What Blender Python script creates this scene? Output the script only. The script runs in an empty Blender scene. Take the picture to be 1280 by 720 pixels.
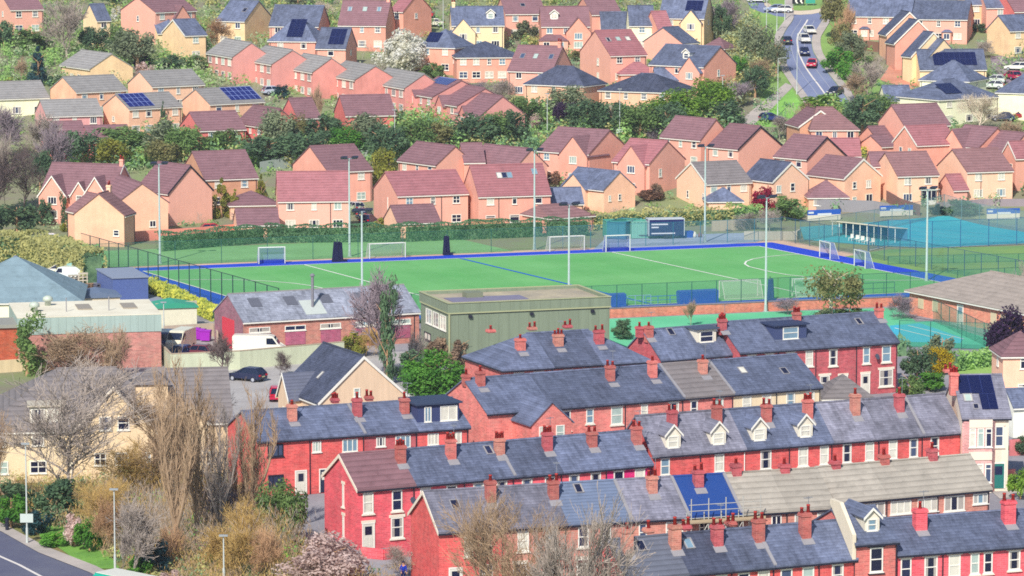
import bpy, bmesh, math, random
from mathutils import Vector, Matrix
R = math.radians
random.seed(7)
SC = bpy.context.scene
COL = SC.collection

# ------------------------------------------------------------------ camera and terrain
FPX, HC, TILT = 4500.0, 60.0, R(7.2)
CT, ST = math.cos(TILT), math.sin(TILT)

def ground(y):
    """terrain height: flat valley floor, then a steady hillside beyond the sports ground"""
    if y < 548: return 0.0
    if y < 564: return 0.155 * (y - 548) ** 2 / 32.0
    if y < 1100: return 0.155 * (y - 556)
    return 0.155 * 544 + 0.05 * (y - 1100)

def ray(px, py):
    x, v = (px - 640) / FPX, (360 - py) / FPX
    return x, CT + v * ST, -ST + v * CT

def P(px, py, h=0.0):
    """world point at height h above the terrain seen at photo pixel (px, py)"""
    dx, dy, dz = ray(px, py)
    lo, hi = 100.0, 4000.0
    for _ in range(60):
        m = (lo + hi) / 2
        if HC + dz / dy * m - ground(m) - h > 0: lo = m
        else: hi = m
    y = lo
    return Vector((dx / dy * y, y, HC + dz / dy * y))

def march(p, d, px):
    k = (px - 640) / FPX
    return (k * (CT * p[1] + (HC - p[2]) * ST) - p[0]) / (d[0] - k * CT * d[1])

def zat(x, y, py):
    v = (360 - py) / FPX
    return HC + y * (v * CT - ST) / (CT + v * ST)

def pxm(p):
    """pixels per metre at a point"""
    return FPX / (p[1] * CT + (HC - p[2]) * ST)

# ------------------------------------------------------------------ materials
def lin(hexs, k=0.9):
    hexs = hexs.lstrip('#')
    out = []
    for i in (0, 2, 4):
        c = int(hexs[i:i + 2], 16) / 255
        c = c / 12.92 if c <= 0.04045 else ((c + 0.055) / 1.055) ** 2.4
        out.append(min(0.88, c * k))
    return out + [1.0]

class NT:
    def __init__(s, name, rough=0.9, spec=0.2):
        s.m = bpy.data.materials.new(name); s.m.use_nodes = True
        s.t = s.m.node_tree
        s.b = s.t.nodes['Principled BSDF']
        s.b.inputs['Roughness'].default_value = rough
        s.b.inputs['Specular IOR Level'].default_value = spec
    def n(s, typ, **kw):
        nd = s.t.nodes.new(typ)
        for k, v in kw.items(): setattr(nd, k, v)
        return nd
    def l(s, a, b): s.t.links.new(a, b)
    def math(s, op, a, b=None):
        nd = s.n('ShaderNodeMath', operation=op)
        for i, q in enumerate((a, b)):
            if q is None: continue
            if isinstance(q, (int, float)): nd.inputs[i].default_value = q
            else: s.l(q, nd.inputs[i])
        return nd.outputs[0]
    def mix(s, f, a, b, mode='MIX'):
        nd = s.n('ShaderNodeMix', data_type='RGBA', blend_type=mode)
        for i, q in ((0, f), (6, a), (7, b)):
            if isinstance(q, (int, float)): nd.inputs[i].default_value = q
            elif isinstance(q, (list, tuple)): nd.inputs[i].default_value = q
            else: s.l(q, nd.inputs[i])
        return nd.outputs[2]
    def ramp(s, f, lo, hi):
        nd = s.n('ShaderNodeMapRange'); s.l(f, nd.inputs[0])
        nd.inputs[1].default_value = lo; nd.inputs[2].default_value = hi
        return nd.outputs[0]
    def coord(s, scale=(1, 1, 1), rnd=True, which='Object'):
        tc = s.n('ShaderNodeTexCoord')
        mp = s.n('ShaderNodeMapping'); s.l(tc.outputs[which], mp.inputs[0])
        mp.inputs['Scale'].default_value = scale
        if rnd:
            oi = s.n('ShaderNodeObjectInfo')
            k = s.math('MULTIPLY', oi.outputs['Random'], 57.0)
            cb = s.n('ShaderNodeCombineXYZ')
            s.l(k, cb.inputs[0]); s.l(k, cb.inputs[1])
            s.l(cb.outputs[0], mp.inputs['Location'])
        return mp.outputs[0]
    def noise(s, vec, scale=1.0, detail=3.0, rough=0.55):
        nd = s.n('ShaderNodeTexNoise'); s.l(vec, nd.inputs['Vector'])
        nd.inputs['Scale'].default_value = scale; nd.inputs['Detail'].default_value = detail
        nd.inputs['Roughness'].default_value = rough
        return nd.outputs[0]
    def rand(s): return s.n('ShaderNodeObjectInfo').outputs['Random']
    def scale_col(s, col, f):
        """colour times a grey factor socket"""
        cb = s.n('ShaderNodeCombineColor')
        for i in range(3): s.l(f, cb.inputs[i])
        return s.mix(1.0, col, cb.outputs[0], 'MULTIPLY')
    def base(s, c):
        if isinstance(c, (list, tuple)): s.b.inputs['Base Color'].default_value = c
        else: s.l(c, s.b.inputs['Base Color'])
        return s.m

_mc = {}
def cached(f):
    def g(*a, **k):
        key = (f.__name__,) + a + tuple(sorted(k.items()))
        if key not in _mc: _mc[key] = f(*a, **k)
        return _mc[key]
    return g

@cached
def m_wall(hx, brick=False, k=1.06):
    """painted or bare brickwork: mottled, slightly grimy"""
    t = NT('brickwork', 0.92, 0.15)
    c = lin(hx, k)
    v = t.coord()
    n1 = t.ramp(t.noise(v, 0.5, 4), 0.25, 0.75)
    dark = [x * 0.80 for x in c[:3]] + [1]; light = [min(.9, x * 1.10) for x in c[:3]] + [1]
    col = t.mix(n1, dark, light)
    if not brick:
        buff = [min(.88, c[0] * .97 + .03), min(.88, c[1] * 1.12 + .03), min(.88, c[2] * 1.18 + .03), 1]
        col = t.mix(t.math('MULTIPLY', t.math('FRACT', t.math('MULTIPLY', t.rand(), 13.7)), 0.8), col, buff)
    if brick:
        dull = [c[0] * .72 + .02, c[1] * .95 + .045, c[2] * .9 + .035, 1]
        n4 = t.ramp(t.noise(t.coord((1, 1, 1.6)), 1.1, 5, 0.7), 0.40, 0.78)
        col = t.mix(t.math('MULTIPLY', n4, 0.75), col, dull)
    n2 = t.noise(v, 9.0, 2)
    f = t.math('ADD', t.math('MULTIPLY', n2, 0.36), 0.84)
    stn = t.ramp(t.noise(t.coord((1.6, 1.6, 0.22)), 1.0, 4, 0.65), 0.42, 0.72)
    f = t.math('MULTIPLY', f, t.math('SUBTRACT', 1.05, t.math('MULTIPLY', stn, 0.20 if brick else 0.07)))
    tcz = t.n('ShaderNodeTexCoord'); spz = t.n('ShaderNodeSeparateXYZ'); t.l(tcz.outputs['Object'], spz.inputs[0])
    damp = t.ramp(t.math('ADD', spz.outputs[2], t.math('MULTIPLY', n1, 0.8)), 0.0, 1.5)
    f = t.math('MULTIPLY', f, t.math('ADD', t.math('MULTIPLY', damp, 0.18), 0.86))
    f = t.math('MULTIPLY', f, t.math('ADD', t.math('MULTIPLY', t.rand(), 0.16), 0.92))
    col = t.scale_col(col, f)
    if brick:
        tc = t.n('ShaderNodeTexCoord'); sp = t.n('ShaderNodeSeparateXYZ'); t.l(tc.outputs['Object'], sp.inputs[0])
        cb = t.n('ShaderNodeCombineXYZ')
        t.l(t.math('ADD', sp.outputs[0], sp.outputs[1]), cb.inputs[0]); t.l(sp.outputs[2], cb.inputs[1])
        br = t.n('ShaderNodeTexBrick'); t.l(cb.outputs[0], br.inputs['Vector'])
        br.inputs['Scale'].default_value = 1.0
        br.inputs['Brick Width'].default_value = 0.46; br.inputs['Row Height'].default_value = 0.155
        br.inputs['Mortar Size'].default_value = 0.016; br.inputs['Bias'].default_value = 0
        br.inputs['Color1'].default_value = (0.74, 0.74, 0.76, 1); br.inputs['Color2'].default_value = (1.2, 1.18, 1.15, 1)
        br.inputs['Mortar'].default_value = (1.15, 1.5, 1.5, 1)
        col = t.mix(0.8, col, br.outputs[0], 'MULTIPLY')
    return t.base(col)

@cached
def m_render(hx, k=0.95):
    t = NT('render_paint', 0.9, 0.2)
    c = lin(hx, k); v = t.coord()
    st = t.noise(t.coord((2.2, 2.2, 0.25)), 1.0, 4)
    f = t.math('ADD', t.math('MULTIPLY', t.ramp(st, 0.2, 0.8), 0.25), 0.80)
    f = t.math('MULTIPLY', f, t.math('ADD', t.math('MULTIPLY', t.rand(), 0.12), 0.92))
    return t.base(t.scale_col(c, f))

@cached
def m_tile(hx, course=0.36, k=1.0, con=0.36):
    """interlocking roof tiles: horizontal courses, odd tiles, weathering"""
    t = NT('roof_tiles', 0.85, 0.2)
    c = lin(hx, k)
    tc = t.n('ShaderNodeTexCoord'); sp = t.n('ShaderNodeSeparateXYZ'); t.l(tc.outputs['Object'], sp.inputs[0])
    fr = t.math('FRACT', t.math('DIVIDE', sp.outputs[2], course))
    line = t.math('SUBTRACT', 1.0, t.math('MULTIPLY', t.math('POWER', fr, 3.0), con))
    v = t.coord()
    n1 = t.noise(v, 0.7, 5, 0.65); n3 = t.noise(v, 7.0, 2)
    vo = t.n('ShaderNodeTexVoronoi'); t.l(t.coord((2.2, 1.6, 4.5)), vo.inputs['Vector']); vo.inputs['Scale'].default_value = 1.0
    odd = t.math('MULTIPLY', t.math('GREATER_THAN', vo.outputs['Color'], 0.80), 0.10)
    f = t.math('ADD', t.math('MULTIPLY', t.ramp(n1, 0.25, 0.75), 0.34), 0.74)
    f = t.math('ADD', f, t.math('MULTIPLY', n3, 0.16))
    f = t.math('SUBTRACT', f, odd)
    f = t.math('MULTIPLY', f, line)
    f = t.math('MULTIPLY', f, t.math('ADD', t.math('MULTIPLY', t.rand(), 0.2), 0.9))
    return t.base(t.scale_col(c, f))

@cached
def m_slate(hx, k=1.0):
    """natural slate: vertical run-off streaks, lichen patches, paler ridge"""
    t = NT('slate', 0.7, 0.3)
    c = lin(hx, k)
    v = t.coord()
    st = t.ramp(t.noise(t.coord((2.6, 0.28, 0.28)), 1.0, 5, 0.7), 0.3, 0.72)
    pa = t.ramp(t.noise(v, 0.55, 4, 0.6), 0.35, 0.7)
    fine = t.noise(t.coord((3.2, 3.2, 7.0)), 1.6, 2)
    lich = [min(.9, x * 1.55 + 0.035) for x in c[:3]] + [1]
    dk = [x * 0.50 for x in c[:3]] + [1]
    col = t.mix(pa, dk, c)
    col = t.mix(t.math('MULTIPLY', st, 0.42), col, lich)
    f = t.math('ADD', t.math('MULTIPLY', fine, 0.5), 0.75)
    f = t.math('MULTIPLY', f, t.math('ADD', t.math('MULTIPLY', t.rand(), 0.5), 0.78))
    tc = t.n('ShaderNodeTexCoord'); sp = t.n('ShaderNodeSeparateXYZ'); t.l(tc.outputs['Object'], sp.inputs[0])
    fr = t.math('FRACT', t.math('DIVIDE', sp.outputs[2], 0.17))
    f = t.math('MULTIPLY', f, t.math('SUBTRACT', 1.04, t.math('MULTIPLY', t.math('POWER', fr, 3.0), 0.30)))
    cbx = t.n('ShaderNodeCombineXYZ'); t.l(sp.outputs[0], cbx.inputs[0]); t.l(sp.outputs[2], cbx.inputs[1])
    bk = t.n('ShaderNodeTexBrick'); t.l(cbx.outputs[0], bk.inputs['Vector']); bk.inputs['Scale'].default_value = 1.0
    bk.inputs['Brick Width'].default_value = 0.42; bk.inputs['Row Height'].default_value = 0.17; bk.inputs['Mortar Size'].default_value = 0.0
    bk.inputs['Color1'].default_value = (0.78, 0.78, 0.8, 1); bk.inputs['Color2'].default_value = (1.2, 1.2, 1.2, 1)
    col = t.mix(0.8, col, bk.outputs[0], 'MULTIPLY')
    return t.base(t.scale_col(col, f))

@cached
def m_plain(hx, rough=0.6, spec=0.3, k=0.8, var=0.12, name='paint'):
    t = NT(name, rough, spec)
    f = t.math('ADD', t.math('MULTIPLY', t.noise(t.coord(), 1.5, 4), var * 1.6), 1.0 - var)
    return t.base(t.scale_col(lin(hx, k), f))

@cached
def m_glass():
    """window glass seen from outside: dark room, or a pale blind, with sky in it"""
    t = NT('window_glass', 0.08, 0.5)
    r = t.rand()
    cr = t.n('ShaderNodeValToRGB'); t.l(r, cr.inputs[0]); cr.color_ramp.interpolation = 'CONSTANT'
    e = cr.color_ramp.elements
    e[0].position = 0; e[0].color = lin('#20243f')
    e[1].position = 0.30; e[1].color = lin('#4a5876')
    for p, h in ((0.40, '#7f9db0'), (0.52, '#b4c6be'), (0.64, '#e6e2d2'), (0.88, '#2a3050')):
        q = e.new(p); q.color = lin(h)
    n = t.noise(t.coord(), 1.6, 2)
    # drawn curtains at the sides of some windows
    tc = t.n('ShaderNodeTexCoord'); sp = t.n('ShaderNodeSeparateXYZ'); t.l(tc.outputs['Object'], sp.inputs[0])
    side = t.math('GREATER_THAN', t.math('ABSOLUTE', sp.outputs[0]), 0.24)
    on = t.math('GREATER_THAN', t.math('FRACT', t.math('MULTIPLY', r, 7.3)), 0.55)
    cc = t.mix(t.math('MULTIPLY', t.math('MULTIPLY', side, on), 0.75), cr.outputs[0], lin('#cfc6ba'))
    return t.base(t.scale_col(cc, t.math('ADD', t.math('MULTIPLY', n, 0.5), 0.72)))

@cached
def m_solar():
    t = NT('solar_cells', 0.12, 0.6)
    tc = t.n('ShaderNodeTexCoord'); sp = t.n('ShaderNodeSeparateXYZ'); t.l(tc.outputs['Object'], sp.inputs[0])
    fx = t.math('FRACT', sp.outputs[0]); fy = t.math('FRACT', t.math('DIVIDE', sp.outputs[1], 1.65))
    a = t.math('MAXIMUM', t.math('GREATER_THAN', fx, 0.91), t.math('GREATER_THAN', fy, 0.945))
    return t.base(t.mix(a, lin('#1c2570'), lin('#8f9fd6')))
@cached
def m_solar_black():
    t = NT('solar_cells_black', 0.12, 0.6)
    tc = t.n('ShaderNodeTexCoord'); sp = t.n('ShaderNodeSeparateXYZ'); t.l(tc.outputs['Object'], sp.inputs[0])
    fx = t.math('FRACT', sp.outputs[0]); fy = t.math('FRACT', t.math('DIVIDE', sp.outputs[1], 1.65))
    a = t.math('MAXIMUM', t.math('GREATER_THAN', fx, 0.96), t.math('GREATER_THAN', fy, 0.975))
    return t.base(t.mix(a, lin('#151c48'), lin('#303a70')))

@cached
def m_leaf(h1, h2, k=1.9, sc=0.55):
    """foliage: light and dark clumps"""
    t = NT('foliage', 0.8, 0.15)
    v = t.coord(which='Object')
    tc = t.n('ShaderNodeNewGeometry')
    mp = t.n('ShaderNodeMapping'); t.l(tc.outputs['Position'], mp.inputs[0])
    n = t.ramp(t.noise(mp.outputs[0], sc, 4, 0.65), 0.3, 0.7)
    col = t.mix(n, lin(h2, k), lin(h1, k))
    n2 = t.noise(mp.outputs[0], 3.5, 2)
    f = t.math('ADD', t.math('MULTIPLY', n2, 0.7), 0.62)
    f = t.math('MULTIPLY', f, t.math('ADD', t.math('MULTIPLY', t.rand(), 0.3), 0.85))
    col = t.scale_col(col, f)
    t.base(col)
    # thin leaves let some light through
    tr = t.n('ShaderNodeBsdfTranslucent'); t.l(col, tr.inputs['Color'])
    mx = t.n('ShaderNodeMixShader'); mx.inputs[0].default_value = 0.45
    out = t.t.nodes['Material Output']
    t.l(t.b.outputs[0], mx.inputs[1]); t.l(tr.outputs[0], mx.inputs[2]); t.l(mx.outputs[0], out.inputs[0])
    return t.m

@cached
def m_bark(hx, k=1.05):
    t = NT('bark', 0.95, 0.1)
    f = t.math('ADD', t.math('MULTIPLY', t.noise(t.coord(), 6.0, 3), 0.8), 0.55)
    return t.base(t.scale_col(lin(hx, k), f))

@cached
def m_ground(h1, h2, sc=0.15, k=0.9, name='ground_cover', fine=0.5):
    t = NT(name, 0.95, 0.1)
    tc = t.n('ShaderNodeTexCoord')
    n = t.ramp(t.noise(tc.outputs['Object'], sc, 6, 0.6), 0.35, 0.65)
    n2 = t.noise(tc.outputs['Object'], 2.5, 3)
    f = t.math('ADD', t.math('MULTIPLY', n2, fine), 1.0 - fine * 0.5)
    return t.base(t.scale_col(t.mix(n, lin(h1, k), lin(h2, k)), f))

@cached
def m_net(hx, alpha, k=0.7):
    """woven mesh: fine wires with air between them"""
    t = NT('mesh_netting', 0.7, 0.2)
    t.base(lin(hx, k))
    tc = t.n('ShaderNodeTexCoord')
    n = t.noise(tc.outputs['Object'], 22.0, 1)
    a = t.math('MULTIPLY', t.math('ADD', t.math('MULTIPLY', n, 0.8), 0.6), alpha)
    t.l(a, t.b.inputs['Alpha'])
    return t.m

@cached
def m_metal(hx, rough=0.4, k=0.8):
    t = NT('metal', rough, 0.5)
    t.b.inputs['Metallic'].default_value = 0.0
    f = t.math('ADD', t.math('MULTIPLY', t.noise(t.coord(), 3.0, 3), 0.3), 0.85)
    return t.base(t.scale_col(lin(hx, k), f))

# ------------------------------------------------------------------ mesh builder
class MB:
    def __init__(s): s.v = []; s.f = []
    def poly(s, pts, faces):
        o = len(s.v); s.v += [tuple(p) for p in pts]; s.f += [tuple(i + o for i in f) for f in faces]; return s
    def box(s, x0, x1, y0, y1, z0, z1):
        return s.poly([(x0, y0, z0), (x1, y0, z0), (x1, y1, z0), (x0, y1, z0), (x0, y0, z1), (x1, y0, z1), (x1, y1, z1), (x0, y1, z1)],
                      [(0, 3, 2, 1), (4, 5, 6, 7), (0, 1, 5, 4), (1, 2, 6, 5), (2, 3, 7, 6), (3, 0, 4, 7)])
    def prism(s, prof, axis, a0, a1):
        """closed profile (list of 2D) extruded along axis 'x' or 'y'"""
        n = len(prof)
        f = (lambda p, a: (a, p[0], p[1])) if axis == 'x' else (lambda p, a: (p[0], a, p[1]))
        pts = [f(p, a0) for p in prof] + [f(p, a1) for p in prof]
        fs = [tuple(range(n))[::-1], tuple(range(n, 2 * n))] + [(i, (i + 1) % n, n + (i + 1) % n, n + i) for i in range(n)]
        return s.poly(pts, fs)
    def tube(s, p, q, r0, r1=None, n=6, cap=True):
        r1 = r0 if r1 is None else r1
        p, q = Vector(p), Vector(q); d = q - p
        if d.length < 1e-6: return s
        d.normalize()
        a = d.orthogonal().normalized(); b = d.cross(a)
        pts = []
        for c, r in ((p, r0), (q, r1)):
            for i in range(n):
                t = 2 * math.pi * i / n
                pts.append(c + (a * math.cos(t) + b * math.sin(t)) * r)
        fs = [(i, (i + 1) % n, n + (i + 1) % n, n + i) for i in range(n)]
        if cap: fs += [tuple(range(n))[::-1], tuple(range(n, 2 * n))]
        return s.poly(pts, fs)
    def lathe(s, prof, n=10, c=(0, 0)):
        """profile [(r, z)] turned about the vertical"""
        o = len(s.v)
        for r, z in prof:
            for i in range(n):
                t = 2 * math.pi * i / n
                s.v.append((c[0] + r * math.cos(t), c[1] + r * math.sin(t), z))
        for j in range(len(prof) - 1):
            for i in range(n):
                a, b = o + j * n + i, o + j * n + (i + 1) % n
                s.f.append((a, b, b + n, a + n))
        s.f.append(tuple(o + i for i in range(n))[::-1]); s.f.append(tuple(o + (len(prof) - 1) * n + i for i in range(n)))
        return s
    def mesh(s, name, mat, smooth=False):
        me = bpy.data.meshes.new(name)
        me.from_pydata(s.v, [], s.f)
        me.materials.append(mat)
        if smooth: me.polygons.foreach_set('use_smooth', [True] * len(me.polygons))
        me.update()
        return me
    def build(s, name, mat, parent=None, loc=None, rot=None, smooth=False):
        return place(name, s.mesh(name, mat, smooth), parent, loc, rot)

def place(name, me, parent=None, loc=None, rot=None, scale=None):
    o = bpy.data.objects.new(name, me)
    COL.objects.link(o)
    if parent is not None: o.parent = parent
    if loc is not None: o.location = loc
    if rot is not None: o.rotation_euler = rot
    if scale is not None: o.scale = scale
    return o

def thing(name, label, cat, loc=(0, 0, 0), rotz=0.0, group=None, scale=None):
    o = bpy.data.objects.new(name, None); COL.objects.link(o)
    o.empty_display_size = 0.5
    o.location = loc; o.rotation_euler = (0, 0, rotz)
    if scale: o.scale = scale
    o['label'] = label; o['category'] = cat
    if group: o['group'] = group
    return o

def tag(o, label, cat, group=None):
    o['label'] = label; o['category'] = cat
    if group: o['group'] = group
    return o

def struct(name, mb, mat, kind='structure'):
    o = mb.build(name, mat); o['kind'] = kind; return o

def sheet(name, pts, mat, lift=0.02, kind='structure', step=8.0):
    """flat surface laid on the terrain from world (x, y) outline points"""
    bm = bmesh.new()
    vs = [bm.verts.new((p[0], p[1], 0)) for p in pts]
    bm.faces.new(vs)
    ys = [p[1] for p in pts]
    cuts = [548 + 2 * i for i in range(9)] + [1100]
    for c in cuts:
        if min(ys) < c < max(ys):
            bmesh.ops.bisect_plane(bm, geom=bm.verts[:] + bm.edges[:] + bm.faces[:], plane_co=(0, c, 0), plane_no=(0, 1, 0))
    for v in bm.verts: v.co.z = ground(v.co.y) + lift
    me = bpy.data.meshes.new(name); bm.to_mesh(me); bm.free()
    me.materials.append(mat)
    if me.polygons and me.polygons[0].normal.z < 0: me.flip_normals()
    o = place(name, me); o['kind'] = kind
    return o

@cached
def m_clad(hx, pitch=1.1, k=0.9):
    """profiled metal cladding with joints and rain streaks"""
    t = NT('cladding', 0.6, 0.3)
    tc = t.n('ShaderNodeTexCoord'); sp = t.n('ShaderNodeSeparateXYZ'); t.l(tc.outputs['Object'], sp.inputs[0])
    fr = t.math('FRACT', t.math('DIVIDE', t.math('ADD', sp.outputs[0], sp.outputs[1]), pitch))
    f = t.math('SUBTRACT', 1.0, t.math('MULTIPLY', t.math('GREATER_THAN', fr, 0.93), 0.16))
    st = t.ramp(t.noise(t.coord((1.2, 1.2, 0.12)), 1.0, 5, 0.7), 0.35, 0.75)
    f = t.math('MULTIPLY', f, t.math('SUBTRACT', 1.05, t.math('MULTIPLY', st, 0.22)))
    return t.base(t.scale_col(lin(hx, k), f))

# ------------------------------------------------------------------ shared materials
WHITE = m_plain('#f4f0e4', 0.5, 0.3, 0.92, 0.05, name='white_paint')
BLACKP = m_plain('#2a2c3c', 0.5, 0.3, 0.8, name='dark_plastic')
GLASS = m_glass()
LEAD = m_plain('#a9a6aa', 0.7, 0.3, 0.75, 0.2, name='lead')
REDPOT = m_plain('#c8453f', 0.8, 0.2, 0.75, 0.2, name='terracotta')
DOORS = [m_plain(h, 0.5, 0.3, name='door_paint') for h in ('#f0ebdc', '#2c3550', '#7a2330', '#2f6b5c', '#e8e4d8')]
# ------------------------------------------------------------------ windows, doors and other house parts (meshes shared)
_me = {}
def shared(key, fn):
    if key not in _me: _me[key] = fn()
    return _me[key]

def win_meshes(w, h, style, fm):
    """frame (with bars) and pane; built on the x-z plane, facing -y, origin at bottom centre"""
    def frame():
        b = MB(); t = 0.10; d = 0.06
        b.box(-w / 2, -w / 2 + t, -d, 0.02, 0, h); b.box(w / 2 - t, w / 2, -d, 0.02, 0, h)
        b.box(-w / 2 + t, w / 2 - t, -d, 0.02, h - t, h); b.box(-w / 2 + t, w / 2 - t, -d, 0.02, 0, t)
        m = 0.042
        if style in ('cross', 'sash'):
            b.box(-w / 2 + t, w / 2 - t, -d + .008, 0.015, h * .52 - m, h * .52 + m)
        if style in ('cross', 'pair', 'triple'):
            n = {'cross': 2, 'pair': 2, 'triple': 3}[style]
            for i in range(1, n):
                x = -w / 2 + w * i / n
                b.box(x - m, x + m, -d + .004, 0.016, t, h - t)
        if style == 'trans':
            b.box(-w / 2 + t, w / 2 - t, -d + .008, 0.015, h * .74 - m, h * .74 + m)
        b.box(-w / 2 - .08, w / 2 + .08, -.12, 0.01, -.09, -.002)
        return b.mesh('window', fm)
    def pane():
        b = MB(); t = 0.06
        b.poly([(-w / 2 + t, -.012, t), (w / 2 - t, -.012, t), (w / 2 - t, -.012, h - t), (-w / 2 + t, -.012, h - t)], [(0, 1, 2, 3)])
        return b.mesh('pane', GLASS)
    return shared(('wf', round(w, 2), round(h, 2), style, fm.name), frame), shared(('wp', round(w, 2), round(h, 2)), pane)

def window(root, loc, rz, w, h, style='cross', fm=None, name='window'):
    f, p = win_meshes(w, h, style, fm or WHITE)
    o = place(name, f, root, loc, (0, 0, rz)); place('pane', p, o)
    return o

def door(root, loc, rz, mat, w=0.95, h=2.05):
    def leaf():
        b = MB()
        b.box(-w / 2, w / 2, -.05, .01, 0, h)
        b.box(-w / 2 + .12, -.05, -.07, -.052, .2, h * .45); b.box(.05, w / 2 - .12, -.07, -.052, .2, h * .45)
        return b.mesh('door', mat)
    def fr():
        b = MB(); b.box(-w / 2 - .1, -w / 2 - .004, -.08, .012, 0, h + .1); b.box(w / 2 + .004, w / 2 + .1, -.08, .012, 0, h + .1); b.box(-w / 2 - .004, w / 2 + .004, -.08, .012, h + .004, h + .1)
        return b.mesh('door_frame', WHITE)
    def gl():
        b = MB(); b.poly([(-w / 2 + .15, -.053, h * .55), (w / 2 - .15, -.053, h * .55), (w / 2 - .15, -.053, h * .9), (-w / 2 + .15, -.053, h * .9)], [(0, 1, 2, 3)])
        return b.mesh('pane', GLASS)
    o = place('door', shared(('d', w, h, mat.name), leaf), root, loc, (0, 0, rz))
    place('door_frame', shared(('df', w, h), fr), o); place('pane', shared(('dp', w, h), gl), o)
    return o

def surround(root, loc, rz, w, h, mat, sill=True):
    """painted stone lintel and sill round a terrace window"""
    place('lintel', shared(('li', w, h, mat.name), lambda: MB().box(-w / 2 - .17, w / 2 + .17, -.07, .02, h + .012, h + .26).mesh('lintel', mat)), root, loc, (0, 0, rz))
    if sill: place('sill', shared(('si', w, mat.name), lambda: MB().box(-w / 2 - .15, w / 2 + .15, -.14, .02, -.17, -.095).mesh('sill', mat)), root, loc, (0, 0, rz))

def chimney(root, loc, w, d, zb, zt, mat, pots=2, pot_h=.55, rz=0, capm=None):
    """stack with corbelled head; pots are its own parts"""
    b = MB(); b.box(-w / 2, w / 2, -d / 2, d / 2, zb, zt - .28)
    b.box(-w / 2 - .07, w / 2 + .07, -d / 2 - .07, d / 2 + .07, zt - .28, zt - .12)
    b.box(-w / 2 - .02, w / 2 + .02, -d / 2 - .02, d / 2 + .02, zt - .12, zt)
    o = b.build('chimney', mat, root, loc, (0, 0, rz))
    for i in range(pots):
        x = (i - (pots - 1) / 2) * (w - .2) / max(1, pots - 1) if pots > 1 else 0
        hh = pot_h * (1, .75, 1.1, .85)[(i + int(abs(loc[0] * 7))) % 4]
        me = shared(('pot', round(hh, 2)), lambda: MB().lathe([(.15, 0), (.12, hh * .8), (.15, hh * .82), (.14, hh)], 8).mesh('chimney_pot', REDPOT, True))
        place('chimney_pot', me, o, (x, 0, zt))
    return o

FOOT = []
class House:
    pass

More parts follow.
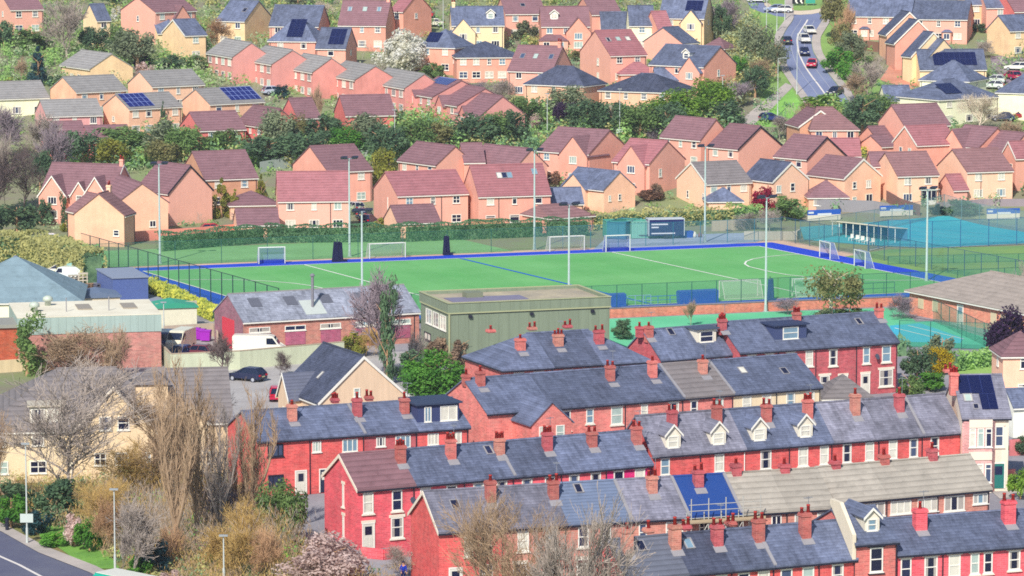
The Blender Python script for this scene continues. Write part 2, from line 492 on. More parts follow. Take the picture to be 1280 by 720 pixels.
def house(name, label, cat, loc, rotz, La, B, h, rise, s, wm, rm, hipA=0, hipB=0, ovA=.12, ovB=.12, ov=.28, gutter=BLACKP,
          verge=None, group=None, back=True, ridge=True, rtk=.13):
    """ridge along local x (a), span along y (b); visible eaves wall at b=0 facing s (-1 or +1); gable at a=0"""
    H = House(); H.root = thing(name, label, cat, loc, rotz, group)
    H.La, H.B, H.h, H.rise, H.s = La, B, h, rise, s
    sb = -s * B
    tan = rise / (B / 2)
    H.phi = math.atan(tan)
    # walls
    prof = [(0, -.6), (sb, -.6), (sb, h), (sb / 2, h + (0 if hipA else rise)), (0, h)]
    if hipA or hipB:
        prof = [(0, -.6), (sb, -.6), (sb, h), (0, h)]
    b = MB(); b.prism(prof, 'x', 0, La)
    if hipA and not hipB:
        b.poly([(La - .01, 0, h), (La - .01, sb, h), (La - .01, sb / 2, h + rise)], [(0, 1, 2)])
    if hipB and not hipA:
        b.poly([(.01, 0, h), (.01, sb, h), (.01, sb / 2, h + rise)], [(0, 1, 2)])
    H.wall = b.build('wall', wm, H.root)
    # roof
    zl = h - ov * tan
    k = rtk / math.cos(H.phi)
    e0, e1 = s * ov, sb - s * ov
    mid = sb / 2
    a0, a1 = -ovA, La + ovB
    r = MB()
    if hipA or hipB:
        if hipA: a0 = -ov
        if hipB: a1 = La + ov
        ra = (B / 2) * hipA if hipA else a0; rb = La - (B / 2) * hipB if hipB else a1
        if rb < ra: ra = rb = (ra + rb) / 2
        zt = h + rise + k
        zz = h - .06
        pts = [(a0, e0, zz), (a1, e0, zz), (a1, e1, zz), (a0, e1, zz), (ra, mid, zt), (rb, mid, zt),
               (a0, e0, zz - .12), (a1, e0, zz - .12), (a1, e1, zz - .12), (a0, e1, zz - .12)]
        r.poly(pts, [(0, 1, 5, 4), (1, 2, 5), (2, 3, 4, 5), (3, 0, 4), (6, 7, 1, 0), (7, 8, 2, 1), (8, 9, 3, 2), (9, 6, 0, 3), (9, 8, 7, 6)])
        H.hip = True
    else:
        for e in (e0, e1):
            r.prism([(e, zl), (mid, h + rise), (mid, h + rise + k), (e, zl + k)], 'x', a0, a1)
        H.hip = False
    H.roof = r.build('roof', rm, H.root)
    if ridge:
        rb_ = MB()
        if H.hip: rb_.tube((ra, mid, h + rise + k + .01), (rb, mid, h + rise + k + .01), .11, n=5)
        else: rb_.tube((a0 + .02, mid, h + rise + k), (a1 - .02, mid, h + rise + k), .12, n=5)
        rb_.build('ridge_tiles', rm, H.roof)
    H.mid, H.k, H.ov, H.tan, H.sb = mid, k, ov, tan, sb
    # gutter boards
    g = MB()
    gz = (h - .2 if H.hip else zl - .02)
    g.box(a0 + .02, a1 - .02, min(e0, e0 - s * .1), max(e0, e0 - s * .1), gz - .13, gz + .02)
    if H.hip and hipA: g.box(a0, a0 + .1, min(e0 - s * .1, e1), max(e0 - s * .1, e1), gz - .13, gz + .02)
    g.build('gutter', gutter, H.root)
    if verge is not None and not hipA:
        v = MB()
        for e in (e0, e1):
            v.prism([(e, zl - .12), (mid, h + rise - .12 - .02), (mid, h + rise + k + .02), (e, zl + k + .02)], 'x', a0 - .06, a0 - .004)
        v.build('bargeboard', verge, H.root)
    H.eave_rz = 0 if s < 0 else math.pi
    FOOT.append((loc[0], loc[1], math.cos(rotz), math.sin(rotz), La, min(0, sb), max(0, sb)))
    return H

def ewin(H, a, z, w, h, style='cross', fm=None, sur=None, off=.0):
    y = H.s * (.005 + off)
    o = window(H.root, (a, y, z), H.eave_rz, w, h, style, fm)
    if sur: surround(H.root, (a, y, z), H.eave_rz, w, h, sur)
    return o
def gwin(H, f, z, w, h, style='cross', fm=None, sur=None):
    """window in the visible gable, f = fraction of the span from the near corner"""
    b = H.sb * f
    o = window(H.root, (-.005, b, z), -math.pi / 2, w, h, style, fm)
    if sur: surround(H.root, (-.005, b, z), -math.pi / 2, w, h, sur)
    return o
def onroof(H, a, t):
    """point on the visible slope and rotation of something lying on it"""
    p = Vector((a, H.sb / 2 * t, H.h + H.rise * t + H.k + .03))
    return p, ((H.phi, 0, 0) if H.s < 0 else (H.phi, 0, math.pi))
def skylight(H, a, t, w=.8, l=1.1):
    p, r = onroof(H, a, t)
    fm = shared(('skf', w, l), lambda: MB().box(-w/2, w/2, -l/2, -l/2 + .08, -.05, .06).box(-w/2, w/2, l/2 - .08, l/2, -.05, .06).box(-w/2, -w/2 + .08, -l/2 + .08, l/2 - .08, -.05, .06).box(w/2 - .08, w/2, -l/2 + .08, l/2 - .08, -.05, .06).mesh('skylight', LEAD))
    pm = shared(('skp', w, l), lambda: MB().poly([(-w/2 + .06, -l/2 + .06, .03), (w/2 - .06, -l/2 + .06, .03), (w/2 - .06, l/2 - .06, .03), (-w/2 + .06, l/2 - .06, .03)], [(0, 1, 2, 3)]).mesh('pane', GLASS))
    o = place('skylight', fm, H.root, p, r); place('pane', pm, o)
def solar(H, a0, a1, t0, t1, black=False):
    p, r = onroof(H, a0 if H.s < 0 else a1, t0)
    L = a1 - a0; W = (t1 - t0) * (H.B / 2) / math.cos(H.phi)
    n = max(1, round(L)); m = max(1, round(W / 1.65))
    b = MB().box(0, n, 0, m * 1.65, .03, .09)
    o = b.build('solar_panel', m_solar_black() if black else m_solar(), H.root, p, r)
    o.scale = (L / n, W / (m * 1.65), 1)
def roofchim(H, a, wm, t=.85, w=.7, d=.6, up=1.0, pots=2):
    w *= .80
    zt = H.h + H.rise + up
    c = chimney(H.root, (a, H.sb / 2 * t, 0), w, d, H.h + H.rise * t - .6, zt, wm, pots)
    return c
def dormer(H, a, t, w=1.5, wh=1.25, rise=.65, wallm=None, roofm=None, verge=WHITE, flat=False, wins=1, fm=None, ww=None):
    """window housing on the visible slope; its own frame looks outwards along -y"""
    y = H.sb / 2 * t; z = H.h + H.rise * t
    d = (wh + (0.1 if flat else rise)) / H.tan
    o = MB()
    dw = min(d, wh / H.tan)
    o.box(-w / 2, w / 2, 0, dw, -.3, wh)
    if not flat: o.prism([(-w / 2, wh), (w / 2, wh), (0, wh + rise)], 'y', 0, dw)
    D = o.build('dormer', wallm or WHITE, H.root, (a, y, z), (0, 0, H.eave_rz))
    rf = MB()
    if flat:
        rf.box(-w / 2 - .25, w / 2 + .25, -.3, d + .2, wh + .004, wh + .16)
    else:
        e = .16; kk = .09
        for sg in (-1, 1):
            rf.prism([(sg * (w / 2 + e), wh - e * rise / (w / 2)), (0, wh + rise), (0, wh + rise + kk), (sg * (w / 2 + e), wh - e * rise / (w / 2) + kk)], 'y', -.18, d)
    rf.build('dormer_roof', roofm or H.roof.data.materials[0], D)
    if verge is not None and not flat:
        vb = MB()
        for sg in (-1, 1):
            vb.prism([(sg * (w / 2 + .18), wh - .18 * rise / (w / 2) - .1), (0, wh + rise - .1), (0, wh + rise + .11), (sg * (w / 2 + .18), wh - .18 * rise / (w / 2) + .11)], 'y', -.24, -.19)
        vb.build('bargeboard', verge, D)
    n = wins
    for i in range(n):
        x = (i - (n - 1) / 2) * (w / n) if n > 1 else 0
        f, p_ = win_meshes(ww[i] if ww else min(w - .25, (w / n) - .2 if n > 1 else w * .7), wh - .3, 'pair' if n > 1 else 'sash', fm or WHITE)
        place('window', f, D, (x, -.005, .12))
        place('pane', p_, D, (x, -.005, .12))
    return D
def front_gable(H, a, w, proj, hw, rise, wallm, roofm=None, verge=None, wins=(), name='front_gable', back=None):
    """cross gable standing out of the visible eaves wall"""
    back = H.B * .5 if back is None else back
    o = MB().prism([(-w / 2, -.6), (w / 2, -.6), (w / 2, hw), (0, hw + rise), (-w / 2, hw)], 'y', -proj, back - .1)
    D = o.build(name, wallm, H.root, (a, 0, 0), (0, 0, H.eave_rz))
    rf = MB(); e = .25; kk = .13
    for sg in (-1, 1):
        rf.prism([(sg * (w / 2 + e), hw - e * rise / (w / 2)), (0, hw + rise), (0, hw + rise + kk), (sg * (w / 2 + e), hw - e * rise / (w / 2) + kk)], 'y', -proj - .15, back)
    rf.build('gable_roof', roofm or H.roof.data.materials[0], D)
    if verge is not None:
        vb = MB()
        for sg in (-1, 1):
            vb.prism([(sg * (w / 2 + e), hw - e * rise / (w / 2) - .14), (0, hw + rise - .14), (0, hw + rise + kk + .02), (sg * (w / 2 + e), hw - e * rise / (w / 2) + kk + .02)], 'y', -proj - .22, -proj - .155)
        vb.build('bargeboard', verge, D)
    for (x, z, ww, hh, st) in wins:
        f, p_ = win_meshes(ww, hh, st, WHITE)
        place('window', f, D, (x, -proj - .005, z)); place('pane', p_, D, (x, -proj - .005, z))
    return D
def extension(H, a, w, proj, hw, rise, wallm, roofm, hip=True, off=0.0):
    """single storey part in front of the eaves wall with a lean-to or hipped roof"""
    o = MB().box(-w / 2, w / 2, -proj, -.01, -.6, hw)
    D = o.build('extension', wallm, H.root, (a, 0, 0), (0, 0, H.eave_rz))
    rf = MB(); e = .2
    i = min(w * .25, proj * .8) if hip else 0
    rf.poly([(-w / 2 - e, -proj - e, hw), (w / 2 + e, -proj - e, hw), (w / 2 + e, -.005, hw), (-w / 2 - e, -.005, hw), (-w / 2 - (0 if hip else e) + i, -.006, hw + rise), (w / 2 + (0 if hip else e) - i, -.006, hw + rise)],
            [(0, 1, 5, 4), (1, 2, 5), (3, 0, 4), (3, 2, 1, 0), (2, 3, 4, 5)])
    rf.build('extension_roof', roofm, D)
    n = max(1, int(w / 2.2))
    for k in range(n):
        f, p_ = win_meshes(1.2, 1.15, 'pair', WHITE)
        lc = ((k + .5) * w / n - w / 2, -proj - .005, .95)
        place('window', f, D, lc); place('pane', p_, D, lc)
    return D
def downpipe(H, a, top=None, mat=None):
    t = (top or H.h)
    MB().tube((a, H.s * .07, 0), (a, H.s * .07, t), .05, n=5).build('downpipe', mat or BLACKP, H.root)

# ------------------------------------------------------------------ placing houses from what the photo shows
WALL = dict(salmon='#dd9a85', orange='#ebb293', tan='#ecc499', cream='#f6dfba', red='#d65a58', pink='#d99a96', brown='#c48f72', rose='#d2716a',
            rred='#e25c66', darkred='#b8565c', chim='#b3605a', brick='#c67e70', crow='#d87a72', stone='#d8bc98', white='#f3ead6', purpleb='#8f5f78', magenta='#d8286e', srose='#cd887e')
ROOF = dict(purple='#88656b', pink='#a66d72', rust='#8f6a6b', slate='#606880', dslate='#4c5268', grey='#94918f', stonegrey='#7f7878',
            beige='#aaa296', bluegrey='#6b7690', pgrey='#7b7a88')
def wallm(w, brick=False): return m_wall(WALL[w], brick)
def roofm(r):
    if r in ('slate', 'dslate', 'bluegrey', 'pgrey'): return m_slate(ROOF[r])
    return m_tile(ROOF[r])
WARN = []
LOOKUP = {}
def solve(pxL, pxC, pyC, pxR, apY, kind, th, h, depth=8.0):
    """lengths, span, rise and heading that put corner, far corners and ridge where the photo shows them"""
    c = P(pxC, pyC, h)
    def trial(thd):
        t = R(thd)
        u = (math.cos(t), math.sin(t)); v = (-math.sin(t), math.cos(t))
        Lu = march(c, u, pxR); Lv = march(c, v, pxL)
        if kind.endswith('L'): La, B, s, rz, e, q = Lu, Lv, -1, t, u, v
        else: La, B, s, rz, e, q = Lv, Lu, 1, t + math.pi / 2, v, u
        return La, B, s, rz, e, q
    def riseof(B, La, e, q):
        ins = 0 if not kind.startswith('h') else min(B / 2, abs(La) / 2)
        ax, ay = c[0] + q[0] * B / 2 + e[0] * ins, c[1] + q[1] * B / 2 + e[1] * ins
        return zat(ax, ay, apY) - c[2]
    bmin = 2.4 if h < 3.3 else 4.6
    lo, hi = (.36, .75) if kind.startswith('h') else (.48, .95)
    for k in range(61):
        thd = th + (k + 1) // 2 * (1 if k % 2 else -1)
        if not 2 <= thd <= 88: continue
        La, B, s, rz, e, q = trial(thd)
        if not (bmin < B < 13.5 and 2.4 < La < 32): continue
        rise = riseof(B, La, e, q)
        if lo <= rise / (B / 2) <= hi: return (c[0], c[1], c[2] - h), rz, La, B, rise, s
    La, B, s, rz, e, q = trial(th)
    La = min(max(La, 3.0), 34)
    tn = .55 if kind.startswith('h') else .7
    b0, b1 = 2.4, 16.0
    for _ in range(40):
        m = (b0 + b1) / 2
        if riseof(m, La, e, q) < tn * m / 2: b1 = m
        else: b0 = m
    WARN.append(('fallback', pxC, pyC, 'B', round(B, 1), '->', round(b0, 1), 'La', round(La, 1)))
    B = b0; rise = tn * B / 2
    return (c[0], c[1], c[2] - h), rz, La, B, rise, s

WST = ['pair', 'cross', 'pair', 'trans']
def auto_windows(H, rng, storeys=2, style=None, ground=True, every=3.0, skip=(), door_at=None, w=1.15, hh=1.15):
    n = max(1, int(H.La / every))
    st = style or rng.choice(WST)
    for i in range(n):
        if i in skip: continue
        a = H.La * (i + .5) / n
        ww = w if i != n // 2 or n < 3 else w * .65
        if storeys >= 2: ewin(H, a, H.h - .35 - hh, ww, hh, st)
        if storeys >= 3: ewin(H, a, H.h - 3.0 - hh, ww, hh, st)
        if ground:
            if door_at is not None and i == door_at: door(H.root, (a, H.s * .005, 0), H.eave_rz, DOORS[(i + int(H.La * 10)) % len(DOORS)])
            else: ewin(H, a, .9, min(1.7, w * 1.35), 1.2, 'triple' if st == 'pair' else st)

GRP_FAR = 'houses on the hillside estate'
def bg(label, pxL, pxC, pyC, pxR, apY, kind, th, w, r, h=5.1, cat='house', name='brick_house', win=True, gw=None, st=2, verge=None, gut=None,
       style=None, sky=(), sol=None, solb=False, chim=None, dorm=(), fg=(), ext=(), hA=1, hB=1, ground_w=True, every=3.0, hw=1.15, bw=1.15, door_at=None, grp=GRP_FAR, depth=8.0, key=None, bm=False, pipe=None):
    loc, rz, La, B, rise, s = solve(pxL, pxC, pyC, pxR, apY, kind, th, h, depth)
    hip = kind.startswith('h')
    H = house(name, label, cat, loc, rz, La, B, h, rise, s, wallm(w), roofm(r), hipA=hA if hip else 0, hipB=hB if hip else 0,
              gutter=(WHITE if gut is None else BLACKP), verge=verge, group=grp)
    rng = random.Random(pxC * 131 + int(pyC * 7))
    if win: auto_windows(H, rng, st, style, ground_w, every, door_at=door_at, w=bw, hh=hw)
    for (f, z, ww, h2) in (gw if gw is not None else ([(.45, h - 1.5, .8, 1.0)] if st > 1 and rng.random() < .6 else [])):
        gwin(H, f, z, ww, h2, 'pair' if ww > .9 else 'sash')
    for (f, t) in sky: skylight(H, La * f, t, .9, 1.2)
    if sol: solar(H, La * sol[0], La * sol[1], sol[2], sol[3], solb)
    if chim is not None:
        for f in (chim if isinstance(chim, (list, tuple)) else [chim]): roofchim(H, La * f, wallm(w), 1.0, .75, .6, 1.0, 2)
    for f in dorm: dormer(H, La * f, .32, 1.5, 1.25, .6, WHITE)
    for g in fg:
        f, wd, pr, hwid, ri = g[:5]
        wn = g[5] if len(g) > 5 else ((0, hwid - 1.35, min(1.5, wd * .45), 1.2, 'triple'), (0, .9, min(1.7, wd * .5), 1.2, 'triple'))
        front_gable(H, La * f, wd, pr, hwid, ri, wallm(w), None, verge, wn)
    for g in ext:
        f, wd, pr, hwid, ri = g[:5]
        extension(H, La * f, wd, pr, hwid, ri, wallm(g[5] if len(g) > 5 else w), roofm(g[6] if len(g) > 6 else r))
    downpipe(H, La * (pipe if pipe is not None else .97))
    if key: LOOKUP[key] = H
    return H
# ------------------------------------------------------------------ hillside estate, far to near
B_ = bg
# --- top left
B_('salmon brick house with purple roof in the top left corner of the photo', -8, 13, 12, 54, -6, 'L', 15, 'salmon', 'purple', every=2.6)
B_('brick house with dark slate roof half hidden behind the tall bare tree, top left', 104, 121, 25, 138, 6, 'L', 45, 'tan', 'slate')
B_('big salmon house with wide plain gable and small cross gable, top edge', 151, 194, 15, 245, -3, 'L', 25, 'salmon', 'purple', h=6.2, st=2, fg=[(.62, 4.2, .5, 4.6, 2.6)], gw=[(.5, 4.2, .7, 1.1)])
B_('tan house with white edged gable and grey slate roof among bare trees', 203, 231, 44, 258, 25, 'L', 25, 'tan', 'slate', verge=WHITE, gw=[], ext=[])
B_('slate roofed garage beside the tan house with white edged gable', 192, 197, 41, 212, 26, 'L', 20, 'tan', 'slate', h=2.6, cat='garage', name='garage', win=False)
B_('tan house with blue grey slate roof and skylight, end gable facing right, top edge', 271, 306, 26, 341, 2, 'R', 62, 'tan', 'slate', sky=[(.25, .5)])
B_('dark end-on brick house with grey slate roof just behind the solar roofed pair', 337, 398, 32, 412, 8, 'R', 66, 'salmon', 'slate')
B_('salmon house with tall dark solar panels on the left of a pair', 336, 394, 51, 410, 25, 'hR', 66, 'salmon', 'slate', h=4.9, sol=(.30, .64, .12, .98), solb=True, hA=.7, hB=.7)
B_('salmon house with stepped dark solar panels on the right of a pair', 395, 432, 60, 446, 36, 'R', 66, 'salmon', 'slate', h=4.6, sol=(.1, .62, .12, .92), solb=True)
B_('tall salmon brick house with three roof lights in its purple roof and end chimney', 423, 482, 31, 494, 2, 'R', 66, 'salmon', 'purple', sky=[(.2, .62), (.5, .62), (.82, .62)], chim=[.04], style='cross')
B_('salmon gable ended house with purple roof above the parked red car', 490, 504, 14, 514, -8, 'R', 55, 'salmon', 'pink', h=6)
B_('tan house with grey slate roof, one white dormer and a front gable', 562, 565, 31, 630, 9, 'L', 8, 'tan', 'slate', dorm=[.75], fg=[(.21, 4.6, .7, 3.6, 2.6)], chim=[.05], depth=9)
B_('hip roofed salmon house with solar panels right of the white blossom tree', 522, 568, 59, 592, 37, 'hR', 58, 'salmon', 'slate', h=5.2, sol=(.5, .85, .2, .75), solb=True, every=3.4, chim=None)
B_('wide salmon house under a shallow dark slate hip roof behind the white garden room', 562, 571, 71, 652, 52, 'hL', 6, 'salmon', 'dslate', every=2.2, style='cross', h=4.8)
B_('purple roofed salmon house at the top edge above the tan dormer house', 620, 632, 17, 681, -2, 'L', 8, 'salmon', 'purple', sky=[(.5, .5)])
B_('salmon house with white dormer, large window gable and low purple lean-to roof', 674, 677, 32, 737, 9, 'L', 5, 'salmon', 'purple', dorm=[.27], fg=[(.76, 4.6, .9, 3.9, 2.7)], ext=[(.24, 5.4, 1.6, 2.3, 1.1)], depth=9)
B_('salmon house with broad purple roof cut by the top edge, behind the dormer house', 718, 740, 18, 777, -3, 'L', 12, 'salmon', 'purple', fg=[])
B_('low slate roofed building with a wide white front at the upper centre', 748, 752, 37, 789, 16, 'L', 8, 'white', 'slate', h=2.8, st=1, depth=8)
B_('pale house with slate roof wedged behind the low white fronted building', 783, 787, 31, 818, 8, 'L', 8, 'cream', 'slate', depth=8)
B_('small salmon gabled house with pink roof below the solar roofed tall tan house', 804, 824, 40, 842, 15, 'L', 35, 'salmon', 'pink', h=4.4)
B_('tall tan house with two solar arrays on slate roof and a white garden room', 824, 880, 22, 892, -6, 'R', 72, 'tan', 'slate', h=6, sol=(.08, .45, .25, .7), solb=True, fg=[(.28, 4.0, .6, 5.0, 2.4)])
B_('salmon brick gable with slate roof running away to the right, upper centre right', 805, 853, 54, 872, 35, 'L', 48, 'salmon', 'slate', h=4.2, gw=[])
B_('brick house with slate roof, little white dormer, window gable and tall end gable', 812, 880, 83, 920, 59, 'R', 52, 'salmon', 'slate', h=5.6, dorm=[.42], fg=[(.22, 4.4, .8, 4.6, 2.6)], gw=[(.45, 3.6, .7, 1.2)])
B_('big square brick house with purple roof and three roof lights at upper centre', 725, 763, 69, 808, 39, 'L', 25, 'salmon', 'pink', h=5.4, sky=[(.2, .6), (.48, .62), (.75, .62)], gw=[(.4, 3.3, .8, 1.3), (.4, .8, .8, 1.2)], style='cross')
B_('purple roofed brick house with three roof lights, behind the left pyramid roof', 635, 690, 89, 716, 59, 'R', 62, 'salmon', 'purple', sky=[(.15, .55), (.5, .55), (.8, .55)], chim=[.06], h=5)
B_('hip roofed brick house with dark slate pyramid roof, left one of the two', 656, 729, 107, 757, 84, 'hR', 60, 'orange', 'dslate', h=4.8, every=3.4)
B_('hip roofed brick house with dark slate pyramid roof, right one beside the bright shrubs', 749, 839, 115, 870, 93, 'hR', 64, 'orange', 'dslate', h=4.8, every=3.2, style='cross')
B_('low purple roofed garage behind the right hip roofed house', 768, 776, 92, 824, 79, 'hL', 10, 'salmon', 'pink', h=2.5, cat='garage', name='garage', win=False)
B_('low slate roofed garage tucked behind the right hip roofed house', 815, 820, 100, 852, 86, 'L', 10, 'orange', 'slate', h=2.5, cat='garage', name='garage', win=False)
B_('small hip roofed garage with purple tiles by the tall tan end wall', 878, 905, 60, 920, 48, 'hR', 50, 'salmon', 'purple', h=2.5, cat='garage', name='garage', win=False)
# --- cream and grey bungalows, left
B_('cream bungalow with grey tiled roof and wide gable facing right', 76, 113, 86, 166, 68, 'R', 30, 'tan', 'grey', h=3.4, cat='bungalow', name='bungalow', st=1, gw=[(.4, .8, 1.0, 1.0)], fg=[])
B_('tan house with plain grey tiled roof behind the solar roofed one, left', 63, 95, 115, 158, 97, 'L', 22, 'orange', 'grey', h=4.8, style='trans', gw=[(.4, 2.2, .7, .8)])
B_('tan house with plain grey tiled roof, right of the first grey roofed one', 160, 190, 108, 255, 90, 'L', 22, 'orange', 'grey', h=4.6, style='triple', gw=[(.5, 2.0, .7, .8)])
B_('tan house with blue solar panels on the left half of its grey roof', 129, 161, 136, 227, 119, 'L', 22, 'orange', 'grey', h=5.0, sol=(.03, .50, .05, .98), style='trans', gw=[(.6, 2.5, .8, .9)], every=2.4)
B_('tan house with a wide blue solar array, behind the purple roofed terrace', 228, 262, 130, 330, 112, 'L', 22, 'orange', 'grey', h=4.8, sol=(.42, .98, .1, .96), gw=[(.4, 2.0, .9, .8)])
B_('long low pale house with grey roof at the left edge', -40, -20, 124, 61, 104, 'L', 15, 'cream', 'grey', h=3.6, style='triple', st=1)
B_('grey roofed house with pink panelled front near the left edge', 44, 58, 145, 128, 126, 'L', 16, 'pink', 'grey', h=4.4, style='triple')
B_('low purple roofed house beneath the grey roofed pink panelled one, left', 50, 66, 176, 110, 153, 'L', 16, 'rose', 'purple', h=3.2, st=1)
B_('low house with purple roof hidden by the green trees, right of the coping lines', 100, 112, 177, 165, 158, 'L', 16, 'rose', 'purple', h=3.0, st=1)
B_('red gabled house with purple roof and white windows above the tree belt, left', 225, 250, 163, 307, 141, 'L', 22, 'rose', 'purple', h=4.2, style='triple')
B_('purple roofed house with red gable facing right, beside the birch', 296, 330, 158, 372, 137, 'R', 32, 'rose', 'purple', h=4.4)
B_('purple roofed house behind the birch with a steep gable end', 351, 372, 147, 400, 124, 'L', 30, 'rose', 'purple', h=4.6)
B_('low purple roofed house behind a bare shrub, left of centre in the tree belt', 418, 432, 144, 494, 120, 'L', 16, 'rose', 'purple', h=3.8, st=1)
# --- grey roofed semis stepping down
semis = 'grey roofed semis stepping down the hill'
for i, (a, c, cy, r, ap) in enumerate(((259, 291, 71, 337, 54), (307, 340, 80, 391, 63), (357, 391, 90, 437, 73), (407, 444, 99.5, 494, 83), (461, 506, 110, 554, 93))):
    B_('grey roofed semis with red end gable, ' + ('uppermost of the five stepping down the hill', 'second from the top of five stepping down', 'middle one of five stepping down the hill', 'fourth from the top of five stepping down', 'lowest of five stepping down the hill')[i],
       a, c, cy, r, ap, 'R', 24, 'srose', 'grey', h=5.0, cat='semis', name='semi_detached_house', style='triple', every=3.2, hw=1.35, bw=1.7, gw=[], grp=semis)
st2 = 'purple roofed houses stepping down the hill'
B_('purple roofed house with a strip of blue solar panels along its ridge', 512, 541, 121, 612, 101, 'R', 26, 'srose', 'purple', h=4.8, sol=(.15, .85, .62, .98), fg=[(.8, 3.0, .6, 4.6, 1.6)], grp=st2, gw=[])
B_('purple roofed house in the middle of the stepped group with a small gable', 545, 572, 132, 640, 111, 'R', 26, 'srose', 'purple', h=4.8, fg=[(.7, 3.0, .6, 4.4, 1.7)], grp=st2, gw=[])
B_('purple roofed house at the right end of the stepped group, wide red gable', 570, 600, 145, 656, 121, 'R', 26, 'srose', 'purple', h=4.8, fg=[(.6, 3.0, .6, 4.4, 1.7)], grp=st2, gw=[])
# --- top right
B_('long brick terrace house with slate roof, left half, beside the main road trees', 1057, 1138, 20.5, 1146, 0, 'R', 80, 'salmon', 'slate', h=4.8, every=3, style='cross', ext=[(.7, 1.8, .8, 2.3, .5)])
B_('long brick terrace house with slate roof, right half, with two small porches', 1138, 1209, 24, 1217, 2, 'R', 80, 'salmon', 'slate', h=4.8, every=3, style='cross', ext=[(.35, 1.8, .8, 2.3, .5)])
k_ = 'gable fronted slate roofed houses in a staggered row'
B_('rearmost of the staggered gable fronted houses with slate roof, mostly hidden gable', 1099, 1109, 43, 1164, 16, 'R', 6, 'orange', 'dslate', h=5, grp=k_, win=False, verge=WHITE, gw=[])
B_('second staggered gable fronted house, broad salmon gable with pale verge', 1108, 1119, 54, 1175, 26, 'R', 6, 'salmon', 'dslate', h=5, grp=k_, win=False, verge=WHITE, gw=[])
B_('third staggered gable fronted house with tan gable and dark slate roof', 1128, 1140, 70, 1192, 41, 'R', 6, 'tan', 'dslate', h=5, grp=k_, win=False, verge=WHITE, gw=[])
B_('front house of the staggered row, directly behind the large blue solar roof', 1146, 1158, 75, 1200, 50, 'R', 8, 'tan', 'slate', h=4.6, grp=k_, win=False, gw=[])
B_('slate roofed house with one very large blue solar array', 1141, 1150, 86, 1233, 63, 'L', 5, 'tan', 'slate', h=3.4, sol=(.22, .87, .12, .82), solb=True, st=1)
B_('cream hip roofed house at the back of the slate hip roof group, upper right', 1150, 1211, 101, 1233, 77, 'hR', 60, 'cream', 'slate', h=4.4, win=False)
B_('cream hip roofed house with blue solar array behind the pale bare tree', 1121, 1174, 124, 1249, 100, 'hL', 35, 'cream', 'slate', h=5, sol=(.18, .45, .2, .75), solb=True, every=4.2)
B_('low cream annexe with slate roof left of the hip roofed house with solar array', 1098, 1107, 125, 1140, 108, 'L', 25, 'cream', 'slate', h=3, st=1)
B_('cream house with slate hip roof at the right edge, above the parked cars', 1246, 1292, 116, 1320, 90, 'hR', 66, 'cream', 'slate', h=5, win=False)
B_('tan house with slate roof and broad gable beside the parked white car', 1234, 1262, 38, 1305, 20, 'L', 28, 'tan', 'slate', h=5.2, gw=[])
B_('tan house with slate roof at the top edge, right of the long brick terrace', 1206, 1209, 5, 1232, -14, 'L', 8, 'tan', 'slate', h=5)
B_('salmon house with slate roof at the top edge near the right corner', 1230, 1233, 9, 1268, -10, 'L', 8, 'salmon', 'slate', h=5)
B_('red brick house with purple roof in the top right corner', 1262, 1268, 14, 1300, -14, 'L', 20, 'rose', 'purple', h=5)
# --- third row, right
B_('purple hip roofed house with a patterned brick chimney gable beside the road bend', 1006, 1014, 161.5, 1073, 135, 'hL', 8, 'salmon', 'rust', h=4.9, hA=.3, hB=.8, style='pair', every=2.4)
B_('narrow brick gable with white verge peeping through the bare shrubs', 983, 1000, 158, 1009, 139, 'R', 12, 'brown', 'purple', h=4.8, win=False, verge=WHITE, gw=[])
B_('low purple roofed wing in front of the hip roofed house by the road bend', 1036, 1041, 194, 1076, 174, 'L', 8, 'salmon', 'pink', h=3.2, win=False, cat='garage', name='garage')
B_('twin gabled garage, rear half, with purple roof beside the clipped yellow hedge', 1073, 1097, 175, 1117, 159, 'L', 25, 'salmon', 'purple', h=2.6, cat='garage', name='garage', win=False, gw=[])
B_('twin gabled garage, front half, with purple roof beside the clipped yellow hedge', 1075, 1102, 183, 1121, 170, 'L', 25, 'salmon', 'purple', h=2.6, cat='garage', name='garage', win=False, gw=[])
B_('salmon gabled house with broad purple roof in front of the pale bare tree', 1098, 1131, 157.5, 1187, 132, 'L', 25, 'salmon', 'purple', h=5, gw=[])
B_('salmon house with white edged gable holding two tall white windows', 1117, 1146, 181, 1196, 158.5, 'L', 25, 'salmon', 'pink', h=5, verge=WHITE, gw=[(.3, 2.7, .9, 1.6), (.68, 2.7, .9, 1.6)], win=False)
B_('salmon house with plain pink gable and purple roof behind, its end gable facing right', 1184, 1224, 184, 1268, 160.5, 'R', 40, 'salmon', 'purple', h=5, fg=[(.75, 5.2, .7, 4.6, 3.0, ())], win=False, gw=[])
B_('purple roofed house at the right edge behind the white edged pale gable', 1232, 1262, 190, 1300, 167, 'R', 40, 'salmon', 'purple', h=5, win=False, gw=[])
B_('salmon house with white edged pale gable at the right edge', 1252, 1269.5, 197, 1312, 178, 'L', 20, 'salmon', 'pink', h=5.4, verge=WHITE, gw=[(.3, 3.2, .8, 1.1)], every=3.4)
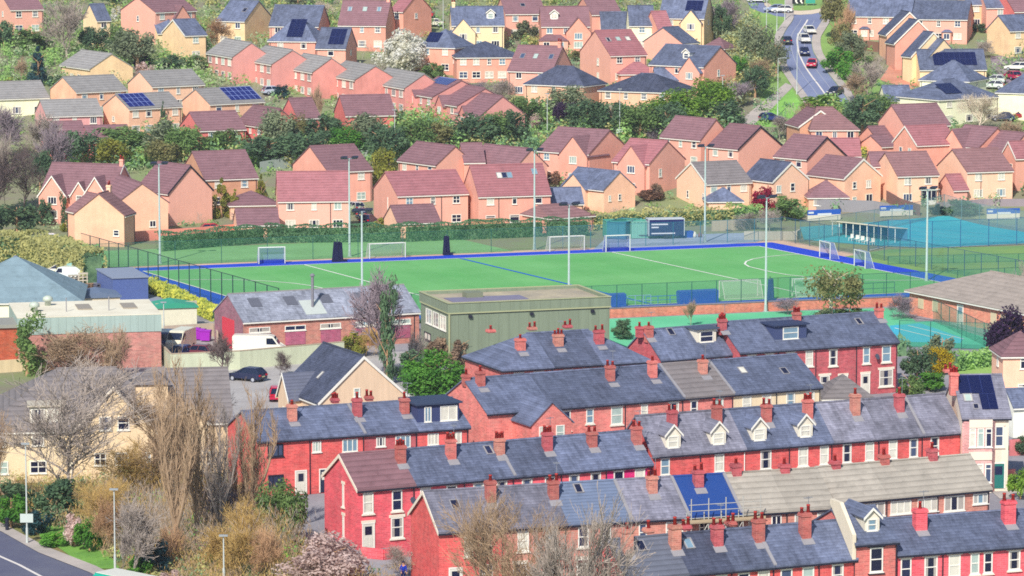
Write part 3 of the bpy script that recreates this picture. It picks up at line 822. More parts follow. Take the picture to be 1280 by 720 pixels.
# --- third row, middle
B_('salmon house with black edged gable and purple roof, behind the tan slate roofed bungalow', 885, 923, 186, 977, 158.5, 'R', 42, 'salmon', 'purple', h=5, verge=BLACKP, gw=[], style='trans')
B_('salmon house with purple roof and white windows below the bright green shrubs', 826, 876, 174.5, 913, 150, 'R', 42, 'salmon', 'purple', h=5, gw=[], style='sash')
B_('salmon house with dark edged gable behind the white gabled tan house with patio doors', 968, 1009, 198.5, 1057, 172, 'R', 42, 'salmon', 'purple', h=5, verge=BLACKP, gw=[], style='trans')
B_('brick house with window gable and purple roof beside the purple leaved shrub', 673, 736.5, 192, 786, 163.5, 'R', 52, 'salmon', 'purple', h=5.4, fg=[(.28, 5.6, .5, 5.0, 3.0)], style='cross', gw=[], every=2.6)
B_('pink brick house with window gable standing right of the similar one', 766, 812, 204, 856, 177, 'R', 52, 'salmon', 'pink', h=5.4, fg=[(.45, 5.2, .5, 5.0, 3.0)], gw=[(.3, 3.0, .8, 1.3)], win=False)
B_('purple roofed house above the white conservatory gable, centre left', 498, 545.5, 206, 592, 183.5, 'R', 36, 'salmon', 'purple', h=5, gw=[], style='sash')
B_('purple roofed house glimpsed between two others, centre', 572, 580, 202, 606, 180, 'L', 14, 'salmon', 'purple', h=5, win=False)
B_('wide purple roofed house behind the pink roofed one with skylights', 586, 644, 210, 684, 187, 'R', 40, 'salmon', 'purple', h=5, win=False, gw=[])
B_('tall salmon house with purple roof and stacked small windows behind the left goal', 366, 410, 214.5, 465, 183.5, 'L', 28, 'salmon', 'purple', h=5.6, gw=[], style='cross', every=3.6)
B_('brown brick house with broad purple roof behind the golden conifers', 226, 256, 224, 322, 190.5, 'L', 20, 'brown', 'purple', h=5, gw=[], style='sash')
B_('tan slate roofed bungalow with small end windows and a cross gable', 703, 755, 237, 794, 215.5, 'R', 40, 'orange', 'slate', h=3.8, st=1, ground_w=False, gw=[(.18, 1.9, .5, .9), (.5, 1.9, .6, 1.0)], fg=[(.66, 5.6, .6, 3.6, 2.2, ())])
B_('slate roofed garage in front of the tan bungalow', 683, 690, 254, 729, 236, 'L', 14, 'orange', 'slate', h=2.6, cat='garage', name='garage', win=False)
B_('tan gabled house with white verge and grey brown tiled roof', 846, 883, 229.5, 939, 204, 'L', 25, 'orange', 'stonegrey', h=4.4, verge=WHITE, gw=[(.62, 1.6, .7, 1.2), (.1, 1.9, .5, .9)], style='trans', every=2.6, ground_w=False)
B_('tan house with dark slate roof and white edged gable by the crimson tree', 929, 967, 226.5, 1010, 204, 'R', 36, 'orange', 'dslate', h=4.8, verge=WHITE, gw=[(.55, 3.0, .9, 1.3), (.15, 2.9, 1.0, 1.2)], win=False)
B_('low grey slate roofed garage in front of the tan gabled house', 880, 886, 251, 928, 236, 'hL', 10, 'orange', 'slate', h=2.6, cat='garage', name='garage', win=False)
# --- front row, left
B_('brick house with three white edged front gables and a chimney', 51, 140, 243, 169, 207, 'R', 72, 'salmon', 'purple', h=4.8, verge=WHITE, gw=[], win=False, chim=[.02],
   fg=[(.80, 4.6, 1.0, 4.4, 3.0), (.45, 2.6, .3, 4.6, 1.9, ((0, 3.4, 1.0, 1.1, 'cross'),)), (.2, 4.2, .9, 4.4, 3.0)])
B_('salmon house end on with wide plain gable and purple roof', 112, 145, 255, 210, 230, 'R', 20, 'orange', 'purple', h=4.6, win=False, gw=[(.7, .9, 1.0, 1.0)])
B_('big plain salmon gable with purple roof, left of the golden conifers', 171, 211, 241, 265, 208, 'R', 26, 'salmon', 'purple', h=5.2, verge=BLACKP, win=False, gw=[])
B_('hip roofed purple garage behind the golden conifers', 281, 288, 256, 347, 239, 'hL', 5, 'orange', 'purple', h=2.4, cat='garage', name='garage', win=False)
B_('low purple roofed garage left of the flat fronted house', 292, 297, 281, 349, 262, 'L', 5, 'orange', 'purple', h=2.2, cat='garage', name='garage', win=False)
B_('flat fronted house with broad pink purple roof behind the far left goal', 345, 348, 250.5, 437, 216, 'L', 4, 'salmon', 'pink', h=5.1, gw=[], style='pair', every=2.8, pipe=.73)
B_('salmon house with pink purple roof and garage wing, behind the white net goal', 467, 497, 244.5, 585, 216, 'L', 20, 'salmon', 'pink', h=5.3, gw=[(.4, 2.2, .3, 2.4)], style='cross', every=3.2, pipe=.62)
B_('garage with purple roof in front of the salmon house, behind the hedge', 480, 497, 278.5, 550, 258, 'L', 20, 'orange', 'purple', h=2.3, cat='garage', name='garage', win=False, gw=[])
B_('salmon house with bright pink roof, triple roof light and patio doors', 578, 598, 244.5, 688, 208, 'L', 18, 'salmon', 'pink', h=5.2, gw=[], style='trans', every=3.2, sky=[(.36, .62), (.43, .62), (.50, .62), (.86, .72)], pipe=.28)
B_('little gabled sun room with purple roof beside the pink roofed house', 653, 688, 272, 742, 256, 'hL', 14, 'salmon', 'rust', h=2.5, cat='garden room', name='garden_room', win=False, hA=.1, hB=.6)
# --- front row, right
B_('tan house with white edged gable, four small windows and patio doors', 1010, 1056, 222.5, 1101, 199.5, 'R', 36, 'orange', 'purple', h=4.9, verge=WHITE, win=False,
   gw=[(.27, 3.1, .8, 1.1), (.66, 3.1, 1.0, 1.2), (.27, .9, .9, .9), (.68, .1, 1.4, 2.0)])
B_('low purple roofed garage with two windows beside the white gabled tan house', 1005, 1011, 246, 1060, 227, 'hL', 6, 'orange', 'purple', h=2.3, cat='garage', name='garage', st=1)
B_('orange gabled house with purple roof behind the blue sports court, left of two', 1091, 1122, 219.5, 1173, 191.5, 'L', 18, 'orange', 'rust', h=5, gw=[], style='pair', every=2.9, pipe=.3)
B_('orange gabled house with purple roof behind the blue sports court, right of two', 1172, 1209, 214.5, 1266, 187.5, 'L', 18, 'orange', 'rust', h=5, gw=[], style='pair', every=2.9, pipe=.3)
B_('purple roofed house squeezed behind the left orange gabled one', 1082, 1090, 207, 1112, 191, 'L', 16, 'salmon', 'purple', h=5, win=False, gw=[])
B_('low lean-to garage with pink roof between the two orange gabled houses', 1172, 1192, 237, 1210, 219, 'L', 20, 'salmon', 'pink', h=2.6, cat='garage', name='garage', win=False, gw=[])
# orange house end on with twisted ridge: gable faces the camera, ridge runs away to the right
H = bg('orange brick house end on with one small white window in its gable', 93, 155, 269, 168, 243, 'L', 76, 'orange', 'rust', h=4.7, win=False, gw=[(.16, 1.6, .9, .9), (.2, -.6, .1, .1)][:1], chim=[.95])
H = bg('low purple roofed wing left of the orange end on house', 84, 110, 268, 125, 247, 'R', 30, 'orange', 'rust', h=4.6, win=False, gw=[])
# ------------------------------------------------------------------ terraces
STONEW = m_plain('#f3e6d2', 0.8, 0.2, 0.9, 0.08, name='painted_stone')
def wm_(w): return m_wall(WALL[w], True)
ROWS = {}
def row(key, desc, e0, e1, ridge, h, parties, houses, w='red', r='slate', hipA=0, hipB=0, B=None, gut=BLACKP, up=.75, storeys=2, ground_f=True, grp=None, depthmin=6.2, uw=1.0, uh=1.6, fm=None, chim_w=.95, ends=True):
    c0, c1 = P(e0[0], e0[1], h), P(e1[0], e1[1], h)
    d = (c1 - c0); th = math.atan2(d.y, d.x); e = (math.cos(th), math.sin(th)); n = (-e[1], e[0])
    if B is None:
        half = march(c0, n, ridge[0]); Bv = min(max(2 * half, depthmin), 10.5)
        if abs(Bv - 2 * half) > .01: WARN.append(('rowB', key, round(2 * half, 2)))
        ax, ay = c0.x + n[0] * Bv / 2, c0.y + n[1] * Bv / 2
    else:
        Bv = B; L = (c1 - c0).length
        ax, ay = c0.x + e[0] * L / 2 + n[0] * Bv / 2, c0.y + e[1] * L / 2 + n[1] * Bv / 2
    rise = zat(ax, ay, ridge[1]) - h
    lo, hi = Bv / 2 * .45, Bv / 2 * 1.0
    if not lo < rise < hi: WARN.append(('rowrise', key, 'B', round(Bv, 1), 'tan', round(rise / (Bv / 2), 2)))
    rise = min(max(rise, lo), hi)
    ts = [march(c0, e, p) for p in parties]
    out = []
    for i, q in enumerate(houses):
        a, b = ts[i], ts[i + 1]
        loc = (c0.x + e[0] * a, c0.y + e[1] * a, 0)
        first, last = i == 0, i == len(houses) - 1
        W = b - a - .006
        hw = q.get('w', w); wm = wm_(hw) if hw not in ('cream', 'white') else m_render(WALL[hw])
        rm = q.get('rm') or roofm(q.get('r', r))
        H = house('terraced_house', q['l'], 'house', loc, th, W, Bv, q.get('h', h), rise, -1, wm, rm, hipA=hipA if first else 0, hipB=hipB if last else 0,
                  ovA=.15 if first and ends else 0.0, ovB=.15 if last and ends else 0.0, gutter=gut, group=grp or desc, verge=q.get('verge'))
        H.key = key
        sur = q.get('sur', STONEW)
        for (f, ww, hh) in q.get('ups', ((.26, uw, uh), (.74, uw, uh))):
            ewin(H, W * f, h - .42 - hh, ww, hh, q.get('st', 'sash'), q.get('fm', fm), sur)
        if q.get('ground', ground_f):
            for (f, ww, hh) in q.get('gs', ((.72, 1.15, 1.6),)):
                ewin(H, W * f, .8, ww, hh, q.get('st', 'sash'), q.get('fm', fm), sur)
            if q.get('door', .25):
                a_ = W * q.get('door', .25)
                door(H.root, (a_, -.005, .12), 0, DOORS[q.get('dc', i) % len(DOORS)], .95, 2.1)
                if sur: surround(H.root, (a_, -.005, .12), 0, .95, 2.15, sur, False)
        for ch in q.get('ch', ((1.0, .66, 3),)):
            f, t, pots = ch[:3]
            cw = m_wall(WALL[ch[3] if len(ch) > 3 else ('chim', 'rose', 'darkred', 'chim', 'brick')[(i * 3 + len(key) + int(e0[0])) % 5]], True)
            roofchim(H, W * f - (.0 if f < 1 else .3), cw, t, chim_w if t < 1 else chim_w * .8, .7, q.get('up', up) + ((i * 7 + int(e0[0])) % 5 - 2) * .09 if t < 1 else .55, pots)
            if (i + len(key)) % 2 == 0 and t < .95:
                me = shared('aerial', lambda: MB().tube((0, 0, 0), (0, 0, 1.7), .025, n=4).tube((-.45, -.1, 1.6), (.5, .1, 1.6), .02, n=4).tube((.3, -.25, 1.6), (.3, .35, 1.6), .016, n=4).tube((.05, -.25, 1.6), (.05, .3, 1.6), .016, n=4).tube((-.2, -.3, 1.6), (-.2, .25, 1.6), .016, n=4).mesh('aerial', m_metal('#8f939c')))
                place('aerial', me, H.root, (W * f - (.0 if f < 1 else .3) + .3, H.sb / 2 * t, h + rise + q.get('up', up) - .3), (0, 0, i * 1.1))
            if t < .95:
                p, rr = onroof(H, W * f - (.3 if f >= 1 else 0), t - .2)
                place('flashing', shared('flash', lambda: MB().box(-.5, .5, -.28, .42, -.03, .0).mesh('flashing', LEAD)), H.root, p, rr)
        for (f, t) in q.get('sky', ()): skylight(H, W * f, t, .75, 1.1)
        for dm in q.get('dorm', ()): dormer(H, W * dm[0], dm[1], dm[2], dm[3], dm[4], m_render(WALL['white']) , rm, WHITE)
        if q.get('cop'):
            cb = MB(); k = H.k
            cb.prism([(-.25, h - .25 * H.tan + k - .02), (Bv / 2, h + rise + k - .02), (Bv / 2, h + rise + k + .1), (-.25, h - .25 * H.tan + k + .1)], 'x', W - .16, W + .1)
            cb.build('coping', LEAD, H.root)
        if q.get('pipe', 1): downpipe(H, W * q.get('pa', .97), None, q.get('pm'))
        if q.get('dish'):
            f, z = q['dish']
            dd = place('satellite_dish', shared('dish', lambda: MB().lathe([(.02, .0), (.2, .03), (.33, .1), (.34, .11)], 10).tube((0, 0, .02), (0, 0, .4), .02, n=4).tube((0, 0, .0), (0, .25, -.25), .025, n=4).mesh('satellite_dish', m_plain('#5a5f70', name='dish_paint'))), H.root, (W * f, -.3, z), (R(65), 0, R(20)))
        out.append(H)
    ROWS[key] = out
    return out

ORD = ['first', 'second', 'third', 'fourth', 'fifth', 'sixth', 'seventh', 'eighth']
# A: the nearest complete row on the left, red painted with a purple roofed end house
A = row('A', 'red terrace with a purple roofed end house', (447, 611), (814, 579), (426, 570), 5.3, [447, 519, 582, 643, 703, 759, 814], [
    dict(l='red painted end terrace with purple tiled roof, white door and long plain gable', w='rred', r='purple', ups=((.18, .95, 1.75), (.68, .95, 1.75)), gs=((.68, 1.15, 1.75),), door=.18, dc=0, dish=(.93, 3.9), verge=STONEW, sky=()),
    dict(l='red terraced house with blue slate roof, next to the purple roofed end house', w='rred', ups=((.2, 1.0, 1.7), (.72, 1.0, .8))),
    dict(l='red terraced house with slate roof and a small blue skylight high up', w='rred', sky=((.75, .75),), cop=1),
    dict(l='red terraced house with plain slate roof, fourth from the purple roofed end', w='rred'),
    dict(l='red terraced house with plain slate roof beside the magenta painted house', w='rred', ch=((1.0, .66, 2),)),
    dict(l='magenta painted terraced house at the right end of its row', w='magenta', ch=((1.0, .62, 2),)),
])
g = A[0]
for z, hh in ((3.3, 1.9), (.6, 1.9)):
    gwin(g, .42, z, .32, hh, 'trans', sur=STONEW)
# A2: behind, with dark dormer at its right end
A2 = row('A2', 'short red terrace with a dark box dormer', (322, 551), (586, 533), (303, 516), 5.3, [322, 389, 456, 522, 586], [
    dict(l='red end terrace with dark framed windows and slate roof, far left of its row', w='red', ups=((.33, 1.5, 1.15), ), gs=((.33, 1.5, 1.25),), st='triple', fm=BLACKP, sur=None, ch=((.82, .6, 1),), door=.8),
    dict(l='red terraced house with one small square window, second from its left end', w='red', ups=((.1, .85, 1.0), (.72, 1.5, 1.2)), st='triple', ch=((.85, 1.35, 3), (1.1, .6, 1)), sur=None, cop=1),
    dict(l='brown brick terraced house with slate roof left of the dark dormer', w='darkred', ups=((.3, .9, .9), (.72, 1.5, 1.2)), st='triple', ch=((.5, 1.35, 2), (1.0, .6, 1)), sur=None),
    dict(l='red terraced house with a wide dark slate box dormer', w='red', ups=((.3, 1.1, 1.1), (.72, 1.4, 1.2)), st='triple', ch=(), sur=None),
])
g = A2[3]
bd = dormer(g, g.La * .47, .2, g.La * .82, 1.75, .3, m_plain('#444d78', 0.8, 0.2, name='tile_hanging'), m_plain('#3c4a66', .8, name='felt'), None, True, 2, ww=(.7, 1.7))
# B: right, behind, with four white dormers
B = row('B', 'long red terrace with white dormers', (816, 568), (1203, 538), (795, 522), 5.6, [816, 877, 932, 988, 1041, 1100, 1154, 1202], [
    dict(l='red terraced house with white dormer at the left end of the dormer row', dorm=((.45, .10, 1.5, 1.35, .8),), r='pgrey', ups=((.25, .9, 1.5), (.3, .9, 1.5))[:1], ch=((.62, .66, 2), )),
    dict(l='red terraced house with white dormer, second in the dormer row', dorm=((.42, .10, 1.5, 1.35, .8),), r='pgrey', ups=((.4, .95, 1.6),), ch=((.6, .66, 2),), pm=WHITE),
    dict(l='red terraced house with white dormer and blue slate eaves, third in the dormer row', dorm=((.35, .12, 1.5, 1.35, .8),), r='slate', ups=((.45, 1.1, 1.7),), ch=((.72, .66, 2),), dish=(.85, 3.4)),
    dict(l='red terraced house with blue glazed white dormer, fourth in the dormer row', dorm=((.4, .12, 1.5, 1.35, .8),), r='slate', ups=((.3, 1.0, 1.7), (.8, .9, 1.7)), ch=((.68, .66, 3),)),
    dict(l='red terraced house without dormer, left of two plain slate houses in the dormer row', r='pgrey', ups=((.3, .9, 1.7), (.78, .9, 1.7)), ch=((.72, .66, 1),), uw=0) if False else dict(l='red terraced house without dormer, next to the last dormer', r='pgrey', ups=((.3, .9, 1.7), (.78, .9, 1.7)), ch=((.72, .66, 1),)),
    dict(l='red terraced house, last but one before the bay windowed house', r='pgrey', ups=((.3, .9, 1.7), (.78, .9, 1.7)), ch=((.72, .66, 1),), cop=1),
    dict(l='red terraced house touching the cream bay windowed house', r='pgrey', ups=((.3, .9, 1.7),), ch=()),
], grp='long red terrace with white dormers')
# bay windowed house with black solar roof
loc, rz, La, Bh, rise, s = solve(1186, 1203, 521, 1261, 479, 'L', 27, 7.0)
Hb = house('bay_windowed_house', 'cream and pink bay windowed end house with black solar panels and skylights', 'house', loc, rz, La, 8.2, 7.0, 3.1, -1, m_render('#f5e2cc'), m_slate(ROOF['pgrey']), gutter=BLACKP, ovB=.25)
solar(Hb, La * .04, La * .80, .52, .97, True); solar(Hb, La * .45, La * .80, .12, .51, True)
skylight(Hb, La * .2, .42, .9, 1.0); skylight(Hb, La * .33, .2, .55, .7)
roofchim(Hb, -.25, m_wall(WALL['rose'], True), .7, .9, .8, .6, 3)
roofchim(Hb, -.25, m_wall(WALL['rose'], True), 1.35, .8, .8, .5, 2)
def bay(H, a, w, d, z0, z1, wm, name='bay_window'):
    o = MB().prism([(-w / 2, -.005), (-w / 2 + .5, -d), (w / 2 - .5, -d), (w / 2, -.005)], 'x', 0, 1)
    b = MB(); pts = [(-w / 2, -.005), (-w / 2 + .5, -d), (w / 2 - .5, -d), (w / 2, -.005)]
    b.poly([(x, y, z0) for x, y in pts] + [(x, y, z1) for x, y in pts], [(0, 1, 5, 4), (1, 2, 6, 5), (2, 3, 7, 6), (4, 5, 6, 7), (3, 2, 1, 0)])
    D = b.build(name, wm, H.root, (a, 0, 0), (0, 0, H.eave_rz))
    return D
D1 = bay(Hb, La * .36, 3.1, .8, -.5, 6.6, m_wall(WALL['pink'], True))
for z in (1.0, 4.3):
    for x in (-.75, 0, .75):
        f, p_ = win_meshes(.62, 1.75, 'trans', WHITE); place('window', f, D1, (x, -.805, z)); place('pane', p_, D1, (x, -.805, z))
for z in (.05, 3.1, 6.1):
    MB().box(-1.08, 1.08, -.88, -.805, z, z + (.75 if z > .1 else .6)).build('stone_band', STONEW, D1)
ewin(Hb, La * .80, 4.2, .8, 1.9, 'sash', None, STONEW); door(Hb.root, (La * .8, -.005, .3), 0, m_plain('#2f7f78', .5, name='door_paint'), 1.0, 2.3)
# C: behind, long slate terrace
C = row('C', 'long slate roofed terrace with cream houses at its right end', (609, 516), (1026, 483), (581, 475), 5.4, [609, 690, 784, 855, 917, 972, 1026], [
    dict(l='red end terrace with tall gable chimney and a slate roofed wing at the front', w='crow', ups=(), ch=((.02, 1.0, 1), (.17, .8, 1)), ground=False),
    dict(l='red terraced house with three odd sized windows, right of the front wing', w='crow', ups=((.17, 1.2, 1.9), (.5, .8, 1.4), (.86, 1.25, 1.7)), ch=((.98, .66, 2),)),
    dict(l='red terraced house with slate roof and slim white windows, middle of the long row', w='crow', ups=((.3, .75, 1.3), (.82, 1.1, 1.5)), ch=((.72, .66, 1),), cop=1),
    dict(l='red terraced house with grey interlocking tiled roof between pale copings', w='crow', r='stonegrey', ups=((.2, .8, 1.6), (.7, 1.0, 1.6)), ch=((.7, .66, 1),), cop=1),
    dict(l='cream rendered terraced house with slate roof and pale roof vent', w='cream', ups=((.3, 1.0, 1.6), (.75, 1.0, 1.6)), ch=(), sky=((.55, .62),)),
    dict(l='cream rendered terraced house at the right end of the long slate row', w='cream', ups=((.3, 1.0, 1.6), (.75, 1.0, 1.6)), ch=(), sky=((.45, .5),)),
])
g = C[0]
front_gable(g, g.La * .70, 4.2, 4.0, 4.7, 1.9, wm_('crow'), m_slate(ROOF['slate']), None, ((-.9, 2.9, .9, 1.5, 'sash'), (.9, 2.9, .9, 1.5, 'sash')), 'front_wing')
# D: big hipped block with many chimneys
D = row('D', 'hip roofed block with six red chimneys', (630, 461.5), (813, 450), (700, 416), 5.6, [630, 692, 752, 813], [
    dict(l='left hipped end of the block with six chimneys, cream side wall', w='rose', ch=((.55, .55, 1), (.25, 1.3, 1)), ups=((.3, 1.2, 1.0), (.7, 1.2, 1.0)), sur=None),
    dict(l='middle house of the hip roofed block with six chimneys', w='rose', ch=((.35, .6, 3), (.1, 1.3, 2)), ups=((.3, 1.2, 1.0), (.7, 1.2, 1.0)), sur=None),
    dict(l='right hipped end of the block with six chimneys', w='rose', ch=((.2, .6, 2), (-.15, 1.3, 2)), ups=((.3, 1.2, 1.0), (.7, 1.2, 1.0)), sur=None),
], hipA=.9, hipB=.9, B=10.5, ground_f=False, up=.2, chim_w=1.2)
D[0].wall.data.materials[0] = m_wall(WALL['rose'], True)
# E1, E2: farthest terrace on the right
E1 = row('E1', 'lower left part of the far red terrace', (826, 449), (925, 441), (804, 414), 5.2, [826, 874, 925], [
    dict(l='dark red end terrace with slate roof at the left end of the far terrace', w='darkred', ch=((-.1, 1.0, 1, 'darkred'), (.05, .8, 1)), ups=((.5, 1.0, .8),), sky=((.65, .85),), ground=False),
    dict(l='dark red terraced house with pale square dormer under a flat dark roof', w='darkred', ch=((.95, .9, 3),), ups=((.5, 1.0, .8),), ground=False),
])
dormer(E1[1], E1[1].La * .36, .42, 2.4, 1.5, .3, m_render(WALL['white']), m_plain('#4f5d75', .8, name='felt'), None, True, 1)
E2 = row('E2', 'far red terrace with white quoins', (925, 440), (1122, 426.5), (900, 404), 5.6, [925, 974, 1021, 1072, 1122], [
    dict(l='dark red terraced house with plain slate roof, left of the far box dormer', w='darkred', ch=((-.05, .8, 4), ), ups=((.3, 1.0, 1.5), (.75, 1.0, 1.5))),
    dict(l='dark red terraced house with slate cheeked box dormer in the far terrace', w='darkred', ch=((.95, .9, 3),), ups=((.3, 1.0, 1.6), (.8, .9, 1.6))),
    dict(l='dark red terraced house with white stone windows beside the far box dormer', w='darkred', ch=(), ups=((.4, 1.0, 1.75),), gs=((.2, 1.2, 1.6),), door=.65, dc=0),
    dict(l='dark red end terrace with white bay window, right end of the far terrace', w='darkred', ch=((.98, .85, 2),), ups=((.22, .85, 1.75), (.72, 1.1, 1.75)), gs=((.72, 1.7, 1.8),), st='sash', door=.2, dc=0, dish=(.45, 4.1), sky=((.4, .7),)),
])
dormer(E2[1], E2[1].La * .45, .28, 3.9, 1.6, .3, m_plain('#4a5680', .8, name='slate_hanging'), m_plain('#3a4668', .8, name='felt'), None, True, 1, ww=(1.9,))
# F: near row with blue sheeted roof
BLUE = m_plain('#2c5098', 0.5, 0.3, 0.8, 0.15, name='roofing_membrane')
F = row('F', 'near terrace with a blue sheeted roof', (549, 664), (1043, 633), (531, 616), 5.3, [549, 630, 709, 789, 861, 927, 985, 1043], [
    dict(l='red end terrace with purple grey roof and skylight behind the bare twiggy tree', w='red', r='pgrey', sky=((.38, .6),), ch=((.95, .68, 1),), ups=((.45, .75, 1.8), (.72, .9, 1.6)), sur=None, verge=STONEW),
    dict(l='terraced house with purple grey roof mostly hidden behind bare branches', w='brick', r='pgrey', ch=((1.0, .66, 2),), ups=((.3, .95, 1.6), (.75, .95, 1.6))),
    dict(l='terraced house with smooth blue grey tiled roof and one skylight', w='brick', r='slate', rm=m_tile('#73809a', .2), ch=(), sky=((.38, .82),), ups=((.25, .9, 1.6), (.6, .9, 1.6)), cop=1),
    dict(l='terraced house with weathered grey roof left of the blue sheeted one', w='brick', r='pgrey', ch=((.55, .66, 2),), ups=((.2, .7, 1.5), (.75, 1.5, 1.4)), cop=1, sur=None),
    dict(l='terraced house under repair with bright blue sheeted roof and scaffolding', w='brick', rm=BLUE, ch=((.42, .75, 2),), ups=((.3, 1.0, 1.3), (.75, 1.0, 1.3)), cop=1, sur=None),
    dict(l='terraced house with beige tiled roof right of the blue sheeted one', w='brick', r='beige', ch=((.25, .98, 1, 'darkred'),), ups=((.3, 1.3, 1.3), (.75, .9, 1.3)), st='pair', sur=None),
    dict(l='terraced house with beige tiled roof, lower than the beige row beside it', w='brick', r='beige', ch=((.3, .98, 1, 'darkred'),), ups=((.3, 1.3, 1.3), (.75, 1.0, 1.3)), st='pair', sur=None),
])
F2 = row('F2', 'beige tiled row in front of the bay windowed house', (1045, 626.5), (1237, 609.5), (1020, 586), 5.2, [1045, 1110, 1174, 1237], [
    dict(l='beige tiled house at the left of three with patchy roof tiles', w='brick', r='beige', ch=((.35, .98, 1, 'darkred'),), ups=((.25, 1.7, 1.15), (.72, 2.2, 1.15)), st='triple', sur=None),
    dict(l='beige tiled house in the middle of three with patchy roof tiles', w='brick', r='beige', ch=((.3, .98, 1),), ups=((.25, 2.0, 1.15), (.78, 2.0, 1.15)), st='triple', sur=None),
    dict(l='beige tiled house at the right of three with patchy roof tiles', w='brick', r='beige', ch=((.25, .98, 1, 'darkred'),), ups=((.3, 2.0, 1.3), (.82, 1.5, .9)), st='triple', sur=None),
])
# G: nearest row, cut by the lower edge
G = row('G', 'nearest terrace at the bottom of the photo', (783, 722.5), (1069, 696.5), (762, 677), 5.4, [783, 860, 916, 968, 1025, 1069], [
    dict(l='nearest terrace house with lined grey roof tiles and pale green skylight', w='red', rm=m_tile('#666a78', .3, con=.4), sky=((.45, .75),), ch=((.2, .66, 1), (.98, .66, 1), (.75, 1.35, 1))),
    dict(l='nearest terrace house with dark slate roof and long pale skylight', w='red', r='dslate', sky=((.3, .7),), ch=((1.0, .66, 2), (.5, 1.35, 2))),
    dict(l='nearest terrace house with plain slate roof between two tall chimneys', w='red', ch=((1.0, .66, 2), (.55, 1.35, 2)), cop=1),
    dict(l='nearest terrace house with white window, two left of the tall brick front', w='red', ch=((1.02, .66, 2), )),
    dict(l='nearest terrace house with slate roof touching the tall brick front', w='red', ch=(), ups=((.5, 1.0, 1.7),)),
], up=1.0)
G2 = row('G2', 'tall fronted house', (1069, 679.5), (1122, 675.5), (1040, 646), 6.5, [1069.6, 1121.5], [
    dict(l='tall brick fronted house with white gabled dormer, bottom right', w='rose', r='slate', ch=(), dorm=((.55, .28, 1.25, 1.25, .6),), ups=((.5, 1.1, 1.9),), sur=BLACKP)])
MB().prism([(-.1, 5.3), (3.9, 8.9), (3.9, 9.3), (2.2, 9.3), (-.1, 7.2)], 'x', -.32, -.01).build('party_wall', m_render('#e9dcc4'), G2[0].root)
G3 = row('G3', 'nearest terrace, right part', (1122, 692), (1400, 672), (1098, 651), 5.4, [1122, 1180, 1290, 1400], [
    dict(l='red terraced house with white lintels right of the tall brick front', w='rred', ch=((.75, .66, 1, 'rred'),), ups=((.18, .9, 1.7), (.72, 1.1, 1.7)), chw=1),
    dict(l='red terraced house with ivy by its window in the lower right corner', w='rred', ch=((.88, .66, 2, 'rred'),), ups=((.12, 1.0, 1.7), (.35, .75, 1.6), (.5, .75, 1.6), (.8, 1.0, 1.5))),
    dict(l='red terraced house cut off by the right edge at the bottom', w='rred', ch=()),
], up=1.0, chim_w=1.2)

# ------------------------------------------------------------------ other buildings
# cream house with slate roof
Hc = bg('cream rendered house with large slate roof and gable facing right, in the car park', 351, 400, 503, 509, 447, 'R', 25, 'cream', 'dslate', h=3.6, win=False, gw=[(.42, 3.9, .7, .9)], verge=WHITE, grp='', bm=True)
Hc.wall.data.materials[0] = m_render('#f2d3b2')
front_gable(Hc, Hc.La * .62, 3.0, 1.3, 3.4, 2.2, m_render('#f2d3b2'), m_tile('#6a6e80', .3), WHITE, ((.2, .3, .8, 2.0, 'sash'),), 'porch')
skylight(Hc, Hc.La * .45, .42, .5, 1.0)
# brick workshop
Hw = bg('long brick workshop with grey roof, red loading door and metal flue', 268, 304, 402, 524, 369, 'L', 20, 'brown', 'grey', h=3.75, cat='workshop', name='workshop', win=False, gw=[], grp='')
Hw.wall.data.materials[0] = m_wall('#b8776a', True); Hw.roof.data.materials[0] = m_slate('#8b8f9c')
gwl = MB().poly([(-.02, .02 * Hw.sb / abs(Hw.sb), 0), (-.02, Hw.sb * .99, 0), (-.02, Hw.sb * .99, Hw.h), (-.02, Hw.sb / 2, Hw.h + Hw.rise - .05), (-.02, .02 * Hw.sb / abs(Hw.sb), Hw.h)], [(0, 1, 2, 3, 4)]).build('gable_wall', m_wall('#94626e', True), Hw.root)
MB().box(-2.0, 2.0, -.12, -.025, 0, 3.5).build('loading_door', m_plain('#f0485a', .6, name='door_paint'), Hw.root, (-.005, Hw.sb * .5, 0), (0, 0, -math.pi / 2))
MB().box(-.6, .6, -.14, -.025, .0, 2.0).build('door', m_plain('#e0304a', .6, name='door_paint'), Hw.root, (-.005, Hw.sb * .12, 0), (0, 0, -math.pi / 2))
for i in range(5):
    a = Hw.La * (.05 + .2 * i) + .9
    o = ewin(Hw, a, 2.35, 2.6, .62, 'pair')
    MB().box(-1.25, 1.25, -.06, .0, .7, 2.24).build('infill_panel', m_wall('#a5566c', True), Hw.root, (a, -.005, 0))
    p, rr = onroof(Hw, a + .6, .62)
    place('roof_light', shared('rl', lambda: MB().box(-.7, .7, -.9, .9, -.04, .03).mesh('roof_light', m_plain('#6e707c', .5, name='rooflight'))), Hw.root, p, rr)
p, rr = onroof(Hw, Hw.La * .42, .35)
MB().box(-1.3, 1.3, -1.6, 1.4, -.03, .02).build('roof_patch', m_plain('#cfd6cf', .6, name='flashing_sheet'), Hw.root, p, rr)
MB().tube((p.x, p.y, p.z - .3), (p.x, p.y, p.z + 3.6), .17, n=10).lathe([(.17, p.z + 3.6), (.3, p.z + 3.62), (.3, p.z + 3.75), (.05, p.z + 3.95)], 10, (p.x, p.y)).build('flue', m_metal('#8d8a92'), Hw.root)

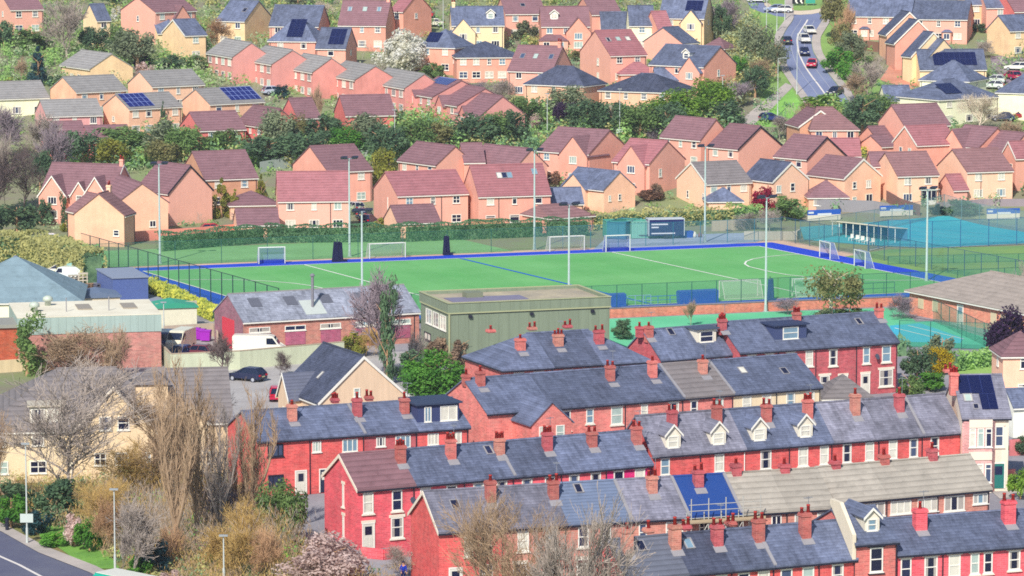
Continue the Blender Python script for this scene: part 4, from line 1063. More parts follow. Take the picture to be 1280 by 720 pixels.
def block(name, label, cat, pxL, pxC, pyC, pxR, th, h, mat, par=.35, roof=None, lv=None):
    """flat roofed block with parapet; returns root, lengths"""
    c = P(pxC, pyC, h); t = R(th); u = (math.cos(t), math.sin(t)); v = (-u[1], u[0])
    Lu = march(c, u, pxR); Lv = lv or min(march(c, v, pxL), 24)
    rt = thing(name, label, cat, (c.x, c.y, 0), t)
    b = MB().box(0, Lu, 0, Lv, -.5, h - par)
    b.build('wall', mat, rt)
    return rt, Lu, Lv
GREEN = m_clad('#8b9880', 1.2, .85)
gr, Lu, Lv = block('clad_hall', 'dull green flat roofed hall with windows in its left end', 'hall', 526, 561, 379.5, 762, 18, 7.2, GREEN)
if Lv > 24: Lv = 24
TRIM = m_plain('#bcbf94', .6, .2, .8, .08, name='trim')
pb = MB().box(-.12, Lu + .12, -.12, .12, 6.1, 7.2).box(-.12, .12, .124, Lv, 6.1, 7.2).box(Lu - .12, Lu + .12, .124, Lv, 6.1, 7.2).box(-.12, Lu + .12, Lv + .004, Lv + .24, 6.1, 7.2)
pb.build('parapet', GREEN, gr)
tb = MB().box(-.16, Lu + .16, -.18, -.124, 6.0, 6.14).box(-.18, -.124, -.12, Lv, 6.0, 6.14).box(-.2, Lu + .2, -.2, .14, 7.204, 7.28).box(-.2, .14, .144, Lv, 7.204, 7.28).box(Lu - .14, Lu + .2, .144, Lv, 7.204, 7.28).box(-.2, Lu + .2, Lv, Lv + .3, 7.204, 7.28).box(-.1, .12, -.15, -.124, 0, 6.0)
tb.build('trim', TRIM, gr)
MB().box(.13, Lu - .13, .13, Lv - .01, 6.6, 6.86).build('roof', m_ground('#c2b59a', '#a79d8c', .3, name='roof_felt'), gr)
MB().box(1.5, Lu * .55, Lv * .3, Lv * .62, 6.864, 6.95).build('roof_panel', m_plain('#8e88a0', .6, name='felt'), gr)
MB().box(4, 6, Lv * .55, Lv * .7, 6.864, 7.5).build('roof_hatch', m_plain('#8a9078', .6, name='hatch'), gr)
for i in range(3):
    window(gr, (-.005, Lv * (.2 + .25 * i), 3.9), -math.pi / 2, 2.3, 1.7, 'pair')
    MB().box(-.2, .2, -.3, 0, 0, .3).build('wall_lamp', BLACKP, gr, (Lu * (.13 + .38 * i), -.01, 5.5))
window(gr, (-.005, Lv * .75, 1.9), -math.pi / 2, 2.6, .9, 'pair', BLACKP)

# flat white roofed factory, left
fr_, Lu, Lv = block('factory', 'factory with white flat roof, pale metal fascia and pink brick wall', 'factory', -60, 22, 398, 201, 12, 6.0, m_wall('#c07f76', True), 1.7, lv=13.0)
Lv = 13.0
MB().box(-.05, Lu + .05, -.08, Lv, 4.1, 6.0).build('fascia', m_clad('#a9bcb4', .9, .95), fr_)
MB().box(-.06, Lu + .06, -.1, Lv + .1, 6.004, 6.1).build('roof', m_ground('#f3ecd6', '#e2d9c2', .2, .9, name='roof_sheet', fine=.15), fr_)
for i, f in enumerate((.5, .82)):
    MB().box(-.8, .8, -2.2, 2.2, 0, .12).build('roof_light', m_plain('#b0a492', .5, name='rooflight'), fr_, (Lu * f, Lv * .55, 6.11))
for f, q in ((.14, .35), (.26, .75)):
    MB().lathe([(.35, 0), (.35, .5), (.6, .55), (.55, .95), (.2, 1.15)], 12).build('roof_vent', m_metal('#c9d3c4'), fr_, (Lu * f, Lv * q, 6.11), smooth=True)
for f in (.36, .66): MB().tube((0, 0, 0), (0, 0, 1.6), .06).build('vent_pipe', LEAD, fr_, (Lu * f, Lv * .3, 6.11))
# brick unit in front left
l2, Lu, Lv = block('brick_unit', 'ivy grown orange brick unit with grey flat roof at the left edge', 'building', -60, -40, 408, 22, 12, 5.2, m_wall('#b5573f', True), .3, lv=6.0)
MB().box(-.2, Lu + .25, -.25, 6, 4.904, 5.3).build('roof', m_plain('#a8a69c', .7, name='felt'), l2)
# blue pyramid roofed hall
Hh = bg('hall with large blue grey pyramid roof at the left edge', -90, -70, 378, 102, 318, 'hL', 5, 'cream', 'bluegrey', h=4.0, win=False, cat='hall', name='hall', grp='', hA=1, hB=1)
Hh.roof.data.materials[0] = m_tile('#7b9099', 1.1, con=.1)
# blue flat roofed store
st_, Lu, Lv = block('storage_unit', 'blue steel storage unit with grey flat roof beside the pitch corner', 'storage unit', 121, 141, 347, 185, 18, 3.0, m_metal('#5b6ea8', .5), .15)
MB().box(-.15, Lu + .15, -.15, min(Lv, 16), 2.854, 3.02).build('roof', m_plain('#9aa4b8', .6, name='roof_sheet'), st_)
# low sheds behind the factory
for i, (pl, pc, py, pr, hx, lb) in enumerate(((95, 102, 371, 150, '#7485a0', 'low grey roofed shed between the pyramid roof and the blue store'), (185, 192, 384, 246, '#3fae8c', 'green sheeted canopy behind the pale yard wall'))):
    rt, Lu, Lv = block('shed', lb, 'shed', pl, pc, py, pr, 14, 3.0, m_wall('#d2c3a8'), .2)
    rf = MB().prism([(-.2, 2.804), (Lu + .2, 2.804), (Lu + .2, 3.0), (Lu / 2, 3.5), (-.2, 3.0)], 'y', -.2, min(Lv, 9))
    rf.build('roof', m_plain(hx, .6, name='roof_sheet'), rt)
# sports pavilion
pa, pb_ = P(1290, 392, 3.1), P(1137, 362, 3.1); dv = pb_ - pa
Hp = house('pavilion', 'brick sports pavilion with beige hipped roof and pale shuttered windows', 'pavilion', (pa.x, pa.y, 0), math.atan2(dv.y, dv.x), dv.length, 15.0, 3.1, 2.5, 1,
           m_wall('#e08a74', True), m_tile('#a0948a', .3, con=.2), hipA=.9, hipB=.9, gutter=WHITE, ov=.5)
SHUT = m_plain('#ecd9b4', .7, name='shutter_paint')
for f in (.90, .78, .30, .22):
    MB().box(-.6, .6, -.06, .01, 1.0, 2.3).build('shutter', SHUT, Hp.root, (Hp.La * f, Hp.s * .005, 0), (0, 0, Hp.eave_rz))
door(Hp.root, (Hp.La * .57, Hp.s * .005, 0), Hp.eave_rz, DOORS[0], 1.1, 2.4)
# stone house, left, behind the bare trees
Hs = bg('large old stone house with brown slate roof behind the big bare tree', -60, -25, 539, 214, 452, 'hL', 8, 'stone', 'stonegrey', h=5.0, cat='house', name='stone_house', win=True, every=3.4, style='cross', grp='', hA=.9, hB=.6, depth=15)
H = Hs; px = pxm(Vector(H.root.location) + Vector((10, 0, 5)))
aa = lambda p: march(Vector((H.root.location.x, H.root.location.y, 5.0)), (math.cos(R(8)), math.sin(R(8))), p)
front_gable(H, aa(142), 7.6, .6, 4.8, 4.1, m_wall(WALL['stone']), None, STONEW, ((-1.3, 1.6, 1.1, 1.2, 'cross'), (.7, 1.6, 1.3, 1.2, 'cross'), (3.0, 1.6, .8, 1.2, 'cross'), (-.8, 4.9, 1.1, 1.3, 'sash'), (.9, 4.9, 1.1, 1.3, 'sash')), 'front_gable')
tw = MB().box(-1.5, 1.5, -1.4, 1.4, 3, 8.6).build('turret', m_wall(WALL['stone']), H.root, (aa(192), 4.2, 0))
MB().poly([(-1.75, -1.65, 8.6), (1.75, -1.65, 8.6), (1.75, 1.65, 8.6), (-1.75, 1.65, 8.6), (-.4, 0, 9.9), (.4, 0, 9.9)], [(0, 1, 5, 4), (1, 2, 5), (2, 3, 4, 5), (3, 0, 4), (3, 2, 1, 0)]).build('turret_roof', m_tile(ROOF['stonegrey']), tw)
dormer(H, aa(58), .12, 3.0, 1.5, .2, m_render(WALL['white']), m_plain('#d8cdb8', .7, name='felt'), None, True, 2)
H2 = bg('stone wing with slatey brown roof and a small gablet, right of the stone house', 205, 214, 527.5, 290, 463, 'L', 8, 'stone', 'stonegrey', h=5.0, cat='house', name='stone_house', every=3.0, grp='', depth=9, gw=[])
front_gable(H2, H2.La * .33, 2.8, .3, 5.0, 1.5, m_wall(WALL['stone']), None, STONEW, ((0, 2.4, 1.0, 1.4, 'cross'),), 'gablet')
# single storey building with hipped roof between the terraces
bg('low cream building with grey hipped roof between the dark red and slate terraces', 1017, 1030, 497, 1090, 469, 'hL', 14, 'cream', 'stonegrey', h=3.2, st=1, cat='building', name='outbuilding', grp='', depth=9)
# house at right edge
bg('orange rendered house with purple hipped roof at the right edge by the lawn', 1240, 1254, 444, 1310, 415, 'hL', 20, 'orange', 'purple', h=5.2, grp='', every=3)
bg('white rendered house with slate roof at the right edge below the lawn', 1262, 1267, 508, 1330, 488, 'L', 14, 'white', 'slate', h=3.2, grp='', st=1)
for o in list(COL.objects):
    if o.get('group') == '': del o['group']
# cream outhouse at the bottom, behind the bare shrubs
rt, Lu, Lv = block('outhouse', 'cream rendered outhouse with dark window behind bare branches, bottom edge', 'outhouse', 553, 556, 700, 592, 26, 2.7, m_render('#eadfc8'), .1)
MB().box(-.15, Lu + .15, -.2, min(Lv, 4), 2.604, 2.75).build('roof', m_plain('#b9ab9a', .8, name='felt'), rt)
window(rt, (Lu * .55, -.005, .8), 0, 1.0, 1.3, 'pair')
# ------------------------------------------------------------------ ground, roads, paths
W2 = lambda p, h=0: (lambda q: (q.x, q.y))(P(p[0], p[1], h))
def ground_mesh():
    ys = [-200, 60, 200, 350, 450] + [548 + 2 * i for i in range(9)] + [600, 660, 720, 800, 900, 1000, 1100, 1400, 2000, 3000, 5000]
    xs = [-4000, -1500, -600, -300, -150, -75, 0, 75, 150, 300, 600, 1500, 4000]
    b = MB(); n = len(xs)
    for y in ys:
        for x in xs: b.v.append((x, y, ground(y)))
    for j in range(len(ys) - 1):
        for i in range(n - 1): b.f.append((j * n + i, j * n + i + 1, (j + 1) * n + i + 1, (j + 1) * n + i))
    return b
struct('ground', ground_mesh(), m_ground('#8b9968', '#8d8674', .11, name='rough_grass'))
YARD = m_ground('#a7a3a6', '#8b8890', .12, name='worn_concrete')
ASPH = m_ground('#8f93ac', '#7b7f98', .1, .92, name='asphalt', fine=.2)
PAVE = m_ground('#c3b8b0', '#aaa29c', .2, .92, name='paving', fine=.25)
GRASS = m_ground('#8fb05f', '#7c9a58', .12, .92, name='mown_grass')
# terrace streets and yards
sheet('yard', [(-60, 262), (70, 262), (90, 440), (40, 470), (-70, 452), (-38, 360)], YARD, .02)
sheet('yard', [W2((195, 440)), W2((540, 440)), W2((560, 500)), W2((300, 530)), W2((270, 470))], m_ground('#bdb8b4', '#a9a4a2', .2, .92, name='car_park'), .04)
sheet('yard', [W2((190, 402)), W2((275, 402)), W2((300, 445)), W2((195, 445))], m_ground('#b9b2ac', '#a29c9c', .2, .92, name='yard_concrete'), .03)
sheet('yard', [W2((-20, 330)), W2((150, 330)), W2((270, 372)), W2((200, 400)), W2((-40, 400))], m_ground('#9aa2b4', '#868ea2', .2, .92, name='yard_concrete'), .02)
# overgrown bank, lower left
sheet('bank', [W2((-60, 560)), W2((270, 560)), W2((330, 640)), W2((420, 700)), W2((520, 790)), W2((-60, 790))], m_ground('#7d8a4d', '#94795a', .25, .92, name='undergrowth', fine=.9), .05)
sheet('bank', [W2((40, 662)), W2((96, 640)), W2((150, 712)), W2((110, 712))], m_ground('#7fae4f', '#6b9a48', .4, .92, name='grass_bank', fine=.7), .09)
# main road lower left, with verge
rl = [W2((-90, 632)), W2((4, 664)), W2((48, 690)), W2((112, 716)), W2((220, 775)), W2((150, 900)), W2((-200, 900))]
sheet('pavement', [W2((-90, 623)), W2((6, 657)), W2((56, 684)), W2((120, 709)), W2((240, 772)), W2((220, 775)), W2((112, 717)), W2((48, 692)), W2((2, 666)), W2((-90, 633))], PAVE, .12)
sheet('road', rl, m_ground('#6d6f80', '#62647a', .2, .92, name='asphalt', fine=.15), .06)
MARK = m_plain('#f0e8e0', .8, .1, .85, .1, name='road_marking')
def stripe(name, pts, w, lift=.1, mat=None):
    """painted line of width w along world (x, y) points"""
    L, Rr = [], []
    for i, p in enumerate(pts):
        a = Vector(pts[max(0, i - 1)]); b = Vector(pts[min(len(pts) - 1, i + 1)]); d = (b - a).normalized(); n = Vector((-d.y, d.x)) * w / 2
        L.append(Vector(p) + n); Rr.append(Vector(p) - n)
    bm_ = MB()
    for i in range(len(pts) - 1):
        q = [L[i], L[i + 1], Rr[i + 1], Rr[i]]
        bm_.poly([(v.x, v.y, ground(v.y) + lift) for v in q], [(3, 2, 1, 0)])
    o = bm_.build(name, mat or MARK); o['kind'] = 'structure'
    return o
stripe('road_marking', [W2((-80, 657)), W2((-10, 692)), W2((24, 707)), W2((54, 723)), W2((140, 775))], .28, .075)
# upper right main road
def ribbon(name, left, right, mat, lift):
    b = MB(); n = len(left)
    for l, r in zip(left, right):
        for k in range(5):
            t = k / 4; x = l[0] * (1 - t) + r[0] * t; y = l[1] * (1 - t) + r[1] * t
            b.v.append((x, y, ground(y) + lift))
    for i in range(n - 1):
        for k in range(4): b.f.append((i * 5 + k, i * 5 + k + 1, (i + 1) * 5 + k + 1, (i + 1) * 5 + k))
    o = b.build(name, mat); o['kind'] = 'structure'
    return o
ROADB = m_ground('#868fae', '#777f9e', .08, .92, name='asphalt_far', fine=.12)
left = [(990, -10), (992, 12), (992, 24), (984, 36), (979, 46), (979, 58), (981, 70), (985, 84), (993, 98), (1002, 110), (1012, 124), (1024, 140)]
right = [(1030, -10), (1030, 14), (1027, 26), (1020, 38), (1015, 47), (1015, 58), (1018, 68), (1026, 80), (1035, 92), (1046, 106), (1056, 120), (1066, 136)]
def smooth(pts, n=4):
    out = []
    for i in range(len(pts) - 1):
        p0, p1, p2, p3 = pts[max(0, i - 1)], pts[i], pts[i + 1], pts[min(len(pts) - 1, i + 2)]
        for k in range(n):
            t = k / n
            out.append(tuple(.5 * (2 * b + (c - a) * t + (2 * a - 5 * b + 4 * c - d) * t * t + (3 * b - a - 3 * c + d) * t ** 3) for a, b, c, d in zip(p0, p1, p2, p3)))
    return out + [pts[-1]]
LW, RW = smooth([W2(p) for p in left]), smooth([W2(p) for p in right])
def offs(A, Bp, d):
    return [tuple(Vector(a) + (Vector(a) - Vector(b)).normalized() * d) for a, b in zip(A, Bp)]
ribbon('grass_verge', offs(LW, RW, 9), offs(RW, LW, 9), GRASS, .03)
ribbon('pavement', offs(LW, RW, 1.6), offs(LW, RW, .05), PAVE, .16)
ribbon('pavement', offs(RW, LW, .05), offs(RW, LW, 1.7), PAVE, .16)
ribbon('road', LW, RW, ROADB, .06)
mid = [tuple((a + b) / 2 for a, b in zip(l, r)) for l, r in zip(LW, RW)]
stripe('road_marking', mid[8:], .30, .085)
stripe('road_marking', [tuple(a * .72 + b * .28 for a, b in zip(l, r)) for l, r in zip(LW, RW)][8:], .12, .085, m_plain('#b3b6c6', .8, .1, name='worn_marking'))
stripe('road_marking', [tuple(a * .25 + b * .75 for a, b in zip(l, r)) for l, r in zip(LW, RW)][8:], .12, .085, m_plain('#b3b6c6', .8, .1, name='worn_marking'))
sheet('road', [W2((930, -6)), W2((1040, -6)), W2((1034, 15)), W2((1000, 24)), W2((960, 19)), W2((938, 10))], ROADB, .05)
# footpath up to the road bend
sheet('path', [W2((918, 158)), W2((940, 158)), W2((966, 135)), W2((978, 122)), W2((992, 108)), W2((982, 104)), W2((960, 122)), W2((938, 140))], PAVE, .05)
sheet('grass_verge', [W2((940, 158)), W2((985, 160)), W2((1000, 128)), W2((990, 112)), W2((978, 122)), W2((962, 138))], m_ground('#8fc45e', '#7fb056', .2, .92, name='bright_grass'), .04)
sheet('grass_verge', [W2((936, 22)), W2((958, 16)), W2((984, 26)), W2((976, 46)), W2((960, 44))], GRASS, .07)
sheet('parking', [W2((1238, 70)), W2((1300, 70)), W2((1300, 112)), W2((1240, 100))], m_ground('#9b8a94', '#8d7e88', .3, .92, name='block_paving'), .05)
sheet('parking', [W2((1100, 100)), W2((1140, 112)), W2((1190, 80)), W2((1120, 70))], m_ground('#d59a80', '#c48670', .3, .92, name='brick_paving'), .05)
# ------------------------------------------------------------------ sports ground
FL, FR = P(178.6, 339.7), P(948, 308.4)
e1 = (FR - FL); e1.z = 0; LP = e1.length; e1.normalize(); e2 = Vector((e1.y, -e1.x, 0))
NLc, NRc = P(406, 403), P(1197, 361)
WP = ((NLc - FL).dot(e2) + (NRc - FR).dot(e2)) / 2
print('PITCH', round(LP, 1), round(WP, 1), 'angle', round(math.degrees(math.atan2(e1.y, e1.x)), 1))
shr = Vector(e1) * (((NLc - FL).dot(e1) + (NRc - FR).dot(e1)) / 2)   # the photo's far and near sides
def pt(a, b):
    """pitch coordinates in metres: a along the far side, b towards the camera"""
    q = FL + e1 * a + e2 * b + shr * (b / WP)
    return (q.x, q.y)
def m_turf():
    """sand dressed turf: roll seams, brushing bands, worn patches"""
    t = NT('astro_turf', 0.95, 0.1)
    tc = t.n('ShaderNodeTexCoord'); mp = t.n('ShaderNodeMapping'); t.l(tc.outputs['Object'], mp.inputs[0]); mp.inputs['Rotation'].default_value = (0, 0, -math.atan2(e1.y, e1.x))
    sp = t.n('ShaderNodeSeparateXYZ'); t.l(mp.outputs[0], sp.inputs[0])
    band = t.math('GREATER_THAN', t.math('FRACT', t.math('DIVIDE', sp.outputs[0], 7.4)), 0.5)
    seam = t.math('GREATER_THAN', t.math('FRACT', t.math('DIVIDE', sp.outputs[0], 3.7)), 0.965)
    n = t.ramp(t.noise(mp.outputs[0], 0.07, 5, 0.65), 0.3, 0.7); n2 = t.noise(mp.outputs[0], 1.4, 4, 0.7)
    col = t.mix(n, lin('#68b566', .84), lin('#80c47a', .84))
    f = t.math('ADD', t.math('MULTIPLY', band, 0.035), 0.90)
    f = t.math('SUBTRACT', f, t.math('MULTIPLY', seam, 0.05))
    f = t.math('ADD', f, t.math('MULTIPLY', n2, 0.16))
    return t.base(t.scale_col(col, f))
TURF = m_turf()
BLUT = m_ground('#2b4fd0', '#2646c4', .08, .92, name='blue_turf', fine=.12)
struct_pts = [pt(-4, -4.2), pt(LP + 4.5, -4.2), pt(LP + 4.5, WP + 4), pt(-4, WP + 4)]
sheet('verge', [pt(-8, -7), pt(LP + 8, -7), pt(LP + 8, WP + 7), pt(-8, WP + 7)], m_ground('#d8b9a0', '#c9a890', .2, .92, name='sandy_path'), .02)
sheet('grass', [pt(-14, -26), pt(LP * .62, -26), pt(LP * .62, -6.2), pt(-14, -6.2)], m_ground('#86b878', '#7aa86c', .15, .92, name='lawn'), .045)
sheet('pitch_surround', struct_pts, BLUT, .06)
sheet('pitch', [pt(0, 0), pt(LP, 0), pt(LP, WP), pt(0, WP)], TURF, .085)
WL = m_plain('#f2f2e6', .8, .1, .9, .05, name='line_paint'); BL = m_plain('#2a6fd0', .8, .1, .8, .05, name='line_paint_blue')
for q in ([pt(0, 0), pt(LP, 0)], [pt(0, WP), pt(LP, WP)], [pt(0, 0), pt(0, WP)], [pt(LP, 0), pt(LP, WP)], [pt(LP * .25, 0), pt(LP * .25, WP)], [pt(LP * .75, 0), pt(LP * .75, WP)]):
    stripe('pitch_line', q, .28, .115, WL)
stripe('pitch_line', [pt(LP * .5, 0), pt(LP * .5, WP)], .5, .11, BL)
def arc(cx, r, a0, a1, half=1.83):
    pts = []
    for i in range(15):
        t = a0 + (a1 - a0) * i / 14
        pts.append(pt(cx + r * math.cos(t), WP / 2 + r * math.sin(t) + (half if math.sin(t) > 0 else -half)))
    return pts
stripe('pitch_line', arc(0, 14.6, -math.pi / 2, math.pi / 2), .28, .12, WL)
stripe('pitch_line', arc(LP, 14.6, math.pi / 2, 3 * math.pi / 2), .28, .12, WL)
# hard court beyond, upper right
CRT = m_ground('#3aa4b2', '#52b2ba', .12, .92, name='court_blue', fine=.15)
sheet('court', [W2((1000, 284)), W2((1185, 269.5)), W2((1345, 301)), W2((1165, 310)), W2((1110, 308.5)), W2((1005, 300))], CRT, .05)
stripe('kerb', [W2((1085, 314)), W2((1110, 308)), W2((1165, 310.5)), W2((1340, 302.5))], .5, .09, m_plain('#e6dccb', .9, .1, name='concrete'))
for k in range(7):
    a, b = P(1010 + 20 * k, 302.5 - 3.3 * k), P(1130 + 32 * k, 309 - 1.2 * k)
    stripe('court_line', [(a.x, a.y), (b.x, b.y)], .18, .075, m_plain('#86d6e6', .8, .1, name='line_paint_pale'))
sheet('grass', [W2((1050, 322)), W2((1110, 312)), W2((1340, 306)), W2((1340, 350)), W2((1190, 350))], m_ground('#8aa860', '#6f9a62', .1, .92, name='lawn', fine=.3), .035)
sheet('path', [W2((735, 318)), W2((945, 303)), W2((985, 290)), W2((760, 296))], m_ground('#a8b2c2', '#97a2b4', .2, .92, name='path_asphalt'), .05)
# lower tennis court and lawn
sheet('court', [W2((640, 404)), W2((762, 399)), W2((957, 390.5)), W2((1120, 385)), W2((1145, 402)), W2((1126, 412)), W2((820, 436)), W2((700, 436))], m_ground('#74cf9d', '#66c290', .1, .92, name='court_green', fine=.12), .05)
sheet('court', [W2((1118, 405)), W2((1165, 402)), W2((1243, 426)), W2((1240, 437)), W2((1124, 433))], m_ground('#63c7a2', '#55b898', .1, .92, name='court_green', fine=.12), .07)
sheet('court', [W2((1112, 408)), W2((1150, 405)), W2((1205, 424)), W2((1200, 430)), W2((1118, 428))], m_ground('#4fbfd6', '#48b2cc', .1, .92, name='court_blue', fine=.12), .10)
for a, b in (((1118, 411), (1180, 426)), ((1135, 408), (1205, 425))): stripe('court_line', [W2(a), W2(b)], .2, .12, WL)
sheet('path', [W2((1130, 396)), W2((1240, 406)), W2((1270, 420)), W2((1250, 424)), W2((1165, 401))], m_ground('#a39ca4', '#918b94', .2, .92, name='path_asphalt'), .08)
sheet('lawn', [W2((1185, 462)), W2((1262, 458)), W2((1266, 478)), W2((1190, 482))], m_ground('#9fc06a', '#93b562', .2, .92, name='lawn'), .06)
sheet('court', [W2((1236, 612)), W2((1262, 606)), W2((1300, 618)), W2((1250, 624))], PAVE, .05)

# fences --------------------------------------------------------------
def netfence(label, pts, h, post, net, alpha, step=3.0, cat='fence', rails=True, name='mesh_fence', z0=0.0, group=None, r=.05):
    c = P(*pts[0]) if len(pts[0]) == 2 and False else None
    wp = [Vector((p[0], p[1], 0)) for p in pts]
    o = wp[0]
    rt = thing(name, label, cat, (o.x, o.y, ground(o.y)), 0, group)
    z00 = ground(o.y)
    nb = MB(); pm = m_metal(post, .5)
    for a, b in zip(wp[:-1], wp[1:]):
        L = (b - a).length; n = max(1, round(L / step))
        for i in range(n):
            p = a.lerp(b, i / n); q = a.lerp(b, (i + 1) / n)
            gp, gq = ground(p.y) - z00, ground(q.y) - z00
            me = shared(('fp', h, post, r), lambda: MB().tube((0, 0, 0), (0, 0, h), r, n=5).mesh('post', pm))
            place('post', me, rt, (p.x - o.x, p.y - o.y, gp))
            nb.poly([(p.x - o.x, p.y - o.y, gp + .05 + z0), (q.x - o.x, q.y - o.y, gq + .05 + z0), (q.x - o.x, q.y - o.y, gq + h - .03), (p.x - o.x, p.y - o.y, gp + h - .03)], [(0, 1, 2, 3)])
    nb.build('mesh_panel', m_net(net, alpha), rt)
    if rails:
        rb = MB()
        for a, b in zip(wp[:-1], wp[1:]):
            n = max(1, int((b - a).length / 8))
            for i in range(n):
                p = a.lerp(b, i / n); q = a.lerp(b, (i + 1) / n)
                rb.tube((p.x - o.x, p.y - o.y, ground(p.y) - z00 + h), (q.x - o.x, q.y - o.y, ground(q.y) - z00 + h), r * .7, n=4)
        rb.build('rail', pm, rt)
    return rt
DG = '#2f6a62'
netfence('tall green mesh fence along the near side of the hockey pitch', [pt(-6, WP + 6), pt(LP + 7, WP + 6)], 3.6, DG, '#4f9f80', 0.35, 3.4)
netfence('tall green mesh fence at the left end of the hockey pitch', [pt(-6, WP + 6), pt(-6.5, -6)], 5.0, '#2c3f4c', '#3f9a78', 0.26, 3.6, r=.07)
netfence('tall green mesh fence along the far side of the hockey pitch', [pt(-6.5, -6), pt(LP * .655, -6)], 3.4, DG, '#4f9f80', 0.16, 6.5)
netfence('green mesh fence at the right end of the hockey pitch', [pt(LP + 7, -6), pt(LP + 7, WP + 6)], 3.6, '#30587a', '#4f8f90', 0.22, 4.0)
netfence('blue green mesh fence round the container compound', [pt(LP * .655, -6), pt(LP + 7, -6)], 3.4, '#2f7f92', '#5aa0a8', 0.26, 4.2)
netfence('tall mesh fence along the near side of the blue court', [W2((1085, 314)), W2((1110, 308.6)), W2((1165, 310.8)), W2((1340, 303))], 4.0, '#2c5f9a', '#4a9ac0', 0.32, 4.2)
netfence('tall mesh fence at the back of the blue court', [W2((1000, 303)), W2((1180, 268.5)), W2((1340, 300))], 3.2, '#6f8f96', '#9fc0bc', 0.37, 5)
netfence('green mesh fence along the near side of the tennis court', [W2((1124, 434)), W2((1241, 438))], 3.2, DG, '#4fa888', 0.40, 3.2)
netfence('green mesh fence on the right of the tennis court', [W2((1241, 438)), W2((1166, 402))], 2.8, DG, '#4fa888', 0.40, 3.4)
netfence('thin green fence crossing the grass beyond the pitch end', [W2((1110, 331)), W2((1300, 327))], 1.2, DG, '#4f9f80', 0.32, 3)
# retaining wall
def wallthing(label, pts, h, t, mat, name='brick_wall', cat='wall', cap=None):
    wp = [Vector((p[0], p[1], 0)) for p in pts]; o = wp[0]
    rt = thing(name, label, cat, (o.x, o.y, ground(o.y)))
    b = MB(); cb = MB()
    for a, c in zip(wp[:-1], wp[1:]):
        d = (c - a); L = d.length; d.normalize(); n = Vector((-d.y, d.x, 0)) * t / 2
        g0, g1 = ground(a.y) - ground(o.y), ground(c.y) - ground(o.y)
        for bb, z0, z1, k in ((b, -.3, h, 1.0), (cb, h + .003, h + .1, 1.4)):
            pts_ = [a - o - n * k, c - o - n * k, c - o + n * k, a - o + n * k]
            zz = [g0, g1, g1, g0]
            bb.poly([(p.x, p.y, z0 + g) for p, g in zip(pts_, zz)] + [(p.x, p.y, z1 + g) for p, g in zip(pts_, zz)], [(0, 3, 2, 1), (4, 5, 6, 7), (0, 1, 5, 4), (1, 2, 6, 5), (2, 3, 7, 6), (3, 0, 4, 7)])
    b.build('wall', mat, rt)
    if cap: cb.build('coping', cap, rt)
    return rt
wallthing('long brick retaining wall below the near side of the pitch', [W2((690, 400.5)), W2((762, 397.5)), W2((957, 389)), W2((1126, 382.5))], 1.2, .4, m_wall('#cc7a66', True), cap=m_plain('#8f8a9c', .8, name='coping'))
wallthing('pale concrete yard wall with wooden boards, left of the workshop', [W2((195, 412)), W2((246, 408))], 3.2, .2, m_render('#d6cdb2'), 'yard_wall')
wallthing('low pale yard wall by the purple bins', [W2((205, 424)), W2((268, 420)), W2((272, 432))], 1.6, .2, m_render('#cdbba6'), 'yard_wall')
wallthing('pale green boarded fence on a low wall between the yard and the car park', [W2((199, 450)), W2((214, 466)), W2((300, 462)), W2((430, 450))], 2.1, .15, m_render('#cfd4b6'), 'boarded_fence', 'fence', m_plain('#c9b49a', .8, name='coping'))
wallthing('cream rendered wall below the factory', [W2((-30, 468)), W2((205, 452))], 1.4, .25, m_render('#ecd6ae'), 'garden_wall')
wallthing('pale stone wall beside the red shrub and grey bushes', [W2((890, 289)), W2((945, 286))], 1.6, .3, m_render('#c2b49c'), 'garden_wall')
wallthing('grey boundary wall at the back of the court', [W2((930, 300)), W2((995, 300)), W2((1000, 297))], 1.3, .3, m_render('#c9c2b0'), 'garden_wall')
wallthing('orange brick garden wall behind the hedge, left of centre', [W2((150, 303)), W2((245, 297)), W2((300, 292))], 1.5, .25, m_wall('#d4806c'), 'garden_wall')
wallthing('weathered grey garden fence behind the left orange gabled house', [W2((1020, 264)), W2((1092, 266)), W2((1112, 270))], 1.9, .08, m_plain('#9f9ca0', .9, name='fence_boards'), 'board_fence', 'fence')
wallthing('brown board fence between the orange gabled houses', [W2((1108, 252)), W2((1125, 262)), W2((1150, 270))], 1.8, .08, m_plain('#8a6a66', .9, name='fence_boards'), 'board_fence', 'fence')
wallthing('grey board fence behind the right orange gabled house', [W2((1170, 263)), W2((1230, 258)), W2((1310, 258))], 1.2, .08, m_plain('#a89aa0', .9, name='fence_boards'), 'board_fence', 'fence')
wallthing('pale garden fence along the tree belt above the salmon houses', [W2((325, 216)), W2((372, 208)), W2((440, 202)), W2((500, 200))], 1.8, .08, m_plain('#a9b3ac', .9, name='fence_boards'), 'board_fence', 'fence')
wallthing('wooden fence in front of the pink roofed house with patio doors', [W2((592, 289)), W2((626, 287))], 1.8, .08, m_plain('#d7a57e', .9, name='fence_boards'), 'board_fence', 'fence')
wallthing('brown board fence below the long brick terrace, top right', [W2((1072, 62)), W2((1104, 66))], 1.9, .08, m_plain('#8f6a58', .9, name='fence_boards'), 'board_fence', 'fence')
wallthing('red brick garden wall in front of the red end terrace', [W2((452, 697)), W2((480, 700)), W2((520, 694))], .9, .25, m_wall(WALL['rred'], True), 'garden_wall')
wallthing('pink garden wall right of the bay windowed house', [W2((1262, 570)), W2((1320, 566))], 1.6, .25, m_wall('#d87d7d'), 'garden_wall')
wallthing('red brick garden wall below the bay windowed house', [W2((1236, 606)), W2((1268, 602))], 1.2, .25, m_wall(WALL['rose'], True), 'garden_wall')

